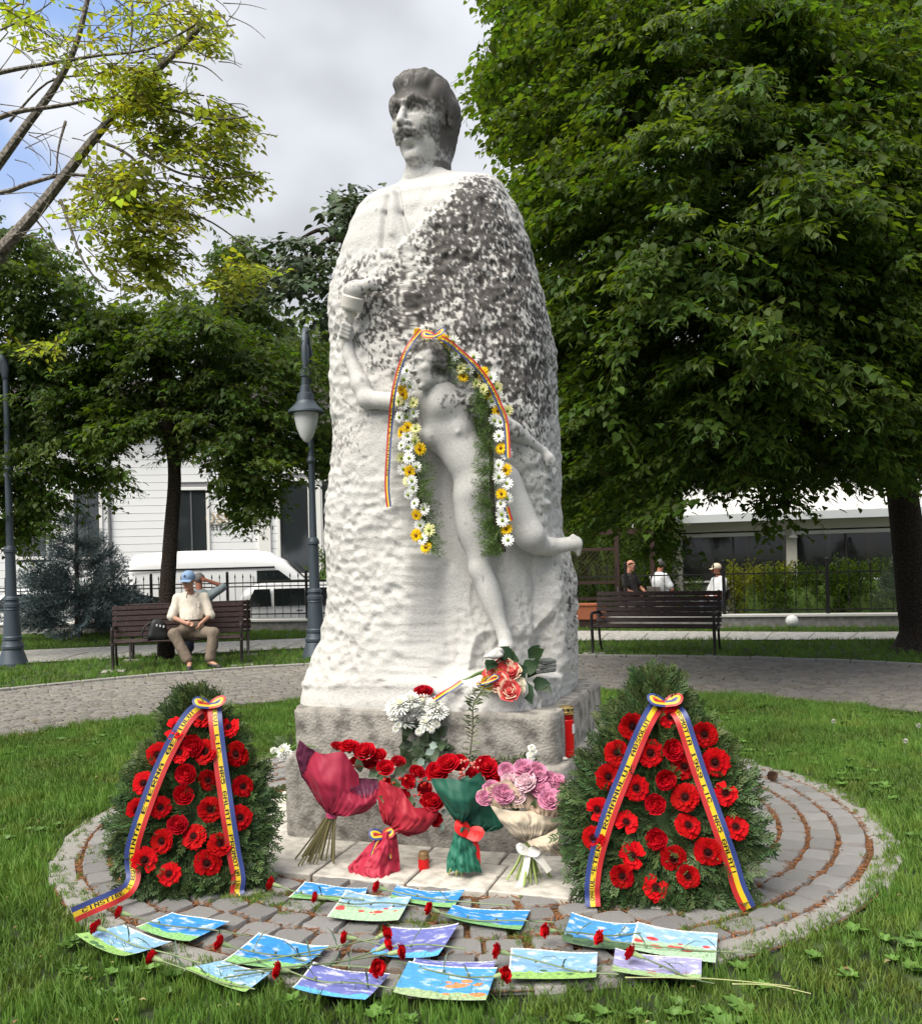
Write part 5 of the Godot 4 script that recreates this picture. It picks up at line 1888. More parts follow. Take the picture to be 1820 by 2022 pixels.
	for k in 5:
		part(o, "blossom", bloom("chrysanthemum", k % 3), petal_mat, aim(P(1050 + rr(-9, 6), 1478 + k * 7, 4.46) - at8, Vector3(rr(-0.5, 0.5), 0.5, 1), 0, 0.38))
	sm = MB.new()
	sm.tube([Vector3(0, -0.12, -0.02), Vector3(0, 0.03, -0.02)], [0.004], 5)
	part(o, "stem", sm, mat("plain stem", STEM, 0.6))
	# 8: striped roses on the marble ledge
	var ty := 0.93
	d = 4.93
	var at9 := P(1005, 1335, d)
	o = thing("rose_bunch", "bunch of red and cream striped roses lying on the marble ledge at the woman's foot", "bouquet", at9)
	blooms_on(o, [[998, 1322, "striped_rose", 1.3, 0.0], [1012, 1332, "striped_rose", 1.15, -0.03], [972, 1336, "striped_rose", 1.05, -0.02], [990, 1350, "striped_rose", 1.25, -0.06], [1004, 1365, "striped_rose", 1.25, -0.10], [965, 1350, "yellow_rose", 0.85, -0.05], [985, 1335, "yellow_rose", 0.8, -0.03], [1026, 1350, "white_rose", 0.7, -0.05], [1028, 1362, "white_rose", 0.6, -0.07], [998, 1290, "yellow_rose", 0.9, 0.06], [998, 1308, "dark_rose", 0.6, 0.02]], d, Vector3(-0.25, 0.45, 0.9))
	lv = []
	for k in 13:
		lv.append([[982, 1300], [975, 1303], [1012, 1300], [1024, 1305], [1018, 1315], [1030, 1322], [1044, 1300], [1050, 1296], [1040, 1318], [1042, 1338], [1048, 1350], [1036, 1345], [1060, 1345]][k])
	leaves_on(o, "rose_leaf", lv, d + 0.0, Color(0.022, 0.05, 0.02), 0.11, 0.075)
	for k in 9:
		sm = MB.new()
		sm.use_col = true
		sm.col = STEM * rr(0.7, 1.2)
		var a := P(990 + rr(-20, 30), 1322 + rr(-8, 12), d + 0.03) - at9
		var b := P(895 + rr(0, 40), 1350 + rr(-12, 12), 5.0) - at9
		sm.tube([a, (a + b) * 0.5 + Vector3(0, 0.01, 0), b], [0.0042], 5)
		part(o, "stem", sm, tinted("stems", 0.6))
	var tri_r := ribbon_print("", false, 0, 0, false)
	pts = []
	for q in [[912, 1346, 4.95], [895, 1358, 4.94], [878, 1368, 4.93], [858, 1382, 4.88]]:
		pts.append(P(q[0], q[1], q[2] - 0.03) - at9)
	part(o, "ribbon", strip(curve(pts, 14), 0.032, Vector3(0, 0.7, 0.7)), tri_r)
	pts = []
	for q in [[960, 1345, 4.88], [975, 1334, 4.86], [982, 1338, 4.86], [965, 1346, 4.84], [940, 1352, 4.86]]:
		pts.append(P(q[0], q[1], q[2] - 0.03) - at9)
	part(o, "ribbon", strip(curve(pts, 18), 0.02, Vector3(0, 0.7, 0.7)), tri_r)
	# grey stone fragment
	var fr := MB.new()
	for k in 3:
		fr.box(Vector3(0.105 - 0.012 * k, 0.026, 0.07), Transform3D(Basis.from_euler(Vector3(0.06, 0.2 * k, 0.10 - 0.05 * k)), Vector3(0.004 * k, 0.022 * k, 0)), 0.006)
	var so := part(self, "stone_fragment", fr, mat("slate", Color(0.16, 0.17, 0.165), 0.85, ntex("granite", 0.12, []), 5.0, ntex("granite bump", 0.1, []), 0.6), Transform3D(Basis(), P(1077, 1322, 4.93)))
	tag(so, "layered grey slate fragment lying beside the striped roses", "stone")

func candles() -> void:
	var red := mat("red plastic", Color(0.55, 0.008, 0.008), 0.28)
	red.subsurf_scatter_enabled = true
	red.subsurf_scatter_strength = 0.15
	var dark := mat("dark red plastic", Color(0.22, 0.005, 0.005), 0.25)
	var gold := mat("gold tin", Color(0.62, 0.45, 0.18), 0.3)
	gold.metallic = 0.9
	var at := G(1120, 1493, 0.50)
	var o := thing("grave_candle", "tall red grave candle with a gold lid on the pedestal step", "candle", at)
	var b := MB.new()
	b.lathe([Vector2(0.001, 0), Vector2(0.037, 0.0), Vector2(0.039, 0.004), Vector2(0.038, 0.03), Vector2(0.0365, 0.034), Vector2(0.0385, 0.038), Vector2(0.0385, 0.195), Vector2(0.036, 0.20)], 28)
	part(o, "body", b, red)
	b = MB.new()
	b.lathe([Vector2(0.036, 0.20), Vector2(0.037, 0.225), Vector2(0.034, 0.232)], 28)
	part(o, "neck", b, dark)
	b = MB.new()
	b.lathe([Vector2(0.040, 0.229), Vector2(0.042, 0.232), Vector2(0.042, 0.240), Vector2(0.038, 0.243), Vector2(0.038, 0.258), Vector2(0.042, 0.260), Vector2(0.041, 0.265), Vector2(0.028, 0.272), Vector2(0.002, 0.274)], 28)
	part(o, "lid", b, gold)
	for k in 9:
		b = MB.new()
		var a := TAU * k / 9.0
		b.box(Vector3(0.012, 0.008, 0.002), Transform3D(Basis(Vector3.UP, -a + PI / 2), Vector3(cos(a) * 0.0383, 0.2505, sin(a) * 0.0383)))
		part(o, "vent_hole", b, mat("black hole", Color(0.01, 0.01, 0.01), 0.6))
	b = MB.new()
	b.box(Vector3(0.002, 0.05, 0.03), Transform3D(Basis(Vector3.UP, -0.5), Vector3(0.0345, 0.15, 0.019)))
	part(o, "paper_label", b, mat("white label", Color(0.7, 0.7, 0.7), 0.5))
	at = G(837, 1718, 0.035)
	o = thing("small_candle", "small red votive candle with brass cap on the slabs between bouquets", "candle", at)
	b = MB.new()
	b.lathe([Vector2(0.001, 0), Vector2(0.026, 0.0), Vector2(0.028, 0.004), Vector2(0.028, 0.058), Vector2(0.026, 0.062)], 22)
	part(o, "body", b, red)
	b = MB.new()
	b.lathe([Vector2(0.029, 0.060), Vector2(0.029, 0.068), Vector2(0.026, 0.070), Vector2(0.026, 0.084), Vector2(0.020, 0.094), Vector2(0.001, 0.096)], 22)
	part(o, "cap", b, mat("old brass", Color(0.22, 0.13, 0.06), 0.4))
	b = MB.new()
	b.ball(Vector3.ZERO, Vector3(0.045, 0.012, 0.018), 14, Basis(Vector3.UP, -0.1))
	tag(part(self, "white_pebble", b, mat("white pebble", Color(0.72, 0.68, 0.62), 0.6), Transform3D(Basis(), G(1104, 1498, 0.51))), "long white pebble lying at the foot of the tall red candle", "pebble")

# ---------------------------------------------------------------- children's paintings and carnations on the paving
func painting(kind: String, seed_: int) -> StandardMaterial3D:
	var w := 120
	var h := 88
	var im := Image.create(w, h, false, Image.FORMAT_RGB8)
	var n := noise(0.03, seed_, 4)
	var f := noise(0.12, seed_ + 1, 2)
	var r := RandomNumberGenerator.new()
	r.seed = seed_
	var sky: Color = {"blue": Color(0.03, 0.25, 0.66), "pale": Color(0.22, 0.42, 0.66), "violet": Color(0.15, 0.17, 0.48), "lavender": Color(0.32, 0.32, 0.56), "poppies": Color(0.26, 0.46, 0.66), "orange": Color(0.07, 0.32, 0.64), "meadow": Color(0.025, 0.24, 0.66), "dark": Color(0.06, 0.29, 0.66)}[kind]
	var low: Color = {"blue": Color(0.20, 0.42, 0.16), "pale": Color(0.24, 0.42, 0.12), "violet": Color(0.10, 0.40, 0.72), "lavender": Color(0.28, 0.42, 0.20), "poppies": Color(0.34, 0.50, 0.34), "orange": Color(0.30, 0.40, 0.22), "meadow": Color(0.16, 0.36, 0.14), "dark": Color(0.07, 0.14, 0.07)}[kind]
	var line: float = {"blue": 0.74, "pale": 0.76, "violet": 0.80, "lavender": 0.74, "poppies": 0.52, "orange": 0.80, "meadow": 0.78, "dark": 0.76}[kind]
	for y in h:
		for x in w:
			var t := float(y) / h
			var edge := line + 0.10 * n.get_noise_2d(x * 0.7, 300.0)
			var c := sky.lerp(Color(0.82, 0.85, 0.88), clampf(n.get_noise_2d(x, y * 1.8) * 1.5 - 0.18, 0.0, 0.62))
			c *= 0.86 + 0.16 * f.get_noise_2d(x * 0.6, y)
			if t > edge:
				c = low * (1.0 + 0.5 * f.get_noise_2d(x, y * 2.0))
			if t < 0.03 or (x < 2 and seed_ % 2):
				c = Color(0.80, 0.80, 0.79)
			im.set_pixel(x, y, Color(clampf(c.r, 0, 1), clampf(c.g, 0, 1), clampf(c.b, 0, 1)).linear_to_srgb())
	var dots := {"poppies": 9, "orange": 16, "pale": 5, "lavender": 12, "dark": 10}
	for k in dots.get(kind, 0):
		var cx := r.randi_range(6, w - 14)
		var cy := int(h * (line + r.randf_range(-0.06, 0.2)))
		if kind == "orange":
			cx = r.randi_range(w / 2, w - 10)
			cy = int(h * r.randf_range(0.45, 0.9))
		var c: Color = {"poppies": Color(0.50, 0.06, 0.06), "orange": Color(0.75, 0.22, 0.08), "pale": Color(0.06, 0.14, 0.06), "lavender": Color(0.36, 0.10, 0.12), "dark": Color(0.04, 0.08, 0.05)}[kind]
		var s := r.randi_range(3, 9) if kind != "lavender" else r.randi_range(2, 4)
		for y in range(-s, s + 1):
			for x in range(-s, s + 1):
				if x * x + y * y * 3 < s * s and cy + y > 2 and cy + y < h - 2 and cx + x > 2 and cx + x < w - 2:
					im.set_pixel(cx + x, cy + y, (c * (1.0 + 0.4 * f.get_noise_2d(cx + x, cy + y))).linear_to_srgb())
	for k in 14:       # punched margin
		im.fill_rect(Rect2i(4 + k * 8, 1, 2, 1), Color(0.2, 0.2, 0.22))
	var m := StandardMaterial3D.new()
	m.resource_name = "painted sheet " + kind
	m.albedo_texture = ImageTexture.create_from_image(im)
	m.roughness = 0.6
	m.cull_mode = BaseMaterial3D.CULL_DISABLED
	return m

func sheet_of(label: String, kind: String, q: Array, seed_: int, lift: float) -> void:
	var c := []
	for k in q:
		c.append(G(k.x, k.y, 0.055))
	var mid: Vector3 = (c[0] + c[1] + c[2] + c[3]) * 0.25
	mid.y = 0.0
	var r := RandomNumberGenerator.new()
	r.seed = seed_
	var bends := [r.randf_range(0, 0.02), r.randf_range(0, 0.02), r.randf_range(0.0, 0.012), r.randf_range(0.0, 0.012)]
	var m := MB.new()
	for lay in 2:
		var s := m.v.size()
		m.grid(14, 10, func(a: float, b: float) -> Vector3:
			var p: Vector3 = (c[0] as Vector3).lerp(c[1], a).lerp((c[3] as Vector3).lerp(c[2], a), b) - mid
			p.y = 0.046 + lift - 0.0010 * lay
			p.y += bends[0] * pow(1 - a, 4) * 1.0 + bends[1] * pow(a, 4) + bends[2] * pow(b, 4) + bends[3] * (0.5 + 0.5 * sin(a * 5.0 + seed_)) * (1 - b)
			return p)
		if lay == 1:
			for k in range(m.t.size() / 2, m.t.size(), 3):
				var z := m.t[k]
				m.t[k] = m.t[k + 1]
				m.t[k + 1] = z
	var o := part(self, "painted_sheet", m, painting(kind, seed_), Transform3D(Basis(), mid))
	tag(o, label, "painting", "children's paintings on the paving")

func carnation(label: String, head: Vector2, tip: Vector2, hh := 0.10, leaf := true) -> void:
	var a := G(head.x, head.y, hh)
	var b := G(tip.x, tip.y, 0.065)
	var o := thing("carnation", label, "carnation", a, 0.0, "red carnations laid on the paving")
	var d := (b - a)
	var dir := d.normalized()
	var look := (-dir + Vector3(rr(-0.2, 0.2), rr(0.1, 0.5), rr(0.1, 0.5))).normalized()
	part(o, "bloom", bloom("carnation", rng.randi() % 3), petal_mat, aim(Vector3.ZERO, look, rr(0, 6), rr(1.0, 1.2)))
	var m := MB.new()
	m.lathe([Vector2(0.004, -0.038), Vector2(0.008, -0.028), Vector2(0.010, -0.008), Vector2(0.012, 0.006)], 8, aim(Vector3.ZERO, look), false)
	part(o, "calyx", m, mat("calyx", Color(0.26, 0.34, 0.16), 0.6))
	m = MB.new()
	m.use_col = true
	m.col = Color(0.15, 0.20, 0.10) * rr(0.7, 1.3)
	var p0 := -look * 0.036
	var sag := Vector3(0, -0.012, 0)
	m.tube(curve([p0, p0.lerp(d, 0.3) + sag + rdir() * 0.008, p0.lerp(d, 0.65) + sag * 0.5 + rdir() * 0.01, d], 14), [0.0036, 0.0032], 5)
	for k in 3:
		m.ball(p0.lerp(d, 0.25 + 0.25 * k) + sag * 0.7, Vector3.ONE * 0.006, 6)
		if leaf:
			m.col = Color(0.08, 0.12, 0.09)
			leaf_blade(m, p0.lerp(d, 0.25 + 0.25 * k) + sag * 0.7, dir * rr(-0.6, 0.9) + Vector3(rr(-0.4, 0.4), 0.35, rr(-0.5, 0.5)), rr(0.06, 0.11), 0.008, Vector3.UP, 0.4)
	part(o, "stem", m, leaf_mat)

func offerings() -> void:
	sheet_of("blue sky painting with green strip, rearmost left beside the crimson bouquet", "blue", [c3(1265, 180), c3(1580, 205), c3(1565, 272), c3(1180, 258)], 1, 0.0)
	sheet_of("deep blue painting at the back with a folded white corner", "blue", [c4(180, 190), c4(495, 202), c4(440, 282), c4(148, 236)], 2, 0.001)
	sheet_of("painting of dark red poppies on pale green with a curled edge", "poppies", [c3(1475, 225), c3(1805, 268), c3(1740, 388), c3(1378, 365)], 3, 0.006)
	sheet_of("bright blue painting with a thin meadow line in front of the slabs", "meadow", [c4(440, 275), c4(792, 290), c4(748, 388), c4(398, 336)], 4, 0.002)
	sheet_of("blue and green painting turned askew, left near the trailing ribbon", "blue", [c3(590, 335), c3(882, 390), c3(680, 492), c3(405, 412)], 5, 0.001)
	sheet_of("pale blue painting with a white margin lying leftmost at the grass", "pale", [c3(345, 412), c3(588, 495), c3(350, 582), c3(98, 465)], 6, 0.002)
	sheet_of("blue and green painting under the crossed bundle of carnation stems", "blue", [c3(1030, 443), c3(1388, 510), c3(1235, 638), c3(850, 590)], 7, 0.001)
	sheet_of("pale blue painting under carnation stems at the front left grass edge", "pale", [c3(850, 582), c3(1100, 640), c3(962, 750), c3(655, 622)], 8, 0.004)
	sheet_of("violet blue painting at the front edge, left of the flower painting", "violet", [c3(1310, 605), c3(1698, 645), c3(1570, 785), c3(1200, 745)], 9, 0.003)
	sheet_of("violet painting with white margin under two carnations in the middle", "violet", [c4(155, 375), c4(466, 365), c4(370, 526), c4(52, 506)], 10, 0.005)
	sheet_of("violet painting half hidden behind the orange flower painting", "violet", [c4(262, 515), c4(637, 522), c4(612, 580), c4(245, 560)], 11, 0.0)
	sheet_of("painting of orange flowers on blue at the front edge", "orange", [c4(235, 545), c4(642, 562), c4(590, 712), c4(163, 688)], 12, 0.008)
	sheet_of("light blue painting over a green field with punched white margin", "pale", [c4(705, 463), c4(1102, 485), c4(1096, 607), c4(690, 605)], 13, 0.003)
	sheet_of("sky blue painting with a dark foreground below the right wreath", "dark", [c4(985, 318), c4(1290, 356), c4(1255, 477), c4(938, 447)], 14, 0.002)
	sheet_of("pale painting of clouds and small poppies, rightmost of the sheets", "poppies", [c4(1285, 355), c4(1655, 402), c4(1645, 540), c4(1250, 482)], 15, 0.006)
	sheet_of("lavender painting with tiny red flowers at the front right", "lavender", [c4(1185, 480), c4(1582, 530), c4(1580, 628), c4(1168, 592)], 16, 0.010)
	var list := [["red carnation rearmost left, its bloom beside the left wreath's curled ribbon", c3(1105, 190), c3(1560, 268)], ["red carnation on the rearmost blue painting, stem across the poppy painting", c3(1330, 255), c3(1830, 300)], ["red carnation nearest the crimson skirt of the second bouquet", c3(1640, 205), c4(705, 270)],
		["red carnation just below the trailing ribbon of the left wreath", c3(335, 335), c3(985, 452)], ["red carnation above the leftmost pale painting", c3(215, 410), c3(740, 592)], ["red carnation bloom on bare cobbles left of the stem bundle", c3(845, 490), c3(1345, 545)],
		["red carnation in the grass edge at the front left", c3(500, 565), c3(1010, 722)], ["red carnation bloom between two front left paintings", c3(1140, 625), c3(1720, 720)], ["red carnation at the top of the stem bundle, left of the pair", c3(1480, 460), c4(500, 470)],
		["upper red carnation of the pair on the violet painting, stems crossing left", c3(1665, 445), c3(820, 610)], ["lower red carnation of the pair on the violet painting", c3(1672, 505), c3(850, 665)], ["red carnation right beside the pair on the violet painting", c3(1735, 535), c3(900, 630)],
		["small red carnation just behind the front violet painting", c3(1620, 612), c3(1200, 560)], ["red carnation on the meadow painting with its stem to the right", c4(340, 285), c4(905, 345)], ["red carnation bloom on the grass tuft before the slabs", c4(875, 385), c4(1300, 395)],
		["red carnation on the sky blue painting with dark foreground", c4(1125, 420), c4(1830, 485)], ["red carnation on the lavender painting", c4(1270, 490), c4(1640, 628)], ["red carnation at the left margin of the light blue field painting", c4(655, 480), c4(1200, 585)], ["red carnation at the right edge of the orange flower painting", c4(665, 588), c4(180, 525)]]
	for q in list:
		carnation(q[0], q[1], q[2])
	# two long bare stems at the right
	for q in [["bare pale stem lying over the kerb stones at the right front", c4(1230, 600), c4(1990, 640)], ["bare stem lying in the grass at the right front", Vector2(1445, 1943), Vector2(1600, 1962)]]:
		var a := G(q[1].x, q[1].y, 0.07)
		var b := G(q[2].x, q[2].y, 0.07)
		var m := MB.new()
		m.tube(curve([Vector3.ZERO, (b - a) * 0.5 + Vector3(0, 0.012, 0), b - a], 10), [0.0032, 0.002], 5)
		tag(part(self, "loose_stem", m, mat("pale stem", Color(0.34, 0.36, 0.16), 0.6), Transform3D(Basis(), a)), q[0], "stem")

# ---------------------------------------------------------------- street furniture
func bench_mesh_parts(o: Node3D, long: float) -> void:
	var wood := mat("bench wood", Color(0.052, 0.028, 0.026), 0.42, ntex("wood", 0.03, [[0.2, 0.6], [0.8, 1.0]], 4), 3.0)
	var iron := mat("bench iron", Color(0.022, 0.018, 0.018), 0.5)
	var h := long * 0.5
	for k in 5:
		var m := MB.new()
		m.box(Vector3(long, 0.028, 0.072), Transform3D(Basis(Vector3.RIGHT, -0.01 if k == 0 else -0.06), Vector3(0, 0.450 - 0.006 * (4 - k) * 0.6 + 0.004, 0.24 - 0.088 * k)), 0.006)
		part(o, "seat_slat", m, wood)
	for k in 6:
		var m := MB.new()
		var t := k / 5.0
		m.box(Vector3(long, 0.070, 0.026), Transform3D(Basis(Vector3.RIGHT, -0.22), Vector3(0, 0.53 + 0.083 * k, -0.175 - 0.105 * t)), 0.006)
		part(o, "back_slat", m, wood)
	for s in [-1.0, 1.0]:
		var m := MB.new()
		var x: float = s * (h - 0.05)
		m.tube(curve([Vector3(x, 0, 0.27), Vector3(x, 0.16, 0.235), Vector3(x, 0.32, 0.25), Vector3(x, 0.43, 0.26)], 10), [0.030, 0.022, 0.020, 0.026], 7)
		part(o, "front_leg", m, iron)
		m = MB.new()
		m.tube(curve([Vector3(x, 0, -0.30), Vector3(x, 0.2, -0.20), Vector3(x, 0.42, -0.165), Vector3(x, 0.7, -0.225), Vector3(x, 0.985, -0.31)], 14), [0.026, 0.02], 7)
		part(o, "rear_leg", m, iron)
		m = MB.new()
		m.tube(curve([Vector3(x, 0.42, 0.26), Vector3(x, 0.56, 0.27), Vector3(x, 0.655, 0.25), Vector3(x, 0.66, 0.08), Vector3(x, 0.66, -0.20)], 14), [0.018, 0.018, 0.024], 7)
		m.ball(Vector3(x, 0.63, 0.27), Vector3(0.022, 0.03, 0.03), 8)
		part(o, "armrest", m, iron)
		m = MB.new()
		m.bar(Vector3(x, 0.425, 0.27), Vector3(x, 0.415, -0.17), 0.035, 0.03)
		part(o, "seat_bearer", m, iron)
		m = MB.new()
		m.box(Vector3(0.34, 0.03, 0.26), Transform3D(Basis(), Vector3(x, 0.008, 0.20 if s < 0 else 0.24)), 0.01)
		part(o, "footing", m, mat("footing concrete", Color(0.30, 0.29, 0.27), 0.9))

func lamp(o: Node3D) -> void:
	var iron := mat("lamp paint", Color(0.060, 0.078, 0.098), 0.45)
	iron.metallic = 0.2
	var b := MB.new()
	b.lathe([Vector2(0.24, 0), Vector2(0.235, 0.05), Vector2(0.165, 0.26), Vector2(0.16, 0.27), Vector2(0.175, 0.29), Vector2(0.178, 0.33), Vector2(0.165, 0.36), Vector2(0.145, 0.42)], 12)
	b.lathe([Vector2(0.145, 0.42), Vector2(0.155, 0.44), Vector2(0.155, 0.48), Vector2(0.14, 0.50), Vector2(0.118, 0.92), Vector2(0.125, 0.94), Vector2(0.118, 0.96)], 12)
	b.lathe([Vector2(0.118, 0.96), Vector2(0.128, 0.98), Vector2(0.128, 1.03), Vector2(0.105, 1.05), Vector2(0.105, 1.08), Vector2(0.122, 1.10), Vector2(0.115, 1.13), Vector2(0.088, 1.16)], 16)
	part(o, "base", b, iron)
	b = MB.new()
	b.lathe([Vector2(0.088, 1.16), Vector2(0.080, 1.88), Vector2(0.098, 1.89), Vector2(0.098, 1.93), Vector2(0.085, 1.97), Vector2(0.072, 1.99), Vector2(0.062, 2.0)], 16)
	b.lathe([Vector2(0.062, 2.0), Vector2(0.052, 3.22), Vector2(0.075, 3.24), Vector2(0.082, 3.27), Vector2(0.070, 3.30), Vector2(0.05, 3.34), Vector2(0.044, 4.86), Vector2(0.01, 4.9)], 16)
	part(o, "post", b, iron)
	b = MB.new()
	b.tube(curve([Vector3(0, 4.75, 0), Vector3(0, 5.12, 0.05), Vector3(0, 5.32, 0.26), Vector3(0, 5.28, 0.50), Vector3(0, 5.02, 0.62), Vector3(0, 4.66, 0.62)], 22), [0.05, 0.055, 0.075, 0.075, 0.07, 0.05], 12)
	part(o, "swan_neck", b, iron)
	b = MB.new()
	b.box(Vector3(0.05, 0.42, 0.30), Transform3D(Basis(), Vector3(0, 4.92, 0.28)), 0.01)
	part(o, "bracket", b, iron)
	var at := Vector3(0, 0, 0.62)
	b = MB.new()
	b.lathe([Vector2(0.05, 4.70), Vector2(0.06, 4.62), Vector2(0.075, 4.61), Vector2(0.078, 4.54), Vector2(0.062, 4.52), Vector2(0.062, 4.40), Vector2(0.085, 4.38), Vector2(0.095, 4.28), Vector2(0.13, 4.26), Vector2(0.14, 4.15)].map(func(q): return q), 16, Transform3D(Basis(), at))
	part(o, "lantern_neck", b, iron)
	b = MB.new()
	b.lathe([Vector2(0.14, 4.15), Vector2(0.17, 4.10), Vector2(0.285, 3.99), Vector2(0.29, 3.96), Vector2(0.20, 3.955)], 24, Transform3D(Basis(), at))
	part(o, "lantern_hood", b, iron)
	b = MB.new()
	b.lathe([Vector2(0.195, 3.96), Vector2(0.19, 3.88), Vector2(0.155, 3.72), Vector2(0.10, 3.58), Vector2(0.045, 3.51), Vector2(0.005, 3.49)], 24, Transform3D(Basis(), at), false)
	var glass := mat("frosted globe", Color(0.55, 0.57, 0.58), 0.35)
	part(o, "lantern_glass", b, glass)

func furniture() -> void:
	var o := thing("bench", "dark brown slatted bench on the left where the man in the cap sits", "bench", Vector3(-4.45, 0, -14.45), deg_to_rad(14), "park benches")
	bench_mesh_parts(o, 2.0)
	var c := o.duplicate() as Node3D
	c.name = numbered("bench")
	add_child(c)
	c.position = Vector3(-4.62, 0, -15.65)
	c.rotation.y = deg_to_rad(14 + 180)
	tag(c, "bench standing back to back behind the seated man's bench", "bench", "park benches")
	c = o.duplicate() as Node3D
	c.name = numbered("bench")
	add_child(c)
	c.position = Vector3(3.03, 0, -14.55)
	c.rotation.y = deg_to_rad(-24)
	tag(c, "empty dark brown slatted bench on the right of the statue", "bench", "park benches")
	o = thing("street_lamp", "blue grey lamp post with frosted lantern just left of the statue", "street lamp", Vector3(-2.43, 0, -15.24), 0.06, "old style lamp posts")
	lamp(o)
	c = o.duplicate() as Node3D
	c.name = numbered("street_lamp")
	add_child(c)
	c.position = Vector3(-7.47, 0, -15.3)
	c.rotation.y = deg_to_rad(-95)
	tag(c, "blue grey lamp post at the far left edge of the picture", "street lamp", "old style lamp posts")
	o = thing("globe_lamp", "white globe garden lamp on the grass before the restaurant wall", "lamp", Vector3(6.62, 0, -18.55))
	var b := MB.new()
	b.ball(Vector3(0, 0.16, 0), Vector3.ONE * 0.125, 24)
	part(o, "globe", b, mat("opal globe", Color(0.78, 0.79, 0.78), 0.3))
	b = MB.new()
	b.lathe([Vector2(0.06, 0), Vector2(0.06, 0.05), Vector2(0.05, 0.06)], 12)
	part(o, "socket", b, mat("dark plastic", Color(0.03, 0.03, 0.03), 0.5))

# ---------------------------------------------------------------- low wall and iron fence
func fences() -> void:
	var iron := mat("fence iron", Color(0.012, 0.011, 0.012), 0.5)
	var wall_m := mat("low wall", Color(0.30, 0.29, 0.28), 0.9, ntex("pave", 0.03, []), 1.0)
	var cap_m := mat("wall coping", Color(0.62, 0.61, 0.58), 0.8)
	for side in [["left", -13.4, -2.2], ["right", 1.6, 9.6]]:
		var x0: float = side[1]
		var x1: float = side[2]
		var w := thing("low_wall", "low grey wall with pale coping under the iron fence, " + ("by the parked vehicles" if x0 < 0 else "before the restaurant"), "wall", Vector3(x0, 0, fence_z(x0)), 0.0, "low walls under the fence")
		var org := w.position
		var f := thing("iron_fence", "black iron fence with spearheads " + ("before the parked van and cars" if x0 < 0 else "before the restaurant terrace"), "fence", org, 0.0, "iron fences")
		var x := x0
		while x < x1 - 0.1:
			var nx := minf(x + 1.95, x1)
			var a := Vector3(x, 0, fence_z(x)) - org
			var b := Vector3(nx, 0, fence_z(nx)) - org
			var m := MB.new()
			m.bar(a + Vector3(0, 0.09, 0), b + Vector3(0, 0.09, 0), 0.24, 0.26, Vector3.UP, 0.0)
			part(w, "wall_segment", m, wall_m)
			m = MB.new()
			m.bar(a + Vector3(0, 0.25, 0), b + Vector3(0, 0.25, 0), 0.32, 0.055, Vector3.UP, 0.008)
			part(w, "coping", m, cap_m)
			m = MB.new()
			m.box(Vector3(0.06, 1.12, 0.06), Transform3D(Basis(), a + Vector3(0, 0.80, 0)), 0.006)
			m.ball(a + Vector3(0, 1.39, 0), Vector3.ONE * 0.04, 8)
			part(f, "post", m, iron)
			for y in [0.40, 1.06, 1.15] if x0 < 0 else [0.36, 1.12, 1.13]:
				if y == 1.13:
					continue
				m = MB.new()
				m.bar(a + Vector3(0, y, 0), b + Vector3(0, y, 0), 0.03, 0.028)
				part(f, "rail", m, iron)
			var n := int((nx - x) / 0.185)
			for k in range(1, n):
				var p := a.lerp(b, float(k) / n)
				m = MB.new()
				m.box(Vector3(0.013, 0.94, 0.013), Transform3D(Basis(), p + Vector3(0, 0.78, 0)))
				m.lathe([Vector2(0.008, 1.25), Vector2(0.020, 1.29), Vector2(0.003, 1.37)], 6, Transform3D(Basis(), p))
				if k % 2 == 0:
					m.lathe([Vector2(0.007, 0.56), Vector2(0.024, 0.60), Vector2(0.007, 0.64)], 6, Transform3D(Basis(), p))
				part(f, "picket", m, iron)
			x = nx

# ---------------------------------------------------------------- vehicles
# a body from cross-sections: side outline points from front to back, half width along height
func car_body(prof_top: Array, prof_low: Array, half: float, tuck: float) -> MB:
	var m := MB.new()
	var n := prof_top.size()
	m.grid(40, 14, func(a: float, b: float) -> Vector3:
		var i := mini(int(a * (n - 1)), n - 2)
		var f := a * (n - 1) - i
		var t: Vector2 = (prof_top[i] as Vector2).lerp(prof_top[i + 1], f)
		var l: Vector2 = (prof_low[i] as Vector2).lerp(prof_low[i + 1], f)
		# b runs from the low edge on one side over the roof to the other
		var ang := b * 2.0 - 1.0
		var k := 1.0 - pow(absf(ang), 3.0)
		var side := signf(ang) * minf(1.0, pow(absf(ang) * 1.9, 0.8))
		var y := lerpf(l.y, t.y, pow(clampf(k, 0, 1), 0.42))
		var hh := (y - l.y) / maxf(t.y - l.y, 0.01)
		var nose := 1.0 - 0.18 * pow(absf(a * 2.0 - 1.0), 6.0)
		return Vector3(lerpf(l.x, t.x, hh), y, side * half * (1.0 - tuck * smoothstep(0.5, 1.0, hh)) * nose))
	return m

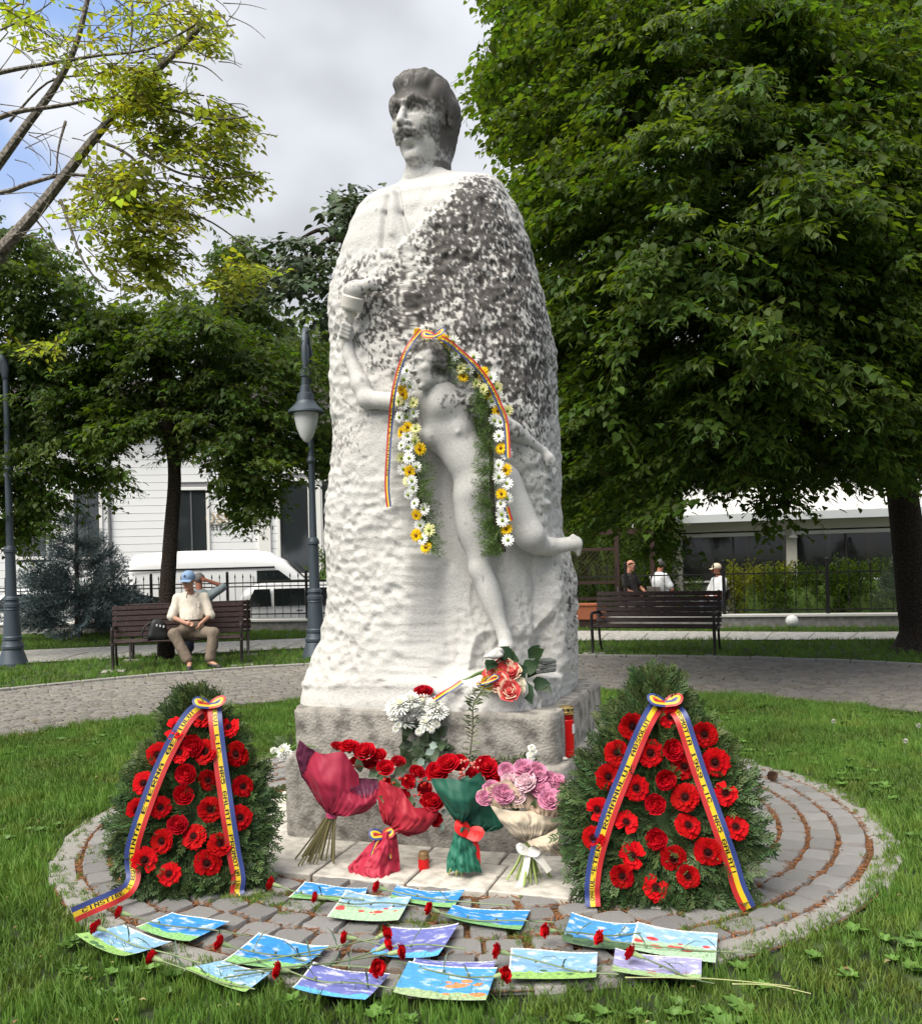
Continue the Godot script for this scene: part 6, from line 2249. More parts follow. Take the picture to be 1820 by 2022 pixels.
func wheel(o: Node3D, at: Vector3, r: float) -> void:
	var side := signf(at.z)
	var xf := Transform3D(Basis(Vector3.RIGHT, PI / 2 * side), at)
	var b := MB.new()
	b.lathe([Vector2(r * 0.62, -0.09), Vector2(r * 0.95, -0.09), Vector2(r, -0.06), Vector2(r, 0.06), Vector2(r * 0.95, 0.09), Vector2(r * 0.62, 0.09)], 24, xf)
	var w := part(o, "wheel", b, mat("tyre", Color(0.018, 0.018, 0.019), 0.8))
	b = MB.new()
	b.lathe([Vector2(r * 0.66, 0.092), Vector2(r * 0.60, 0.07), Vector2(r * 0.2, 0.05), Vector2(r * 0.14, 0.085), Vector2(0.002, 0.085)], 24, xf)
	for k in 5:
		var a := TAU * k / 5
		b.bar(xf * Vector3(cos(a) * 0.05, 0.075, sin(a) * 0.05), xf * Vector3(cos(a) * r * 0.6, 0.08, sin(a) * r * 0.6), 0.03, 0.05)
	part(w, "rim", b, mat("alloy", Color(0.42, 0.43, 0.44), 0.35))

func pane_quad(o: Node3D, called: String, pts: Array, z: float, m: Material, lean := 0.0) -> MeshInstance3D:
	var b := MB.new()
	var lo := 1e9
	for q in pts:
		lo = minf(lo, q.y)
	var v := []
	for q in pts:
		v.append(Vector3(q.x, q.y, z - signf(z) * lean * (q.y - lo)))
	b.poly(v, Vector3(0, 0, signf(z)))
	var back := []
	for q in v:
		back.append(q - Vector3(0, 0, signf(z) * 0.012))
	for k in v.size():
		b.quad_out(v[k], v[(k + 1) % v.size()], back[(k + 1) % v.size()], back[k], (v[0] + v[2]) * 0.5)
	return part(o, called, b, m)

func vehicles() -> void:
	var dark_glass := mat("car glass", Color(0.012, 0.016, 0.017), 0.08)
	dark_glass.metallic_specular = 0.9
	var white := mat("white car paint", Color(0.74, 0.75, 0.77), 0.3)
	white.clearcoat_enabled = true
	white.clearcoat = 0.5
	var silver := mat("silver car paint", Color(0.46, 0.47, 0.49), 0.3)
	silver.metallic = 0.4
	var trim := mat("black trim", Color(0.016, 0.016, 0.017), 0.5)
	var lens := mat("lamp lens", Color(0.6, 0.62, 0.63), 0.12)
	var redlens := mat("tail lens", Color(0.45, 0.012, 0.012), 0.2)
	var gy := -0.42
	# high roof van, nose to the right
	var o := thing("delivery_van", "white high roof delivery van parked behind the fence, half hidden by the seated men", "van", Vector3(-6.15, gy, -25.4), deg_to_rad(10))
	var top := [Vector2(-2.75, 2.20), Vector2(-2.6, 2.36), Vector2(-1.4, 2.42), Vector2(0.2, 2.42), Vector2(0.9, 2.34), Vector2(1.35, 2.08), Vector2(1.95, 1.50), Vector2(2.35, 1.30), Vector2(2.62, 1.10), Vector2(2.70, 0.7)]
	var low := [Vector2(-2.75, 0.3), Vector2(-2.6, 0.28), Vector2(-1.4, 0.28), Vector2(0.2, 0.28), Vector2(0.9, 0.28), Vector2(1.35, 0.28), Vector2(1.95, 0.28), Vector2(2.35, 0.28), Vector2(2.62, 0.3), Vector2(2.70, 0.35)]
	part(o, "body", car_body(top, low, 0.98, 0.10), white)
	for z in [0.965, -0.965]:
		var b := MB.new()
		b.box(Vector3(3.75, 0.05, 0.02), Transform3D(Basis(), Vector3(-0.85, 1.92, z * 0.985)))
		part(o, "gutter", b, trim)
		pane_quad(o, "side_window", [Vector2(0.55, 1.28), Vector2(1.72, 1.28), Vector2(1.42, 1.60), Vector2(1.12, 1.84), Vector2(0.55, 1.84)], z * 1.035, dark_glass, 0.10)
		b = MB.new()
		b.box(Vector3(0.10, 0.22, 0.14), Transform3D(Basis(), Vector3(1.55, 1.32, z * 1.10)), 0.02)
		part(o, "mirror", b, trim)
		b = MB.new()
		b.box(Vector3(0.16, 0.03, 0.02), Transform3D(Basis(), Vector3(0.62, 1.12, z * 1.02)))
		part(o, "door_handle", b, trim)
		b = MB.new()
		b.box(Vector3(3.9, 0.07, 0.02), Transform3D(Basis(), Vector3(-0.3, 0.78, z * 1.015)))
		part(o, "side_moulding", b, trim)
		for x in [0.46, -1.2]:
			b = MB.new()
			b.box(Vector3(0.012, 1.3, 0.008), Transform3D(Basis(), Vector3(x, 1.05, z * 1.02)))
			part(o, "door_seam", b, trim)
	var ws := MB.new()
	ws.grid(6, 4, func(a: float, b: float) -> Vector3: return Vector3(1.30 + 0.66 * b + 0.05, 2.10 - 0.60 * b + 0.02, (a - 0.5) * (1.45 + 0.2 * b)))
	part(o, "windscreen", ws, dark_glass)
	for x in [-1.75, 1.85]:
		for z in [0.88, -0.88]:
			wheel(o, Vector3(x, 0.33, z), 0.33)
	# white estate car, before the van
	o = thing("estate_car", "white estate car with black windows parked between van and iron fence", "car", Vector3(-3.55, gy, -23.35), deg_to_rad(10))
	top = [Vector2(-2.05, 1.0), Vector2(-1.9, 1.36), Vector2(-1.6, 1.52), Vector2(-0.6, 1.56), Vector2(0.2, 1.53), Vector2(0.62, 1.38), Vector2(1.15, 1.02), Vector2(1.75, 0.92), Vector2(2.05, 0.76), Vector2(2.12, 0.5)]
	low = [Vector2(-2.08, 0.32), Vector2(-2.0, 0.26), Vector2(-1.6, 0.25), Vector2(-0.6, 0.25), Vector2(0.2, 0.25), Vector2(0.62, 0.25), Vector2(1.15, 0.25), Vector2(1.75, 0.25), Vector2(2.05, 0.28), Vector2(2.12, 0.34)]
	part(o, "body", car_body(top, low, 0.88, 0.16), white)
	for z in [0.86, -0.86]:
		var spans := [[-1.82, -1.62, -1.25, -1.22], [-1.16, -1.16, -0.42, -0.42], [-0.36, -0.36, 0.36, 0.44]]
		for s in spans:
			pane_quad(o, "side_window", [Vector2(s[0], 0.98), Vector2(s[3] + (0.40 if s[3] > 0.4 else 0.0), 0.98), Vector2(s[2], 1.40), Vector2(s[1], 1.40)], z * 1.025, dark_glass, 0.18)
		var b := MB.new()
		for x in [-0.55, 0.35]:
			b = MB.new()
			b.box(Vector3(0.15, 0.025, 0.02), Transform3D(Basis(), Vector3(x, 0.86, z * 1.04)))
			part(o, "door_handle", b, trim)
		b = MB.new()
		b.box(Vector3(1.9, 0.03, 0.03), Transform3D(Basis(), Vector3(-0.6, 1.57, z * 0.72)))
		part(o, "roof_rail", b, trim)
		b = MB.new()
		b.box(Vector3(0.09, 0.10, 0.12), Transform3D(Basis(), Vector3(0.55, 1.02, z * 1.13)), 0.02)
		part(o, "mirror", b, white)
		b = MB.new()
		b.box(Vector3(0.22, 0.10, 0.16), Transform3D(Basis(), Vector3(1.93, 0.72, z * 0.78)), 0.03)
		part(o, "headlight", b, lens)
	for x in [-1.35, 1.32]:
		for z in [0.80, -0.80]:
			wheel(o, Vector3(x, 0.31, z), 0.31)
	# car at the left edge and a silver one behind the spruce
	for v in [["hatchback_car", "white hatchback seen from behind at the left edge, with a red tail lamp", Vector3(-11.35, gy, -24.3), white, 0.0], ["saloon_car", "silver car mostly hidden behind the blue spruce", Vector3(-8.35, gy, -24.9), silver, 0.0]]:
		o = thing(v[0], v[1], "car", v[2], deg_to_rad(190.0 if v[0] == "hatchback_car" else 10.0))
		part(o, "body", car_body(top, low, 0.88, 0.16), v[3])
		for z in [0.86, -0.86]:
			for s in [[-1.80, -1.60, -1.20, -1.16], [-1.10, -1.10, -0.42, -0.42], [-0.36, -0.36, 0.36, 0.44]]:
				pane_quad(o, "side_window", [Vector2(s[0], 0.98), Vector2(s[3] + (0.40 if s[3] > 0.4 else 0.0), 0.98), Vector2(s[2], 1.40), Vector2(s[1], 1.40)], z * 1.025, dark_glass, 0.18)
			var b := MB.new()
			b.box(Vector3(0.22, 0.16, 0.2), Transform3D(Basis(), Vector3(-1.93, 0.92, z * 0.80)), 0.03)
			part(o, "tail_lamp", b, redlens)
		for x in [-1.35, 1.32]:
			for z in [0.80, -0.80]:
				wheel(o, Vector3(x, 0.31, z), 0.31)
	var road := MB.new()
	road.grid(40, 6, func(a: float, b: float) -> Vector3:
		var x := -60.0 + 61.0 * a
		return Vector3(x, -0.405, fence_z(x) - 1.35 - 5.2 * b))
	setting("street", road, mat("asphalt", Color(0.055, 0.055, 0.056), 0.9, ntex("granite", 0.12, []), 3.0))

# ---------------------------------------------------------------- buildings
func letters(parent: Node3D, called: String, words: String, at: Vector3, turn: float, size: float, m: Material, depth := 0.03) -> void:
	var t := TextMesh.new()
	var f := SystemFont.new()
	f.font_names = PackedStringArray(["Droid Serif"])
	t.font = f
	t.text = words
	t.font_size = 32
	t.pixel_size = size / 24.0
	t.depth = depth
	part(parent, called, t, m, Transform3D(Basis(Vector3.UP, turn), at))

func buildings() -> void:
	var paint := mat("white cladding", Color(0.80, 0.81, 0.82), 0.65)
	var frame_m := mat("white frame", Color(0.72, 0.72, 0.70), 0.6)
	var glass := mat("dark pane", Color(0.025, 0.030, 0.033), 0.06)
	glass.metallic_specular = 0.8
	# clad house behind the street on the left; its own x runs along the street
	var turn := deg_to_rad(9)
	var o := thing("clad_house", "white house with horizontal cladding, tall dark windows and gilt lettering behind the van", "building", P(240, 1105, 30.0) * Vector3(1, 0, 1) + Vector3(0, -0.4, 0), turn)
	var inv := o.transform.affine_inverse()
	var W := func(u: float, v: float) -> Vector2:        # where a ray meets the facade, in the house's own axes
		var e := inv * Vector3(0, EYE, 0)
		var d := inv.basis * ray(u, v)
		var q := e + d * (-e.z / d.z)
		return Vector2(q.x, q.y)
	var m := MB.new()
	m.box(Vector3(24, 6.6, 8), Transform3D(Basis(), Vector3(-3, 3.3, -4.06)))
	part(o, "wall", m, mat("wall behind cladding", Color(0.30, 0.30, 0.31), 0.9))
	var win: Array = []
	for q in [[350, 407, 968, 1102, 2], [556, 607, 950, 1133, 1], [640, 700, 950, 1120, 1], [40, 90, 940, 1100, 2], [150, 196, 965, 1100, 2]]:
		var a: Vector2 = W.call(q[0], q[3])
		var b: Vector2 = W.call(q[1], q[2])
		win.append([a.x, b.x, a.y, b.y, q[4]])
	var y := 0.0
	while y < 6.5:
		var cuts := [-15.0]
		for w in win:
			if y + 0.25 > w[2] - 0.1 and y < w[3] + 0.1:
				cuts.append(w[0] - 0.06)
				cuts.append(w[1] + 0.06)
		cuts.append(9.0)
		cuts.sort()
		for k in range(0, cuts.size() - 1, 2):
			m = MB.new()
			m.box(Vector3(cuts[k + 1] - cuts[k], 0.236, 0.05), Transform3D(Basis(Vector3.RIGHT, 0.05), Vector3((cuts[k] + cuts[k + 1]) / 2, y + 0.125, 0.0)))
			part(o, "cladding_board", m, paint)
		y += 0.25
	for w in win:
		var cx: float = (w[0] + w[1]) / 2
		var cy: float = (w[2] + w[3]) / 2
		var ww: float = w[1] - w[0]
		var hh: float = w[3] - w[2]
		m = MB.new()
		for s in [-1.0, 1.0]:
			m.box(Vector3(0.10, hh + 0.2, 0.16), Transform3D(Basis(), Vector3(cx + s * (ww / 2 + 0.05), cy, 0.02)), 0.01)
			m.box(Vector3(ww, 0.10, 0.16), Transform3D(Basis(), Vector3(cx, cy + s * (hh / 2 + 0.05), 0.02)), 0.01)
		var wn := part(o, "window", m, frame_m)
		var n: int = w[4]
		for k in n:
			m = MB.new()
			var pw := ww / n
			m.box(Vector3(pw - 0.05, hh - 0.02, 0.02), Transform3D(Basis(), Vector3(w[0] + pw * (k + 0.5), cy, -0.015)))
			part(wn, "pane", m, glass)
		if n == 2:
			m = MB.new()
			m.box(Vector3(0.05, hh, 0.05), Transform3D(Basis(), Vector3(cx, cy, 0.0)))
			part(wn, "mullion", m, mat("grey frame", Color(0.10, 0.105, 0.11), 0.5))
	for q in [[524, 0.42], [628, 0.3]]:
		var a: Vector2 = W.call(q[0], 1100)
		m = MB.new()
		m.box(Vector3(q[1], 6.4, 0.12), Transform3D(Basis(), Vector3(a.x, 3.2, 0.07)), 0.02)
		part(o, "pilaster", m, frame_m)
	var dp: Vector2 = W.call(217, 1000)
	m = MB.new()
	m.tube([Vector3(dp.x, 0.3, 0.09), Vector3(dp.x, 6.5, 0.09)], [0.05], 8)
	part(o, "downpipe", m, mat("zinc", Color(0.16, 0.165, 0.17), 0.5))
	var gilt := mat("gilt letters", Color(0.42, 0.30, 0.13), 0.4)
	gilt.metallic = 0.5
	var la: Vector2 = W.call(431, 1024)
	letters(o, "lettering", "OSS", Vector3(la.x, la.y, 0.06), 0, 0.34, gilt)
	la = W.call(434, 1041)
	letters(o, "lettering", "STEA", Vector3(la.x, la.y, 0.05), 0, 0.17, mat("dark letters", Color(0.05, 0.045, 0.04), 0.5))
	m = MB.new()
	m.prism([Vector2(-15.6, 6.6), Vector2(9.6, 6.6), Vector2(8.6, 8.0), Vector2(-14.6, 8.0)], -9.0, Transform3D(Basis(), Vector3(0, 0, 0.6)))
	part(o, "roof", m, mat("grey roof", Color(0.11, 0.10, 0.10), 0.8))
	# restaurant with a glazed terrace on the right
	var at := P(1338, 1105, 22.2) * Vector3(1, 0, 1)
	o = thing("restaurant_terrace", "cream glazed restaurant terrace with pale seamed awning roof on the right", "building", at, deg_to_rad(-14))
	var cream := mat("cream paint", Color(0.60, 0.57, 0.50), 0.6)
	inv = o.transform.affine_inverse()
	var col_x := []
	for u in [1338, 1563, 1782, 1990]:
		col_x.append((W_on(inv, u, 1150, 0.0)).x)
	var right: float = col_x[3]
	for x in col_x:
		m = MB.new()
		m.box(Vector3(0.24, 2.3, 0.22), Transform3D(Basis(), Vector3(x, 1.15, 0)), 0.012)
		part(o, "column", m, cream)
	m = MB.new()
	m.box(Vector3(right + 0.6, 0.22, 0.26), Transform3D(Basis(), Vector3(right / 2, 2.18, 0.0)), 0.01)
	part(o, "beam", m, cream)
	m = MB.new()
	m.box(Vector3(right + 0.6, 0.09, 0.10), Transform3D(Basis(), Vector3(right / 2, 1.99, 0.02)), 0.01)
	part(o, "awning_rail", m, frame_m)
	for k in 3:
		var a: float = col_x[k] + 0.12
		var b: float = col_x[k + 1] - 0.12
		m = MB.new()
		m.box(Vector3(b - a, 0.86, 0.10), Transform3D(Basis(), Vector3((a + b) / 2, 0.43, 0)), 0.01)
		part(o, "parapet", m, mat("parapet paint", Color(0.16, 0.17, 0.15), 0.8))
		for h in 2:
			for s in [-1.0, 1.0]:
				m = MB.new()
				var mx := a + (b - a) * (h + 0.5) / 2
				m.bar(Vector3(mx - (b - a) * 0.24, 0.42 - s * 0.36, 0.07 + 0.012 * s), Vector3(mx + (b - a) * 0.24, 0.42 + s * 0.36, 0.07 + 0.012 * s), 0.03, 0.02)
				part(o, "railing_cross", m, frame_m)
		m = MB.new()
		m.box(Vector3(b - a, 0.05, 0.16), Transform3D(Basis(), Vector3((a + b) / 2, 0.885, 0.03)), 0.008)
		part(o, "sill", m, frame_m)
		for j in 2:
			m = MB.new()
			m.box(Vector3((b - a) / 2 - 0.03, 1.02, 0.012), Transform3D(Basis(), Vector3(a + (b - a) * (j + 0.5) / 2, 1.43, -0.02)))
			var clear := mat("terrace pane", Color(0.05, 0.06, 0.06, 0.2), 0.05)
			clear.transparency = BaseMaterial3D.TRANSPARENCY_ALPHA
			part(o, "pane", m, clear)
		m = MB.new()
		m.box(Vector3(0.04, 1.06, 0.05), Transform3D(Basis(), Vector3((a + b) / 2, 1.43, 0)))
		part(o, "mullion", m, mat("dark mullion", Color(0.05, 0.045, 0.04), 0.5))
	# roof: sloping panels with seams, fascia at the eave
	var p_m := mat("roof panel", Color(0.58, 0.58, 0.57), 0.5)
	var n := 14
	for k in n:
		var x := -0.6 + (right + 1.0) * k / n
		var w := (right + 1.0) / n
		m = MB.new()
		m.bar(Vector3(x + w / 2, 2.42, 0.65), Vector3(x + w / 2, 3.32, -3.1), w - 0.012, 0.04)
		part(o, "roof_panel", m, p_m)
		m = MB.new()
		m.bar(Vector3(x, 2.455, 0.66), Vector3(x, 3.355, -3.1), 0.035, 0.05)
		part(o, "seam", m, frame_m)
	m = MB.new()
	m.box(Vector3(right + 1.1, 0.20, 0.06), Transform3D(Basis(), Vector3(right / 2 - 0.1, 2.37, 0.70)), 0.01)
	part(o, "fascia", m, mat("grey fascia", Color(0.50, 0.53, 0.55), 0.5))
	# room behind
	m = MB.new()
	m.box(Vector3(right + 1.2, 0.1, 6.4), Transform3D(Basis(), Vector3(right / 2, 0.04, -3.3)))
	part(o, "floor", m, mat("terrace floor", Color(0.10, 0.08, 0.065), 0.6))
	m = MB.new()
	m.box(Vector3(right + 1.2, 3.2, 0.2), Transform3D(Basis(), Vector3(right / 2, 1.6, -6.4)))
	part(o, "back_wall", m, mat("dark room wall", Color(0.14, 0.115, 0.095), 0.8))
	m = MB.new()
	m.box(Vector3(right + 1.2, 0.08, 3.1), Transform3D(Basis(), Vector3(right / 2, 2.95, -4.9)))
	for sx in [-0.6, right + 0.6]:
		var sw := MB.new()
		sw.box(Vector3(0.12, 2.9, 6.2), Transform3D(Basis(), Vector3(sx, 1.45, -3.3)))
		part(o, "side_wall", sw, mat("cream paint", Color(0.60, 0.57, 0.50), 0.6))
	part(o, "ceiling", m, mat("dark ceiling", Color(0.22, 0.20, 0.17), 0.8))
	for k in 7:
		m = MB.new()
		var x := 0.8 + k * 1.15
		m.box(Vector3(0.14 if k % 2 else 0.32, 1.7, 0.05), Transform3D(Basis(), Vector3(x, 1.5, -6.27)), 0.01)
		part(o, "wall_panel", m, mat("pale panel %d" % (k % 3), [Color(0.42, 0.38, 0.34), Color(0.30, 0.14, 0.06), Color(0.52, 0.52, 0.50)][k % 3], 0.6))
	for k in 6:
		m = MB.new()
		m.box(Vector3(0.9, 0.05, 0.9), Transform3D(Basis(), Vector3(1.0 + k * 1.4, 0.78, -1.3 - 1.4 * (k % 2))), 0.01)
		m.bar(Vector3(1.0 + k * 1.4, 0.1, -1.3 - 1.4 * (k % 2)), Vector3(1.0 + k * 1.4, 0.75, -1.3 - 1.4 * (k % 2)), 0.08, 0.08)
		part(o, "dining_table", m, mat("table top", Color(0.16, 0.10, 0.06), 0.4))
	# sconce on the column
	m = MB.new()
	m.lathe([Vector2(0.02, 0.14), Vector2(0.03, 0.06), Vector2(0.11, -0.04), Vector2(0.115, -0.05), Vector2(0.02, -0.045)], 14, Transform3D(Basis(), Vector3(col_x[1] + 0.02, 1.93, 0.22)))
	part(o, "wall_lamp", m, frame_m)
	# white house above the terrace
	o = thing("white_house", "white upper house with shuttered windows showing above the terrace roof", "building", P(1480, 1105, 33.0) * Vector3(1, 0, 1), deg_to_rad(-14))
	m = MB.new()
	m.box(Vector3(22, 7.5, 7), Transform3D(Basis(), Vector3(2, 3.75, -3.5)))
	part(o, "wall", m, mat("white render", Color(0.70, 0.71, 0.73), 0.8))
	for k in 6:
		var x := -2.6 + k * 2.2
		m = MB.new()
		m.box(Vector3(0.95, 1.5, 0.06), Transform3D(Basis(), Vector3(x, 4.4, 0.03)), 0.01)
		var wn := part(o, "window", m, frame_m)
		m = MB.new()
		m.box(Vector3(0.78, 1.34, 0.03), Transform3D(Basis(), Vector3(x, 4.4, 0.06)))
		part(wn, "pane", m, glass)
		for s in [-1.0, 1.0]:
			m = MB.new()
			m.box(Vector3(0.42, 1.5, 0.05), Transform3D(Basis(), Vector3(x + s * 0.72, 4.4, 0.04)), 0.01)
			part(wn, "shutter", m, mat("grey shutter", Color(0.22, 0.22, 0.22), 0.7))
	m = MB.new()
	m.box(Vector3(22.3, 0.22, 0.4), Transform3D(Basis(), Vector3(2, 3.35, 0.12)), 0.03)
	part(o, "cornice", m, frame_m)
	m = MB.new()
	m.prism([Vector2(-9.5, 7.5), Vector2(13.5, 7.5), Vector2(12.5, 9.3), Vector2(-8.5, 9.3)], -7.5, Transform3D(Basis(), Vector3(0, 0, 0.4)))
	part(o, "roof", m, mat("grey roof", Color(0.11, 0.10, 0.10), 0.8))
	# wooden trellis bower left of the terrace
	at = P(1175, 1105, 20.6) * Vector3(1, 0, 1)
	o = thing("trellis", "dark brown wooden trellis bower with diamond lattice beside the restaurant", "trellis", at, deg_to_rad(-12))
	var brown := mat("trellis wood", Color(0.040, 0.022, 0.018), 0.6)
	inv = o.transform.affine_inverse()
	var xs := []
	for u in [1112, 1219, 1289]:
		xs.append(W_on(inv, u, 1150, 0.0).x)
	for x in xs:
		m = MB.new()
		m.box(Vector3(0.11, 2.25, 0.11), Transform3D(Basis(), Vector3(x, 1.12, 0)), 0.01)
		part(o, "post", m, brown)
	m = MB.new()
	m.bar(Vector3(xs[0] - 0.2, 2.10, 0), Vector3(xs[2] + 0.1, 2.10, 0), 0.09, 0.11)
	part(o, "beam", m, brown)
	for yy in [1.72, 0.98, 0.62, 0.30]:
		m = MB.new()
		m.bar(Vector3(xs[0], yy, 0), Vector3(xs[1], yy, 0), 0.05, 0.07)
		part(o, "cross_rail", m, brown)
	var x0: float = xs[0]
	var x1: float = xs[1]
	for k in range(-7, 13):
		for s in [-1.0, 1.0]:
			var a := Vector2(x0 + k * 0.105, 0.98)
			var b := a + Vector2(0.74 * s, 0.74)
			if s < 0:
				a.x += 0.1
			var lo := (x0 - a.x) / (b.x - a.x)
			var hi := (x1 - a.x) / (b.x - a.x)
			var t0 := clampf(minf(lo, hi), 0, 1)
			var t1 := clampf(maxf(lo, hi), 0, 1)
			if t1 - t0 < 0.05:
				continue
			var p := a.lerp(b, t0)
			var q := a.lerp(b, t1)
			m = MB.new()
			m.bar(Vector3(p.x, p.y, 0.012 * s), Vector3(q.x, q.y, 0.012 * s), 0.018, 0.012)
			part(o, "lattice_slat", m, brown)
	var pl := thing("planter", "terracotta trough planter at the foot of the trellis", "planter", P(1166, 1105, 20.0) * Vector3(1, 0, 1), deg_to_rad(-12))
	m = MB.new()
	m.box(Vector3(0.62, 0.34, 0.28), Transform3D(Basis(), Vector3(0, 0.36, 0)), 0.02)
	m.box(Vector3(0.68, 0.06, 0.33), Transform3D(Basis(), Vector3(0, 0.52, 0)), 0.015)
	part(pl, "trough", m, mat("terracotta", Color(0.30, 0.10, 0.05), 0.8))
	m = MB.new()
	m.box(Vector3(0.56, 0.2, 0.2), Transform3D(Basis(), Vector3(0, 0.10, 0)))
	part(pl, "stand", m, brown)

func W_on(inv: Transform3D, u: float, v: float, z: float) -> Vector3:
	var e := inv * Vector3(0, EYE, 0)
	var d := inv.basis * ray(u, v)
	return e + d * ((z - e.z) / d.z)

# ---------------------------------------------------------------- people
func skin_of(c: Color) -> StandardMaterial3D:
	var m := mat("skin %s" % c.to_html(), c, 0.6)
	m.subsurf_scatter_enabled = true
	m.subsurf_scatter_strength = 0.1
	return m

func hand(b: Body, wrist: Vector3, palm: Vector3, dir: Vector3, side: Vector3, s := 1.0) -> void:
	b.limb(wrist, palm, 0.027 * s, 0.036 * s, 0.02)
	var n := dir.cross(side).normalized()
	for k in 4:
		var root := palm + side * (0.028 - 0.0187 * k) * s + dir * 0.025 * s
		var L: float = [0.030, 0.036, 0.033, 0.025][k] * s
		var mid := root + dir * L
		b.limb(root, mid, 0.0105 * s, 0.0095 * s, 0.004)
		b.limb(mid, mid + (dir * 0.75 + n * 0.65).normalized() * L, 0.0095 * s, 0.008 * s, 0.004)
	b.limb(palm + side * 0.03 * s - dir * 0.02 * s, palm + side * 0.055 * s + dir * 0.02 * s, 0.013 * s, 0.010 * s, 0.006)

# joints: dictionary of points in the person's own axes (y up, z the way they face)
func person(label: String, at: Vector3, turn: float, j: Dictionary, look: Dictionary) -> Node3D:
	var o := thing("person", label, "person", at, turn, look.get("group", ""))
	var cell: float = look.get("cell", 0.012)
	o.scale = Vector3.ONE * look.get("size", 1.0)
	var b := Body.new()
	var hx := Transform3D(Basis(Vector3.UP, j.get("head_turn", 0.0)) * Basis(Vector3.RIGHT, j.get("head_nod", 0.0)) * Basis(Vector3.BACK, j.get("head_tilt", 0.0)), j.head)
	var fb := Body.new()
	head_parts(fb, hx, look.get("head", 0.25), false, false)
	b.limb(j.head + Vector3(0, -0.08, -0.03), j.chest + Vector3(0, 0.14, -0.02), 0.055, 0.062, 0.03)
	b.egg(j.chest, Vector3(0.165, 0.20, 0.11), 0.05)
	b.limb(j.chest, j.pelvis, 0.13, 0.14, 0.08)
	var face_m := skin_of(look.skin)
	for s in ["l", "r"]:
		b.limb(j["sh_" + s], j["el_" + s], 0.046, 0.040, 0.03)
		b.limb(j["el_" + s], j["wr_" + s], 0.041, 0.028, 0.02)
		b.limb(j["hip_" + s], j["kn_" + s], 0.075, 0.052, 0.03)
		b.limb(j["kn_" + s], j["an_" + s], 0.052, 0.036, 0.03)
		b.limb(j["an_" + s], j["toe_" + s], 0.036, 0.030, 0.02)
	var m := MB.new()
	b.mesh(m, cell)
	fb.mesh(m, 0.0065)
	var body := part(o, "body", m, face_m)
	var hb := Body.new()
	for s in ["l", "r"]:
		var hd: Vector3 = j["hand_dir_" + s]
		hand(hb, j["wr_" + s], j["wr_" + s] + hd * 0.055, hd, j["hand_side_" + s], 1.0)
	m = MB.new()
	hb.mesh(m, 0.0055)
	part(o, "hands", m, face_m)
	for s in [-1.0, 1.0]:
		var H: float = look.get("head", 0.25)
		m = MB.new()
		m.ball(hx * (Vector3(s * 0.105, -0.004, 0.296) * H), Vector3(0.030, 0.018, 0.022) * H, 8, hx.basis)
		part(o, "eye", m, mat("eye", Color(0.03, 0.022, 0.02), 0.3))
		m = MB.new()
		m.tube([hx * (Vector3(s * 0.045, 0.085, 0.345) * H), hx * (Vector3(s * 0.105, 0.105, 0.345) * H), hx * (Vector3(s * 0.175, 0.075, 0.285) * H)], [0.016 * H], 6)
		part(o, "eyebrow", m, mat("brow hair", Color(0.10, 0.085, 0.075), 0.9))
	# clothes a little outside the body
	var sh := Body.new()
	sh.egg(j.chest + Vector3(0, 0, 0.005), Vector3(0.195, 0.225, 0.135), 0.06)
	sh.limb(j.chest, j.pelvis + Vector3(0, 0.16, 0.01), 0.150, 0.160, 0.08)
	if look.get("belly", 0.0) > 0.0:
		sh.egg(j.chest.lerp(j.pelvis, 0.45) + Vector3(0, 0, 0.06), Vector3(0.17, 0.16, 0.12) , 0.06)
	for s in ["l", "r"]:
		sh.limb(j.chest + Vector3(0, 0.13, -0.01), j["sh_" + s], 0.07, 0.072, 0.05)
		sh.limb(j["sh_" + s], (j["sh_" + s] as Vector3).lerp(j["el_" + s], look.get("sleeve", 0.9)), 0.072, 0.075, 0.04)
	var fold := noise(0.5, 77, 3)
	sh.ripple = func(p: Vector3) -> float: return 0.016 * (absf(fold.get_noise_3dv(p * Vector3(17, 8, 17) + Vector3(0, p.x * 9.0, 0))) - 0.2)
	m = MB.new()
	sh.mesh(m, cell)
	var shirt_m := mat("cloth %s" % (look.shirt as Color).to_html(), look.shirt, 0.85)
	part(o, "shirt", m, shirt_m)
	if look.get("collar", false):
		m = MB.new()
		for s in [-1.0, 1.0]:
			var c: Vector3 = j.chest + Vector3(s * 0.05, 0.205, 0.09)
			m.tri_out(c, c + Vector3(s * 0.075, -0.015, -0.02), c + Vector3(s * 0.02, -0.085, 0.055), c - Vector3(0, 0, 0.2))
			m.tri_out(c + Vector3(0, 0.02, -0.06), c + Vector3(s * 0.075, -0.015, -0.02), c, c - Vector3(0, 0.2, 0.2))
		part(o, "collar", m, shirt_m)
		m = MB.new()
		m.box(Vector3(0.085, 0.09, 0.008), Transform3D(Basis(Vector3.RIGHT, -0.1), j.chest + Vector3(0.09, 0.01, 0.142)), 0.003)
		part(o, "pocket", m, shirt_m)
		m = MB.new()
		m.lathe([Vector2(0.0, 0.0), Vector2(0.006, 0.0), Vector2(0.006, 0.004), Vector2(0.0, 0.004)], 8, Transform3D(Basis(Vector3.RIGHT, PI / 2), j.chest + Vector3(0.0, 0.03, 0.146)))
		part(o, "button", m, mat("button", Color(0.4, 0.36, 0.3), 0.5))
	var tr := Body.new()
	tr.limb(j.hip_l, j.hip_r, 0.125, 0.125, 0.05)
	tr.egg(j.pelvis + Vector3(0, 0.03, 0.0), Vector3(0.185, 0.13, 0.15), 0.06)
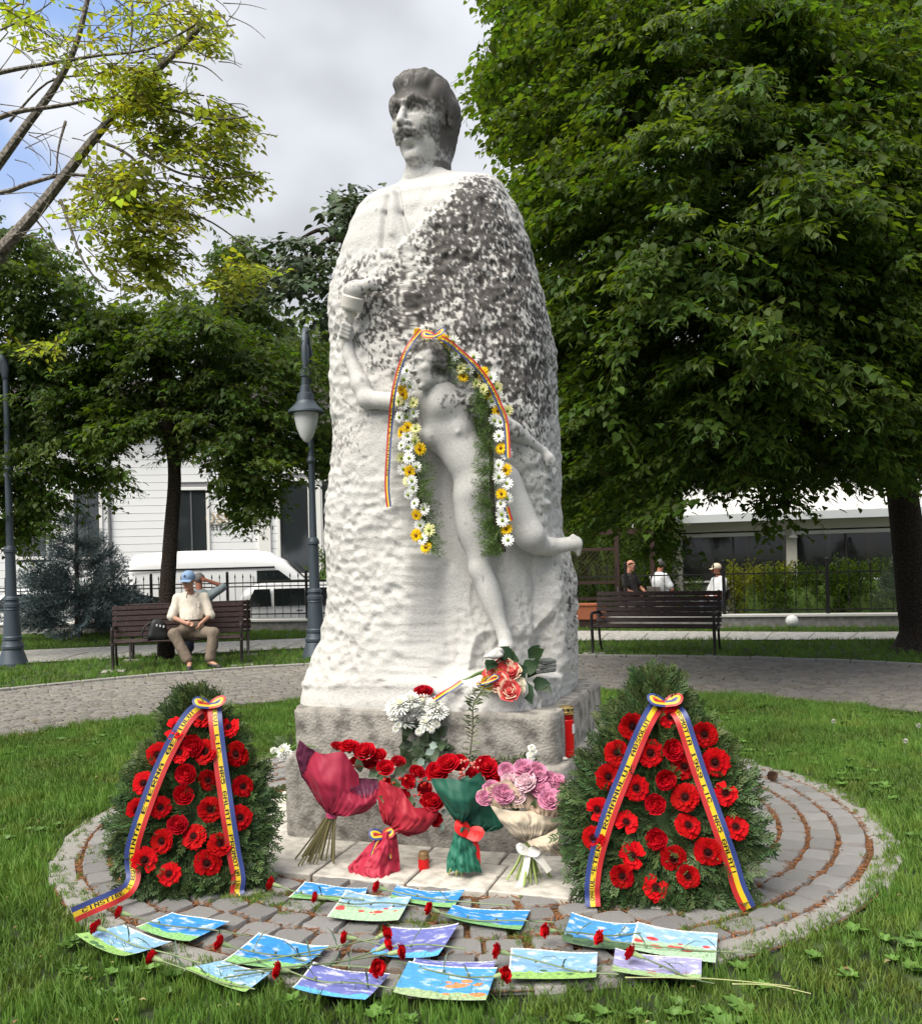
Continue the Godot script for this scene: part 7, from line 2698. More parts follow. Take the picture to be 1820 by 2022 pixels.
	for s in ["l", "r"]:
		tr.limb(j["hip_" + s], j["kn_" + s], 0.112, 0.084, 0.05)
		tr.limb(j["kn_" + s], (j["kn_" + s] as Vector3).lerp(j["an_" + s], 0.86), 0.082, 0.078, 0.03)
	if look.get("belly", 0.0) > 0.0:
		tr.egg(j.pelvis + Vector3(0, 0.10, 0.09), Vector3(0.165, 0.10, 0.115), 0.05)
		m = MB.new()
		m.grid(24, 1, func(a: float, w: float) -> Vector3: return j.pelvis + Vector3(0, 0.165 + 0.032 * w, 0.06) + Vector3(cos(a * TAU) * 0.185, 0, sin(a * TAU) * 0.165), true)
		part(o, "belt", m, mat("belt leather", Color(0.035, 0.02, 0.014), 0.5))
	tr.ripple = func(p: Vector3) -> float: return 0.015 * (absf(fold.get_noise_3dv(p * Vector3(15, 9, 15) + Vector3(9, 0, 0))) - 0.2)
	m = MB.new()
	tr.mesh(m, cell)
	part(o, "trousers", m, mat("cloth %s" % (look.trousers as Color).to_html(), look.trousers, 0.85))
	for s in ["l", "r"]:
		var sb := Body.new()
		var d: Vector3 = (j["toe_" + s] - j["an_" + s])
		sb.limb(j["an_" + s] + Vector3(0, -0.03, 0) + d * 0.25, j["toe_" + s] + d * 0.12, 0.042, 0.038, 0.03)
		m = MB.new()
		sb.mesh(m, 0.012)
		part(o, "shoe", m, mat("shoe leather", Color(0.03, 0.028, 0.03), 0.6))
	var hs: float = look.get("head", 0.25) / 0.235
	if look.has("cap"):
		var cb := Body.new()
		cb.egg(hx * Vector3(0, 0.045 * hs, -0.012 * hs), Vector3(0.082, 0.085, 0.10) * hs, 0.01, hx.basis)
		cb.egg(hx * Vector3(0, -0.04 * hs, -0.02 * hs), Vector3(0.12, 0.065, 0.14) * hs, 0.004, hx.basis, true)
		m = MB.new()
		cb.mesh(m, 0.007)
		var cap_m := mat("cap %s" % (look.cap as Color).to_html(), look.cap, 0.8)
		var cap := part(o, "cap", m, cap_m)
		m = MB.new()
		m.grid(10, 4, func(a: float, w: float) -> Vector3:
			var th := (a - 0.5) * 2.0
			return hx * (Vector3(sin(th) * 0.085, 0.030 - 0.022 * w - 0.012 * th * th, 0.075 * cos(th) + 0.075 * w) * hs))
		cap_m.cull_mode = BaseMaterial3D.CULL_DISABLED
		part(cap, "visor", m, cap_m)
		if look.get("emblem", false):
			m = MB.new()
			var star := []
			for k in 10:
				var a := PI / 2 + TAU * k / 10
				star.append(Vector2(cos(a), sin(a)) * (0.026 if k % 2 == 0 else 0.012))
			m.prism(star, 0.004, hx * Transform3D(Basis(Vector3.RIGHT, -0.55), Vector3(0, 0.072, 0.088) * hs))
			part(cap, "emblem", m, mat("navy print", Color(0.02, 0.03, 0.08), 0.8))
	elif look.has("hair"):
		var cb := Body.new()
		cb.egg(hx * Vector3(0, 0.040 * hs, -0.025 * hs), Vector3(0.076, 0.085, 0.092) * hs, 0.01, hx.basis)
		cb.egg(hx * Vector3(0, -0.06 * hs, 0.06 * hs), Vector3(0.10, 0.10, 0.07) * hs, 0.01, hx.basis, true)
		m = MB.new()
		cb.mesh(m, 0.008)
		part(o, "hair", m, mat("hair %s" % (look.hair as Color).to_html(), look.hair, 0.8))
	return o

func seated(spread := 1.0) -> Dictionary:
	return {"pelvis": Vector3(0, 0.55, -0.02), "chest": Vector3(0, 0.97, -0.09), "head": Vector3(0, 1.34, -0.02), "sh_l": Vector3(0.195, 1.08, -0.09), "sh_r": Vector3(-0.195, 1.08, -0.09),
		"el_l": Vector3(0.29, 0.80, 0.02), "el_r": Vector3(-0.29, 0.80, 0.02), "wr_l": Vector3(0.12, 0.70, 0.20), "wr_r": Vector3(-0.12, 0.72, 0.18),
		"hand_dir_l": Vector3(-0.8, -0.45, 0.3).normalized(), "hand_dir_r": Vector3(0.85, -0.25, 0.4).normalized(), "hand_side_l": Vector3(0.1, 0.5, 0.8).normalized(), "hand_side_r": Vector3(0.0, 0.7, -0.4).normalized(),
		"hip_l": Vector3(0.10, 0.54, 0.0), "hip_r": Vector3(-0.10, 0.54, 0.0), "kn_l": Vector3(0.22 * spread, 0.55, 0.45), "kn_r": Vector3(-0.22 * spread, 0.55, 0.45),
		"an_l": Vector3(0.2 * spread, 0.09, 0.42), "an_r": Vector3(-0.2 * spread, 0.09, 0.42), "toe_l": Vector3(0.22 * spread, 0.045, 0.58), "toe_r": Vector3(-0.22 * spread, 0.045, 0.58)}

func chair(label: String, at: Vector3, turn: float, seat := 0.45) -> void:
	var o := thing("cafe_chair", label, "chair", at, turn, "chairs of the seated men")
	var cm := mat("chair plastic", Color(0.12, 0.11, 0.10), 0.6)
	var m := MB.new()
	m.box(Vector3(0.44, 0.04, 0.44), Transform3D(Basis(), Vector3(0, seat - 0.02, 0)), 0.012)
	part(o, "seat", m, cm)
	m = MB.new()
	m.box(Vector3(0.44, 0.36, 0.03), Transform3D(Basis(Vector3.RIGHT, -0.15), Vector3(0, seat + 0.24, -0.23)), 0.01)
	part(o, "backrest", m, cm)
	for sx in [-1, 1]:
		for sz in [-1, 1]:
			m = MB.new()
			m.bar(Vector3(sx * 0.20, 0, sz * 0.20), Vector3(sx * 0.19, seat - 0.03, sz * 0.19), 0.03, 0.03)
			part(o, "leg", m, cm)

func people() -> void:
	var j := seated()
	j.head = Vector3(-0.03, 1.35, 0.02)
	j.head_turn = deg_to_rad(-24)
	j.head_nod = deg_to_rad(6)
	j.pelvis = Vector3(0, 0.56, -0.02)
	j.kn_r = Vector3(-0.24, 0.56, 0.40)
	j.kn_l = Vector3(0.34, 0.55, 0.40)
	j.an_r = Vector3(-0.02, 0.12, 0.52)
	j.toe_r = Vector3(-0.02, 0.055, 0.70)
	j.an_l = Vector3(0.27, 0.12, 0.45)
	j.toe_l = Vector3(0.40, 0.055, 0.60)
	j.wr_r = Vector3(-0.08, 0.71, 0.20)
	j.wr_l = Vector3(0.17, 0.71, 0.20)
	j.hand_dir_l = Vector3(-0.55, -0.75, 0.35).normalized()
	person("elderly man in blue cap and cream shirt sitting on the left bench", Vector3(-4.22, 0, -14.36), deg_to_rad(14), j,
		{"skin": Color(0.38, 0.21, 0.15), "shirt": Color(0.58, 0.53, 0.46), "trousers": Color(0.17, 0.135, 0.105), "cap": Color(0.19, 0.29, 0.46), "emblem": true, "collar": true, "belly": 1.0, "cell": 0.012, "sleeve": 0.98, "head": 0.295})
	# black bag on the bench
	var o := thing("shoulder_bag", "black leather shoulder bag with steel buckles on the bench beside the seated man", "bag", Vector3(-4.72, 0.465, -14.20), deg_to_rad(14))
	var black := mat("black leather", Color(0.016, 0.016, 0.018), 0.45)
	var bb := Body.new()
	bb.egg(Vector3(0.03, 0.15, 0), Vector3(0.13, 0.17, 0.085), 0.05)
	bb.limb(Vector3(-0.06, 0.04, 0), Vector3(0.12, 0.04, 0), 0.075, 0.075, 0.06)
	bb.limb(Vector3(-0.07, 0.06, 0.03), Vector3(-0.02, 0.26, 0.02), 0.06, 0.04, 0.04)
	var m := MB.new()
	bb.mesh(m, 0.012)
	part(o, "pouch", m, black)
	m = MB.new()
	m.tube(curve([Vector3(-0.05, 0.27, 0.02), Vector3(-0.16, 0.20, 0.06), Vector3(-0.20, 0.06, 0.09), Vector3(-0.10, 0.03, 0.10)], 12), [0.014], 6)
	part(o, "strap", m, black)
	for k in 3:
		m = MB.new()
		m.box(Vector3(0.022, 0.035, 0.012), Transform3D(Basis(), Vector3(0.02 + 0.05 * k, 0.22 - 0.012 * k, 0.088)), 0.003)
		part(o, "buckle", m, mat("steel", Color(0.55, 0.56, 0.58), 0.3))
	# man on the bench behind with his hand behind his head
	j = seated()
	j.head_turn = deg_to_rad(8)
	j.head_nod = deg_to_rad(-6)
	j.head = Vector3(0, 1.34, -0.06)
	j.el_r = Vector3(-0.40, 1.22, -0.14)
	j.wr_r = Vector3(-0.14, 1.33, -0.17)
	j.hand_dir_r = Vector3(0.95, 0.2, 0.0).normalized()
	person("man in grey shirt on the rear bench, one hand held behind his head", Vector3(-4.47, 0, -15.72), deg_to_rad(14 + 180), j,
		{"skin": Color(0.30, 0.12, 0.075), "shirt": Color(0.20, 0.25, 0.27), "trousers": Color(0.05, 0.06, 0.09), "hair": Color(0.16, 0.15, 0.15), "cell": 0.014})
	# three men behind the fence on the right
	j = seated()
	j.head_turn = deg_to_rad(18)
	j.head_nod = deg_to_rad(10)
	j.el_l = Vector3(0.27, 0.82, 0.06)
	j.wr_l = Vector3(0.10, 0.76, 0.26)
	var at := P(1247, 1105, 20.4) * Vector3(1, 0, 1)
	person("bald bearded man in a black T-shirt sitting by the trellis behind the fence", at, deg_to_rad(48), j,
		{"skin": Color(0.48, 0.23, 0.16), "shirt": Color(0.022, 0.02, 0.02), "trousers": Color(0.05, 0.05, 0.06), "cell": 0.014, "sleeve": 0.6, "group": ""})
	chair("dark chair under the bald man in black", at, deg_to_rad(48))
	j = seated()
	j.head_turn = deg_to_rad(15)
	at = P(1306, 1105, 20.3) * Vector3(1, 0, 1)
	person("man with dark grey hair and a white T-shirt, seen from behind by the cream column", at, deg_to_rad(118), j,
		{"skin": Color(0.36, 0.15, 0.10), "shirt": Color(0.66, 0.68, 0.72), "trousers": Color(0.10, 0.10, 0.12), "hair": Color(0.09, 0.09, 0.085), "cell": 0.014, "sleeve": 0.7})
	chair("dark chair under the grey haired man in white", at, deg_to_rad(118))
	j = seated()
	for k in j.keys():
		if j[k] is Vector3 and not "hand" in k and not "an_" in k and not "toe" in k:
			j[k] += Vector3(0, -0.13, 0)
	j.head_turn = deg_to_rad(-20)
	at = P(1411, 1105, 20.5) * Vector3(1, 0, 1)
	person("man in a cream cap and white shirt sitting low behind the fence", at, deg_to_rad(-75), j,
		{"skin": Color(0.34, 0.13, 0.08), "shirt": Color(0.66, 0.68, 0.72), "trousers": Color(0.10, 0.11, 0.14), "cap": Color(0.62, 0.54, 0.42), "cell": 0.014, "sleeve": 0.8})
	chair("low dark chair under the man in the cream cap", at, deg_to_rad(-75), 0.33)

# ---------------------------------------------------------------- trees
# a twig with heart shaped leaves round it; bracts: pale hanging flower bracts
func leaf_twig(seed_: int, n: int, size: float, spread: float, bracts: int, hang := 0.4) -> ArrayMesh:
	var r := RandomNumberGenerator.new()
	r.seed = seed_
	var m := MB.new()
	m.use_col = true
	for k in n:
		var at := Vector3(r.randfn(), r.randfn() * 0.55, r.randfn()) * spread * 0.55
		var d := (at.normalized() + Vector3(r.randf_range(-0.6, 0.6), -hang + r.randf_range(-0.4, 0.3), r.randf_range(-0.6, 0.6))).normalized()
		var up := Vector3(r.randf_range(-0.5, 0.5), 1, r.randf_range(-0.5, 0.5)).normalized()
		var s := d.cross(up).normalized()
		var nn := s.cross(d)
		var L := size * r.randf_range(0.7, 1.25)
		var g := r.randf_range(0.72, 1.25)
		m.col = Color(g * r.randf_range(0.9, 1.1), g, g * 0.9)
		var i := m.v.size()
		for q in [[0.04, 0.0, 0.0], [-0.03, -0.24, 0.03], [-0.03, 0.24, 0.03], [0.26, -0.48, 0.08], [0.26, 0.48, 0.08], [0.62, -0.36, 0.05], [0.62, 0.36, 0.05], [1.0, 0.0, -0.14], [0.45, 0.0, -0.03]]:
			m.p(at + d * L * q[0] + s * L * q[1] + nn * L * q[2])
		for f in [[0, 1, 8], [1, 3, 8], [3, 5, 8], [5, 7, 8], [0, 8, 2], [2, 8, 4], [4, 8, 6], [6, 8, 7]]:
			m.tri(i + f[0], i + f[1], i + f[2])
	for k in bracts:
		var at := Vector3(r.randfn(), r.randfn() * 0.4 - 0.3, r.randfn()) * spread * 0.5
		m.col = Color(4.2, 3.1, 3.6) * r.randf_range(0.8, 1.1)
		leaf_blade(m, at, Vector3(r.randf_range(-0.7, 0.7), -1, r.randf_range(-0.7, 0.7)), size * 1.0, size * 0.20, Vector3(0, 0, 1), 0.35)
	return m.commit()

# a drooping spray: a thin stem with leaves to both sides, pale bracts hanging under it; y is along the stem, z its upper side
func leaf_spray(seed_: int, n: int, size: float, long: float, bracts: int) -> ArrayMesh:
	var r := RandomNumberGenerator.new()
	r.seed = seed_
	var m := MB.new()
	m.use_col = true
	var stem := func(t: float) -> Vector3: return Vector3(0.03 * sin(t * 5.0 + seed_), long * t, -long * 0.38 * t * t)
	for k in n:
		var t := (k + r.randf_range(0.2, 0.9)) / n
		var sd := -1.0 if k % 2 else 1.0
		var at: Vector3 = stem.call(t) + Vector3(sd * r.randf_range(0.0, 0.10), r.randf_range(-0.03, 0.03), r.randf_range(-0.05, 0.03)) * (size / 0.076)
		var d := Vector3(sd * r.randf_range(0.35, 1.0), r.randf_range(0.1, 0.9), r.randf_range(-0.95, -0.05)).normalized()
		var up := Vector3(r.randf_range(-0.45, 0.45), r.randf_range(-0.2, 0.5), 1).normalized()
		var s := d.cross(up).normalized()
		var nn := s.cross(d)
		var L := size * r.randf_range(0.6, 1.25)
		var g := r.randf_range(0.72, 1.25)
		m.col = Color(g * r.randf_range(0.9, 1.15), g, g * 0.9)
		var i := m.v.size()
		for q in [[0.04, 0.0, 0.0], [-0.03, -0.24, 0.03], [-0.03, 0.24, 0.03], [0.26, -0.46, 0.07], [0.26, 0.46, 0.07], [0.62, -0.33, 0.04], [0.62, 0.33, 0.04], [1.06, 0.0, -0.16], [0.45, 0.0, -0.03]]:
			m.p(at + d * L * q[0] + s * L * q[1] + nn * L * q[2])
		for f in [[0, 1, 8], [1, 3, 8], [3, 5, 8], [5, 7, 8], [0, 8, 2], [2, 8, 4], [4, 8, 6], [6, 8, 7]]:
			m.tri(i + f[0], i + f[1], i + f[2])
	for k in bracts:
		var at: Vector3 = stem.call(r.randf_range(0.3, 1.0)) + Vector3(r.randf_range(-0.08, 0.08), 0, -0.02)
		m.col = Color(4.0, 2.9, 4.0) * r.randf_range(0.8, 1.1)
		leaf_blade(m, at, Vector3(r.randf_range(-0.8, 0.8), r.randf_range(-0.3, 0.8), -1), size * r.randf_range(0.9, 1.2), size * 0.21, Vector3(0, 1, 0), 0.4)
		m.col = Color(3.0, 2.0, 1.6)
		for h in 3:
			leaf_blade(m, at + Vector3(r.randf_range(-0.02, 0.02), 0, -size * r.randf_range(0.5, 0.8)), Vector3(r.randf_range(-1, 1), r.randf_range(-1, 1), -0.4), size * 0.16, size * 0.09)
	m.col = Color(0.7, 0.5, 0.5)
	m.tube([stem.call(0.0), stem.call(0.5), stem.call(1.0)], [0.005, 0.0035, 0.002], 4, false)
	return m.commit()

func spray_at(at: Vector3, dir: Vector3, size: float) -> Transform3D:
	var y := dir.normalized()
	var x := y.cross(Vector3.UP)
	x = x.normalized() if x.length() > 0.05 else Vector3.RIGHT
	return Transform3D(Basis(x, y, x.cross(y)).scaled(Vector3.ONE * size), at - y * 0.25 * size)

func inside(poly: PackedVector2Array, q: Vector2) -> bool:
	return Geometry2D.is_point_in_polygon(q, poly)

# crown: foliage twigs through the volume that the outline bounds between two depths
func crown(parent: Node3D, outline: Array, near: Callable, thick: float, count: int, twigs: Array, m: Material, tint: Callable, gaps: float, gap_scale: float, seed_: int, grow := 1.0) -> void:
	var r := RandomNumberGenerator.new()
	r.seed = seed_
	var f := noise(1.0, seed_, 2)
	var poly := PackedVector2Array(outline)
	var lo := Vector2(1e9, 1e9)
	var hi := -lo
	for q in outline:
		lo = lo.min(q)
		hi = hi.max(q)
	var xs := []
	var cs := []
	for k in twigs:
		xs.append([])
		cs.append([])
	var mid := (lo + hi) * 0.5
	var heart := P(mid.x, mid.y, (near.call(mid) as float) + thick * 0.8)
	var tries := 0
	var made := 0
	while made < count and tries < count * 12:
		tries += 1
		var q := Vector2(r.randf_range(lo.x, hi.x), r.randf_range(lo.y, hi.y))
		var wob := Vector2(f.get_noise_2d(q.x * 0.016, q.y * 0.016), f.get_noise_2d(q.x * 0.016 + 90.0, q.y * 0.016)) * 42.0
		if not inside(poly, q + wob):
			continue
		var d: float = near.call(q) + thick * pow(r.randf(), 1.4) + minf(thick, 1.3) * 0.9 * f.get_noise_2d(q.x * 0.011 + 40.0, q.y * 0.013)
		var at := P(q.x, q.y, d)
		if at.y < 0.4 or f.get_noise_3dv(at * gap_scale) < gaps:
			continue
		var k := made % twigs.size()
		xs[k].append(spray_at(at, Vector3(at.x - heart.x, 0, at.z - heart.z).normalized() * 0.9 + Vector3(r.randfn(), r.randf_range(-0.5, 0.35), r.randfn()) * 0.65, r.randf_range(0.75, 1.25) * grow))
		cs[k].append(tint.call(at, r))
		made += 1
	for k in twigs.size():
		if xs[k].size():
			many(parent, "foliage", twigs[k], m, xs[k], cs[k])

func v2(list: Array) -> Array:
	var out := []
	for k in range(0, list.size(), 2):
		out.append(Vector2(list[k], list[k + 1]))
	return out

func branch(parent: Node3D, called: String, pts: Array, r0: float, r1: float, m: Material, sides := 8) -> void:
	var b := MB.new()
	var c := curve(pts, maxi(8, pts.size() * 4))
	var rad := []
	for i in c.size():
		rad.append(lerpf(r0, r1, pow(float(i) / (c.size() - 1), 0.8)))
	b.tube(c, rad, sides)
	part(parent, called, b, m)

func trees() -> void:
	var bark := mat("bark", Color(0.060, 0.045, 0.034), 0.95, ntex("bark", 0.05, [[0.2, 0.45], [0.8, 1.0]], 5), 2.0, ntex("bark bump", 0.06, [[0.0, 0.0], [1.0, 1.0]], 5), 3.0)
	var pale_bark := mat("pale bark", Color(0.27, 0.24, 0.21), 0.95, ntex("bark", 0.05, []), 2.0)
	var green := leafy("linden leaves", Color(0.092, 0.158, 0.036), 1.1, 0.45)
	var dark := green
	var yellow := leafy("yellow green leaves", Color(0.29, 0.33, 0.085), 1.2, 0.5)
	var twigs := []
	var plain_twigs := []
	for k in 4:
		twigs.append(leaf_spray(300 + k, 20, 0.076, 0.62, 10))
		plain_twigs.append(leaf_spray(320 + k, 19, 0.078, 0.60, 1))
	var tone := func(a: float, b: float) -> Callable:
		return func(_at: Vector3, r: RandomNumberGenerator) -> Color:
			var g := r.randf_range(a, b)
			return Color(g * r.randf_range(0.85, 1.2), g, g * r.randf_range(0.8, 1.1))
	# great linden on the right
	var at := Vector3(6.95, 0, -14.0)
	var o := thing("linden_tree", "great dark green linden in flower filling the right side, with a thick dark trunk", "tree", at)
	var tr := []
	for q in [[1822, 1290, 14.0], [1806, 1190, 14.0], [1790, 1050, 13.9], [1768, 880, 13.7], [1735, 700, 13.4], [1690, 480, 13.0], [1650, 250, 12.8]]:
		tr.append(P(q[0], q[1], q[2]) - at)
	tr[0].y = -0.05
	branch(o, "trunk", tr, 0.30, 0.14, bark, 14)
	var fl := MB.new()
	fl.lathe([Vector2(0.55, -0.03), Vector2(0.40, 0.08), Vector2(0.31, 0.28), Vector2(0.27, 0.55)], 14, Transform3D(), false)
	part(o, "root_flare", fl, bark)
	for q in [[[1768, 880, 13.7], [1650, 760, 12.6], [1480, 640, 11.6], [1300, 560, 11.0]], [[1735, 700, 13.4], [1600, 520, 12.0], [1400, 330, 11.0], [1180, 200, 10.5]], [[1752, 780, 13.6], [1850, 620, 13.0], [1900, 400, 12.5]], [[1690, 480, 13.0], [1620, 250, 11.5], [1500, 80, 10.5], [1350, -50, 10.0]], [[1775, 930, 13.7], [1650, 900, 12.6], [1480, 880, 11.8], [1300, 900, 11.4]], [[1745, 740, 13.5], [1700, 600, 15.0], [1600, 450, 16.0]]]:
		var pts := []
		for w in q:
			pts.append(P(w[0], w[1], w[2]) - at)
		branch(o, "limb", pts, 0.11, 0.025, bark, 7)
	o.position = at
	var holder := Node3D.new()
	holder.name = "crown"
	o.add_child(holder)
	holder.position = -at
	var out := v2([965, -60, 1960, -60, 1960, 930, 1830, 905, 1760, 930, 1690, 920, 1640, 950, 1585, 935, 1540, 960, 1480, 940, 1420, 945, 1370, 905, 1330, 945, 1320, 1005, 1295, 1035, 1260, 1000, 1200, 1030, 1090, 1020, 1095, 900, 1085, 740, 1055, 600, 1040, 480, 1010, 400, 1020, 345, 1060, 310, 1020, 265, 975, 245, 945, 200, 965, 120, 1005, 70])
	var near := func(q: Vector2) -> float: return 8.3 + 2.2 * pow((q.x - 1560.0) / 560.0, 2) + 1.1 * pow((q.y - 420.0) / 520.0, 2)
	crown(holder, out, near, 1.8, 3400, twigs, green, tone.call(0.7, 1.35), 0.10, 1.0, 41)
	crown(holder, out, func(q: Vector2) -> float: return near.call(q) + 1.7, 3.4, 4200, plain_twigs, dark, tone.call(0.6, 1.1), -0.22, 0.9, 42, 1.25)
	crown(holder, v2([1500, 975, 1560, 968, 1575, 1010, 1550, 1045, 1510, 1035, 1490, 1005]), func(_q): return 10.2, 0.4, 16, plain_twigs, dark, tone.call(0.7, 1.1), -1.0, 1.0, 43)
	crown(holder, v2([1280, 1000, 1330, 1010, 1330, 1075, 1300, 1080]), func(_q): return 11.2, 0.4, 14, plain_twigs, dark, tone.call(0.7, 1.1), -1.0, 1.0, 44)
	# trees of the left side
	var left := [
		["linden_tree", "dark linden with a forked brown trunk behind the seated man's bench", Vector3(-5.15, 0, -15.95), [[328, 1302, 15.95], [330, 1180, 15.95], [338, 1050, 15.95], [345, 930, 15.9], [330, 820, 15.9], [325, 700, 15.9]], 0.155,
			v2([140, 640, 200, 590, 260, 610, 330, 560, 390, 575, 430, 640, 520, 670, 560, 680, 640, 640, 665, 720, 668, 900, 640, 930, 600, 920, 555, 900, 530, 950, 505, 1020, 475, 1025, 455, 965, 420, 920, 380, 890, 345, 870, 300, 830, 250, 850, 215, 890, 170, 850, 150, 760]), 15.4, 2.6, 1250, 300],
		["linden_tree", "dark linden crown at the far left edge above the lamp post", Vector3(-8.9, 0, -16.4), [[-60, 1290, 16.4], [-40, 1000, 16.3], [0, 800, 16.2]], 0.16,
			v2([-120, 420, 20, 440, 80, 470, 140, 530, 175, 600, 165, 680, 190, 760, 215, 880, 240, 930, 200, 960, 130, 970, 90, 1030, 50, 1070, -120, 1080]), 15.6, 2.6, 1150, 300],
		["linden_tree", "linden behind the statue with silvery round leaves at its shoulder", Vector3(-0.9, 0, -11.6), [[790, 1330, 11.6], [775, 1000, 11.6], [740, 700, 11.3], [715, 480, 11.0]], 0.12,
			v2([690, 355, 740, 365, 760, 400, 740, 470, 700, 500, 700, 660, 645, 640, 600, 590, 545, 590, 530, 530, 560, 470, 600, 500, 650, 470, 680, 440]), 10.3, 1.6, 120, 0],
		["linden_tree", "tall pointed tree crown between the left lindens and the sky", Vector3(-5.6, 0, -19.2), [[332, 1240, 19.2], [350, 900, 19.2], [440, 600, 19.2]], 0.14,
			v2([440, 490, 480, 460, 510, 520, 520, 620, 560, 690, 480, 740, 420, 640]), 18.0, 2.2, 240, 120]]
	for t in left:
		at = t[2]
		o = thing(t[0], t[1], "tree", at)
		var pts := []
		for q in t[3]:
			pts.append(P(q[0], q[1], q[2]) - at)
		pts[0].y = -0.05
		branch(o, "trunk", pts, t[4], t[4] * 0.55, bark, 12)
		var ol: Array = t[5]
		var c := Vector2.ZERO
		for q in ol:
			c += q / ol.size()
		for k in 7:
			var e: Vector2 = ol[(k * ol.size()) / 7].lerp(c, 0.25)
			var a: Vector3 = pts[-1].lerp(pts[-2], rng.randf())
			branch(o, "limb", [a, a.lerp(P(e.x, e.y, t[6] + t[7] * 0.5) - at, 0.5) + Vector3(0, 0.3, 0), P(e.x, e.y, t[6] + t[7] * 0.5) - at], 0.06, 0.012, bark, 6)
		holder = Node3D.new()
		holder.name = "crown"
		o.add_child(holder)
		holder.position = -at
		var d0: float = t[6]
		var silvery: bool = t[9] == 0
		crown(holder, ol, func(_q): return d0, t[7] * 0.6, t[8], twigs if not silvery else plain_twigs, green if not silvery else leafy("silvery linden leaves", Color(0.075, 0.115, 0.062), 0.4, 0.45), tone.call(0.6, 1.2), 0.03 if not silvery else -0.05, 1.2, 60 + int(at.x * 3), 1.15)
		if t[9] > 0:
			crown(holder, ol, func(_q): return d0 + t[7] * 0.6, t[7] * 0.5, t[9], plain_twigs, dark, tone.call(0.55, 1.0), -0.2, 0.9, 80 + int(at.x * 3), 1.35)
	# twig at the left trunk
	# bare limbed tree at the upper left, its trunk outside the picture
	at = Vector3(-4.9, 0, -7.6)
	o = thing("honey_locust_tree", "sparse tree with pale bare limbs and yellow green leaf tufts at the upper left", "tree", at)
	branch(o, "trunk", [Vector3(0, -0.05, 0), Vector3(0.1, 1.5, 0), P(-160, 640, 7.6) - at, P(0, 497, 7.5) - at], 0.15, 0.085, pale_bark, 12)
	for q in [[0.08, [[0, 497, 7.5], [70, 420, 7.5], [130, 345, 7.5], [185, 275, 7.5], [250, 200, 7.4], [330, 120, 7.3], [400, 50, 7.2]]], [0.07, [[-60, 400, 7.8], [0, 320, 7.8], [55, 245, 7.8], [110, 170, 7.7], [150, 90, 7.6], [180, -30, 7.5]]], [0.035, [[-60, 255, 7.4], [30, 222, 7.4], [110, 210, 7.4], [200, 195, 7.3], [290, 185, 7.2]]],
		[0.035, [[-40, 350, 7.6], [0, 380, 7.6], [60, 362, 7.5], [130, 345, 7.5], [200, 352, 7.4], [280, 375, 7.3]]], [0.02, [[120, 395, 7.5], [140, 450, 7.4], [165, 515, 7.3], [205, 568, 7.3], [225, 575, 7.3]]], [0.03, [[-30, 150, 7.6], [40, 135, 7.6], [120, 122, 7.5], [190, 110, 7.4], [300, 95, 7.2], [400, 40, 7.1]]],
		[0.022, [[258, -20, 7.4], [262, 40, 7.4], [255, 120, 7.4]]], [0.025, [[250, 200, 7.4], [330, 215, 7.2], [420, 235, 7.1], [490, 230, 7.0]]], [0.018, [[280, 300, 7.3], [350, 340, 7.2], [430, 352, 7.1], [500, 345, 7.0]]], [0.018, [[130, 240, 7.6], [115, 300, 7.5], [112, 370, 7.5]]], [0.02, [[185, 275, 7.5], [260, 310, 7.4], [330, 400, 7.3], [420, 440, 7.2], [510, 505, 7.1]]],
		[0.016, [[20, 240, 7.8], [100, 160, 7.7], [210, 140, 7.6], [300, 60, 7.5]]], [0.014, [[60, 420, 7.5], [100, 470, 7.5], [130, 520, 7.4]]], [0.012, [[330, 120, 7.3], [400, 130, 7.2], [440, 160, 7.1]]], [0.012, [[0, 60, 7.5], [80, 20, 7.5], [140, -30, 7.5]]]]:
		var pts := []
		for w in q[1]:
			pts.append(P(w[0], w[1], w[2]) - at)
		branch(o, "limb", pts, q[0] * 0.72, q[0] * 0.25, pale_bark, 7)
	var twr := RandomNumberGenerator.new()
	twr.seed = 4
	for k in 130:
		var a := Vector2(twr.randf_range(0, 480), twr.randf_range(-20, 480))
		if a.x * 0.6 + a.y > 560:
			continue
		var d := Vector2.from_angle(twr.randf_range(-2.2, 1.0)) * twr.randf_range(30, 90)
		var dd := twr.randf_range(7.0, 7.6)
		branch(o, "twig", [P(a.x, a.y, dd) - at, P(a.x + d.x * 0.5 + 6, a.y + d.y * 0.5, dd) - at, P(a.x + d.x, a.y + d.y + 6, dd - 0.1) - at], 0.005, 0.0018, pale_bark, 4)
	holder = Node3D.new()
	holder.name = "crown"
	o.add_child(holder)
	holder.position = -at
	var small := []
	for k in 3:
		small.append(leaf_spray(340 + k, 12, 0.050, 0.36, 0))
	var ytone := func(p: Vector3, r: RandomNumberGenerator) -> Color:
		var g := r.randf_range(0.85, 1.4)
		return Color(g * r.randf_range(0.8, 1.1), g, g * r.randf_range(0.8, 1.4))
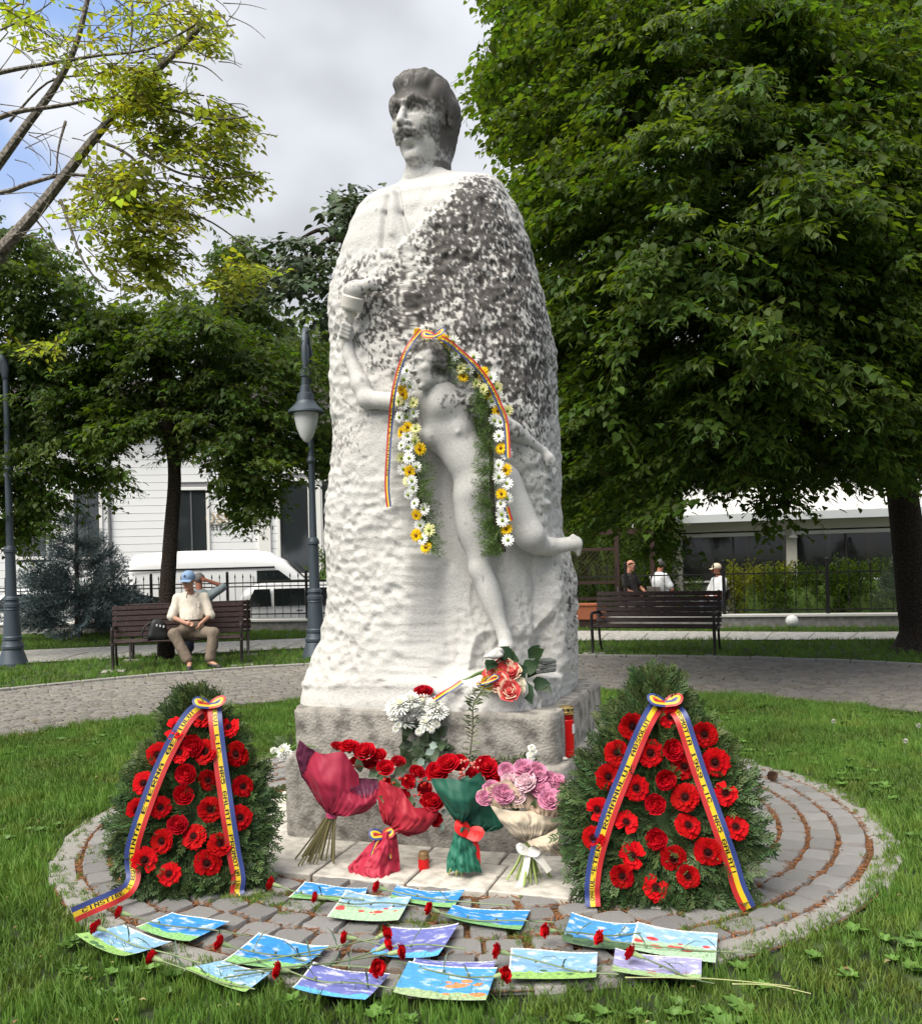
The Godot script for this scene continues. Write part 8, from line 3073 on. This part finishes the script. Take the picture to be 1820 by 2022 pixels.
	for q in [[v2([215, 110, 300, 100, 345, 170, 330, 215, 400, 235, 430, 190, 515, 205, 492, 260, 510, 345, 470, 400, 415, 340, 330, 300, 300, 230, 230, 230, 195, 200]), 270, -0.05], [v2([150, 330, 260, 300, 310, 350, 380, 370, 395, 440, 350, 470, 385, 535, 320, 560, 245, 545, 215, 500, 230, 450, 170, 430, 130, 390]), 270, -0.1],
		[v2([200, 0, 400, -30, 455, 60, 420, 110, 380, 75, 330, 100, 260, 60, 200, 70]), 70, -0.02], [v2([-20, -20, 190, -20, 140, 60, 110, 110, 40, 60, -20, 90]), 26, 0.0], [v2([405, 520, 510, 500, 515, 545, 440, 585, 400, 560]), 34, -0.3], [v2([40, 655, 150, 668, 140, 690, 50, 690]), 9, -1.0], [v2([130, 60, 230, 100, 200, 190, 110, 150]), 14, 0.0]]:
		crown(holder, q[0], func(_q): return 6.9, 0.9, q[1], small, yellow, ytone, q[2], 2.6, 90 + q[1])
	# blue spruce
	at = Vector3(-8.75, 0, -21.0)
	o = thing("blue_spruce", "young blue grey spruce with tiered branches before the fence on the left", "spruce", at)
	branch(o, "trunk", [Vector3(0, -0.05, 0), Vector3(0, 1.5, 0), Vector3(0.05, 3.15, 0)], 0.09, 0.015, bark, 8)
	var needle := needle_spray(9)
	var xs := []
	var cs := []
	var r := RandomNumberGenerator.new()
	r.seed = 17
	for k in 230:
		var t := pow(r.randf(), 1.25)
		var y := 0.18 + 2.85 * t
		var reach := (1.32 * (1.0 - t) + 0.10) * r.randf_range(0.75, 1.1)
		var a := r.randf_range(0, TAU)
		var dir := Vector3(cos(a), 0.10 + 0.5 * t + r.randf_range(-0.15, 0.15), sin(a)).normalized()
		var g := r.randf_range(0.6, 1.3)
		for h in 3:
			xs.append(aim(Vector3(0.02, y, 0) + dir * reach * (0.25 + 0.25 * h), dir + Vector3(r.randf_range(-0.4, 0.4), 0.05, r.randf_range(-0.4, 0.4)), r.randf_range(-0.4, 0.4), reach * 0.5 + 0.08))
			cs.append(Color(g, g, g * r.randf_range(0.95, 1.1)))
	many(o, "foliage", needle, leafy("blue spruce needles", Color(0.085, 0.125, 0.130), 0.15, 0.6), xs, cs)
	# feathery young pine before the restaurant
	at = P(1800, 1105, 17.4) * Vector3(1, 0, 1)
	o = thing("young_pine", "feathery grey green young pine in front of the restaurant at the right edge", "pine", at)
	branch(o, "trunk", [Vector3(0, -0.05, 0), Vector3(0, 1.0, 0), Vector3(0.0, 2.05, 0)], 0.05, 0.012, bark, 7)
	xs = []
	cs = []
	for k in 150:
		var t := r.randf()
		var reach := 0.75 * (1.0 - t * 0.75)
		var a := r.randf_range(0, TAU)
		var dir := Vector3(cos(a), 0.7 + 0.4 * t, sin(a)).normalized()
		xs.append(aim(Vector3(0, 0.15 + 1.6 * t, 0) + dir * reach * 0.5, dir, r.randf_range(0, TAU), reach * 0.75))
		var g := r.randf_range(0.7, 1.3)
		cs.append(Color(g, g, g))
	many(o, "foliage", needle, leafy("pine needles", Color(0.10, 0.14, 0.085), 0.2, 0.6), xs, cs)
	# hedge and shrubs by the terrace
	var shrubs := [["hedge", "dark green ivy hedge behind the trellis bower", 1195.0, 21.6, 1.5, 2.6, 0.5, dark, 900, 0.9], ["shrub", "yellow green leafy shrub along the fence before the terrace sill, left one", 1498.0, 20.3, 0.68, 1.0, 0.3, yellow, 260, 0.6], ["shrub", "green leafy shrubs under the second terrace window", 1600.0, 19.8, 1.0, 0.95, 0.3, green, 320, 0.6], ["shrub", "bushy green shrub beside the feathery pine", 1720.0, 19.4, 0.8, 1.05, 0.3, green, 260, 0.6], ["shrub", "low leafy bush behind the man in white, at the column foot", 1345.0, 21.0, 0.5, 0.8, 0.25, green, 60, 0.5], ["shrub", "small bush behind the fence at the lamp post", 648.0, 23.6, 0.4, 1.7, 0.3, green, 70, 0.6]]
	for q in shrubs:
		at = P(q[2], 1105, q[3]) * Vector3(1, 0, 1)
		o = thing(q[0], q[1], "hedge" if q[0] == "hedge" else "shrub", at, -0.22)
		xs = []
		cs = []
		for k in q[8]:
			xs.append(xform(Vector3(r.randf_range(-1, 1) * q[4], q[5] * (0.08 + 0.9 * pow(r.randf(), 0.8)), r.randf_range(-1, 1) * q[6]), Vector3(r.randf_range(-0.5, 0.5), r.randf_range(0, TAU), 0), q[9] * r.randf_range(0.8, 1.2)))
			var g := r.randf_range(0.6, 1.25)
			cs.append(Color(g, g, g * 0.9))
		many(o, "foliage", plain_twigs[0], q[7], xs, cs)
		var core := MB.new()
		core.grid(14, 8, func(a: float, w: float) -> Vector3:
			var th := a * TAU
			var k := 0.78 * pow(sin(PI * clampf(0.12 + 0.85 * w, 0.0, 1.0)), 0.4) * (1.0 + 0.12 * sin(a * 31.0 + w * 17.0))
			return Vector3(cos(th) * q[4] * k, w * q[5] * 0.86, sin(th) * q[6] * k), true)
		part(o, "inner_growth", core, mat("inner growth", Color(0.092, 0.158, 0.036), 0.9))
		for k in 5:
			branch(o, "stem", [Vector3(r.randf_range(-0.6, 0.6) * q[4], -0.02, 0), Vector3(r.randf_range(-0.7, 0.7) * q[4], q[5] * 0.8, 0)], 0.015, 0.005, bark, 5)
	o = thing("topiary", "small clipped conical conifer above the terrace roof", "shrub", P(1356, 1105, 27.0) * Vector3(1, 0, 1) + Vector3(0, 2.9, 0))
	var b := MB.new()
	b.lathe([Vector2(0.14, 0), Vector2(0.18, 0.02), Vector2(0.15, 0.32), Vector2(0.02, 0.34)], 12)
	part(o, "pot", b, mat("terracotta", Color(0.30, 0.10, 0.05), 0.8))
	xs = []
	for k in 90:
		var t := r.randf()
		var a := r.randf_range(0, TAU)
		xs.append(xform(Vector3(cos(a) * 0.24 * (1 - t), 0.35 + 0.75 * t, sin(a) * 0.24 * (1 - t)), Vector3(0, a, 0), 0.3))
	many(o, "foliage", plain_twigs[1], green, xs)
	# far trees that close the gaps behind the houses
	for q in [["tree", "bushy green tree behind the trellis beside the statue", 1160.0, 25.5, 2.3, 2.6, 6.5, 420], ["tree", "rounded tree behind the terrace roof", 1640.0, 40.0, 4.0, 4.0, 10.5, 420], ["tree", "broad tree beyond the street at the left of the statue", 610.0, 34.0, 3.0, 3.0, 9.5, 380]]:
		at = P(q[2], 1105, q[3]) * Vector3(1, 0, 1)
		o = thing("background_tree", q[1], "tree", at)
		branch(o, "trunk", [Vector3(0, -0.5, 0), Vector3(0, q[6] * 0.4, 0), Vector3(0.2, q[6] * 0.8, 0)], 0.2, 0.06, bark, 8)
		xs = []
		cs = []
		for k in q[7]:
			var d := Vector3(r.randfn(), r.randfn(), r.randfn()).normalized() * pow(r.randf(), 0.4)
			xs.append(xform(Vector3(d.x * q[4], q[6] * 0.66 + d.y * q[6] * 0.36, d.z * q[5]), Vector3(0, r.randf_range(0, TAU), 0), 3.0))
			var g := r.randf_range(0.6, 1.2)
			cs.append(Color(g, g, g))
		many(o, "foliage", plain_twigs[2], green, xs, cs)

func needle_spray(seed_: int) -> ArrayMesh:
	var r := RandomNumberGenerator.new()
	r.seed = seed_
	var m := MB.new()
	m.use_col = true
	for sh in [[Vector3.ZERO, Vector3(0, 1, 0), 1.0], [Vector3(0, 0.3, 0), Vector3(0.6, 0.75, 0), 0.5], [Vector3(0, 0.3, 0), Vector3(-0.6, 0.75, 0.05), 0.5], [Vector3(0, 0.55, 0), Vector3(0.5, 0.8, 0), 0.38], [Vector3(0, 0.55, 0), Vector3(-0.5, 0.8, -0.05), 0.38]]:
		var d: Vector3 = sh[1].normalized()
		for k in int(34 * sh[2]) + 6:
			var t := r.randf()
			var n := (d * 0.9 + Vector3(r.randfn(), r.randfn() * 0.6, r.randfn()) * 0.75).normalized()
			var g := r.randf_range(0.7, 1.3)
			m.col = Color(g, g, g)
			leaf_blade(m, sh[0] + d * sh[2] * t, n, 0.13, 0.022, Vector3(0, 0.3, 1), 0.0)
	m.col = Color(0.7, 0.5, 0.4)
	m.tube([Vector3.ZERO, Vector3(0, 1, 0)], [0.012, 0.004], 4, false)
	return m.commit()

# ---------------------------------------------------------------- grass
func grass_tuft(seed_: int, n: int, tall: float, wide: float) -> ArrayMesh:
	var r := RandomNumberGenerator.new()
	r.seed = seed_
	var m := MB.new()
	m.use_col = true
	for k in n:
		var a := r.randf_range(0, TAU)
		var at := Vector3(cos(a), 0, sin(a)) * 0.04 * sqrt(r.randf())
		var h := tall * r.randf_range(0.5, 1.15)
		var lean := Vector3(r.randfn(), 0, r.randfn()) * h * 0.34
		var s := Vector3(cos(a + 1.3), 0, sin(a + 1.3)) * wide * r.randf_range(0.7, 1.3) * 0.5
		var g := r.randf_range(0.7, 1.3)
		m.col = Color(g * r.randf_range(0.85, 1.2), g, g * 0.9)
		var i := m.v.size()
		m.p(at - s)
		m.p(at + s)
		m.p(at + lean * 0.4 + Vector3(0, h * 0.6, 0) - s * 0.8)
		m.p(at + lean * 0.4 + Vector3(0, h * 0.6, 0) + s * 0.8)
		m.p(at + lean + Vector3(0, h * 0.92, 0))
		m.tri(i, i + 2, i + 1)
		m.tri(i + 1, i + 2, i + 3)
		m.tri(i + 2, i + 4, i + 3)
	return m.commit()

func lawn() -> void:
	var gm := leafy("grass blades", Color(0.118, 0.225, 0.046), 0.7, 0.5)
	var kinds := [grass_tuft(1, 12, 0.050, 0.0060), grass_tuft(2, 12, 0.068, 0.0056), grass_tuft(3, 10, 0.092, 0.0055)]
	var r := RandomNumberGenerator.new()
	r.seed = 99
	var f := noise(0.9, 5, 3)
	var xs := [[], [], []]
	var cs := [[], [], []]
	var put := func(q: Vector3, size: float) -> void:
		var n := f.get_noise_2d(q.x, q.z)
		var k := 1 if n > -0.1 else 0
		if f.get_noise_2d(q.x * 0.8 + 50, q.z * 0.8) > 0.22:
			k = 2
		xs[k].append(Transform3D(Basis(Vector3.UP, r.randf_range(0, TAU)).scaled(Vector3(1, r.randf_range(0.8, 1.2), 1) * size), q))
		var g := 1.0 + 0.42 * n + r.randf_range(-0.18, 0.18)
		var dry := maxf(0.0, f.get_noise_2d(q.x * 2.0 - 80, q.z * 2.0)) * 0.5
		cs[k].append(Color(g * (1.0 + dry), g, g * (0.9 + 0.3 * dry)))
	# lawn inside the ring path, thick near the camera
	for k in 60000:
		var q := Vector3(r.randf_range(-5.1, 5.1), 0, -10.9 + 8.6 * r.randf())
		var rad := Vector2(q.x, q.z - MID.z).length()
		var far := -q.z
		if rad < 2.34 + 0.09 * f.get_noise_2d(q.x * 5, q.z * 5) or rad > 5.22 or absf(q.x) > far * 0.54 + 1.2 or far < 2.35:
			continue
		if q.z < -7.2 and absf(q.x) < 0.9:
			continue
		put.call(q, 1.0)
	# between path and pavement, and beyond the pavement
	for k in 29000:
		var q := Vector3(r.randf_range(-11.2, 10.4), 0, r.randf_range(-22.5, -8.0))
		var rad := Vector2(q.x, q.z - MID.z).length()
		if absf(q.x) > -q.z * 0.52 + 1.2 or q.z < fence_z(q.x) + 0.2:
			continue
		if rad < 8.74 and rad > 5.2 or rad <= 5.2:
			continue
		var xx := q.x
		var pn := -17.0 + 0.011 * xx * xx * 1.9
		var pf := -19.3 + 0.0155 * xx * xx * 1.6 + (0.02 * xx * absf(xx))
		if q.z < _pave(xx, true) and q.z > _pave(xx, false):
			continue
		put.call(q, 1.25)
	var o := Node3D.new()
	for k in 3:
		var g := many(self, "grass", kinds[k], gm, xs[k], cs[k])
	# broad leaved weeds
	var rosette := MB.new()
	rosette.use_col = true
	for k in 7:
		var a := TAU * k / 7 + r.randf_range(-0.3, 0.3)
		rosette.col = Color.WHITE * r.randf_range(0.8, 1.2)
		leaf_blade(rosette, Vector3.ZERO, Vector3(cos(a), r.randf_range(0.5, 1.3), sin(a)), r.randf_range(0.03, 0.055), 0.027, Vector3.UP, 0.3)
	var ws := []
	var wc := []
	for k in 4200:
		var q := Vector3(r.randf_range(-4, 4.4), 0.012, r.randf_range(-10.5, -2.6))
		var rad := Vector2(q.x, q.z - MID.z).length()
		if rad < 2.44 or rad > 5.1 or absf(q.x) > -q.z * 0.52 + 0.2:
			continue
		var here := f.get_noise_2d(q.x * 1.4 + 31, q.z * 1.4)
		if here < (0.0 if q.x > 0.3 else 0.16):
			continue
		ws.append(Transform3D(Basis(Vector3.UP, r.randf_range(0, TAU)).scaled(Vector3.ONE * r.randf_range(0.7, 1.4)), q))
		var g := r.randf_range(0.8, 1.4)
		wc.append(Color(g, g, g * 0.9))
	many(self, "weeds", rosette.commit(), leafy("weed leaves", Color(0.080, 0.165, 0.030), 0.4, 0.5), ws, wc)
	# grass growing in the joints of the paving and along its edge
	var js := []
	var jc := []
	for k in 1100:
		var q := Vector3.ZERO
		if k < 520:
			var c: Array = [[c4(760, 400), 0.17], [c4(330, 340), 0.14], [c3(1250, 300), 0.14], [c3(1050, 260), 0.09], [Vector2(230, 1690), 0.20], [Vector2(260, 1760), 0.16], [Vector2(1430, 1830), 0.15], [Vector2(1480, 1790), 0.1], [Vector2(480, 1775), 0.08]][k % 9]
			q = G(c[0].x, c[0].y, 0.03) + Vector3(r.randfn() * c[1] * 0.7, 0, r.randfn() * c[1] * 0.4)
		else:
			var a := r.randf_range(0, TAU)
			q = MID + Vector3(cos(a), 0, sin(a)) * (2.36 - absf(r.randfn()) * 0.05)
		q.y = 0.022
		js.append(Transform3D(Basis(Vector3.UP, r.randf_range(0, TAU)).scaled(Vector3.ONE * r.randf_range(0.35, 0.8)), q))
		var g := r.randf_range(0.8, 1.2)
		jc.append(Color(g * 1.15, g, g))
	many(self, "joint_grass", kinds[0], gm, js, jc)
	# pine litter in the joints, clippings on the path edge
	var nd := MB.new()
	nd.box(Vector3(0.05, 0.003, 0.004))
	var ls := []
	var lc := []
	for k in 9000:
		var a := r.randf_range(0, TAU)
		var rad := 2.155 - 0.149 * (r.randi() % 8) + 0.0745 + r.randfn() * 0.010
		var q := MID + Vector3(cos(a), 0, sin(a)) * rad
		q.y = 0.032 + r.randf_range(-0.008, 0.008)
		if q.z < -7.6 and absf(q.x) < 1.0:
			continue
		ls.append(Transform3D(Basis.from_euler(Vector3(0, r.randf_range(0, TAU), r.randf_range(-0.3, 0.3))).scaled(Vector3.ONE * r.randf_range(0.4, 1.0)), q))
		var g := r.randf_range(0.5, 1.3)
		lc.append(Color(0.24 * g, 0.105 * g, 0.045 * g))
	many(self, "pine_litter", nd.commit(), tinted("litter needles", 0.9), ls, lc)
	var fl := MB.new()
	leaf_blade(fl, Vector3.ZERO, Vector3(1, 0.05, 0), 0.05, 0.03, Vector3.UP, 0.5)
	ls = []
	lc = []
	for k in 1000:
		var a := r.randf_range(PI, TAU)
		var rad: float = [8.62, 5.25, 7.0][k % 3] + r.randfn() * (0.16 if k % 3 < 2 else 1.0)
		var q := MID + Vector3(cos(a), 0, sin(a)) * rad
		q.y = 0.045
		if k >= 700:
			q = Vector3(r.randf_range(-3.6, 3.9), 0.045, r.randf_range(-9.5, -2.7))
		ls.append(Transform3D(Basis(Vector3.UP, r.randf_range(0, TAU)).scaled(Vector3.ONE * r.randf_range(0.5, 1.2) * (1.0 if k < 700 else 0.5)), q))
		var g := r.randf_range(0.5, 1.2)
		lc.append([Color(0.30 * g, 0.26 * g, 0.12 * g), Color(0.16 * g, 0.18 * g, 0.05 * g), Color(0.20 * g, 0.12 * g, 0.06 * g)][k % 3])
	many(self, "fallen_leaves", fl.commit(), tinted("fallen leaf", 0.9), ls, lc)
	# dandelion clocks
	for q in [["dandelion clock in the lawn right of the disc, upper one", Vector2(1643, 1457)], ["dandelion clock in the lawn at the right picture edge", Vector2(1811, 1467)], ["dandelion clock in the lawn near the kerb stones on the right", Vector2(1785, 1500)], ["dandelion clock in the grass left of the left bench", Vector2(199, 1318)]]:
		var g := G(q[1].x, q[1].y)
		var o2 := thing("dandelion", q[0], "dandelion", g, 0.0, "dandelion clocks in the grass")
		var m := MB.new()
		m.tube([Vector3.ZERO, Vector3(0.01, 0.13, 0)], [0.003], 5)
		part(o2, "stalk", m, mat("plain stem", STEM, 0.6))
		m = MB.new()
		for k in 60:
			var d := Vector3(r.randfn(), r.randfn(), r.randfn()).normalized()
			leaf_blade(m, Vector3(0.01, 0.14, 0), d, 0.022, 0.006, Vector3(0.3, 1, 0.2), 0.0)
		part(o2, "seed_head", m, mat("seed fluff", Color(0.5, 0.5, 0.46), 0.9))
	# pine cone on the paving
	var pc := G(1523, 1532, 0.065)
	var cone := MB.new()
	for k in 40:
		var t := k / 40.0
		var a := k * 2.4
		var rr_ := 0.028 * sin(PI * (0.15 + 0.8 * t))
		leaf_blade(cone, Vector3(cos(a) * rr_ * 0.4, (t - 0.5) * 0.06, sin(a) * rr_ * 0.4), Vector3(cos(a), 0.5, sin(a)), 0.026, 0.020, Vector3.UP, 0.3)
	tag(part(self, "pine_cone", cone, mat("cone scales", Color(0.07, 0.035, 0.02), 0.9), Transform3D(Basis.from_euler(Vector3(1.3, 0.4, 0)), pc)), "brown pine cone lying on the cobbles beside the right wreath", "pine cone")

func _pave(x: float, near: bool) -> float:
	var n := [Vector2(-13, -14.4), Vector2(-7.3, -15.6), Vector2(-2.9, -17.0), Vector2(2.3, -17.0), Vector2(6.6, -15.9), Vector2(12, -14.6)] if near else [Vector2(-13, -16.9), Vector2(-8.0, -18.2), Vector2(-3.2, -19.2), Vector2(2.4, -19.3), Vector2(7.2, -17.3), Vector2(12, -16.6)]
	for k in n.size() - 1:
		if x <= n[k + 1].x:
			return lerpf(n[k].y, n[k + 1].y, (x - n[k].x) / (n[k + 1].x - n[k].x))
	return n[-1].y

func _ready() -> void:
	rng.seed = 7
	view_and_light()
	petal_mat = leafy("petals", Color(1, 1, 1), 0.25, 0.6)
	petal_mat.metallic_specular = 0.15
	leaf_mat = leafy("leaves", Color(1, 1, 1), 0.4, 0.5)
	ground()
	disc()
	buildings()
	fences()
	vehicles()
	furniture()
	trees()
	monument()
	wreaths()
	garland()
	bouquets()
	candles()
	offerings()
	people()
	lawn()
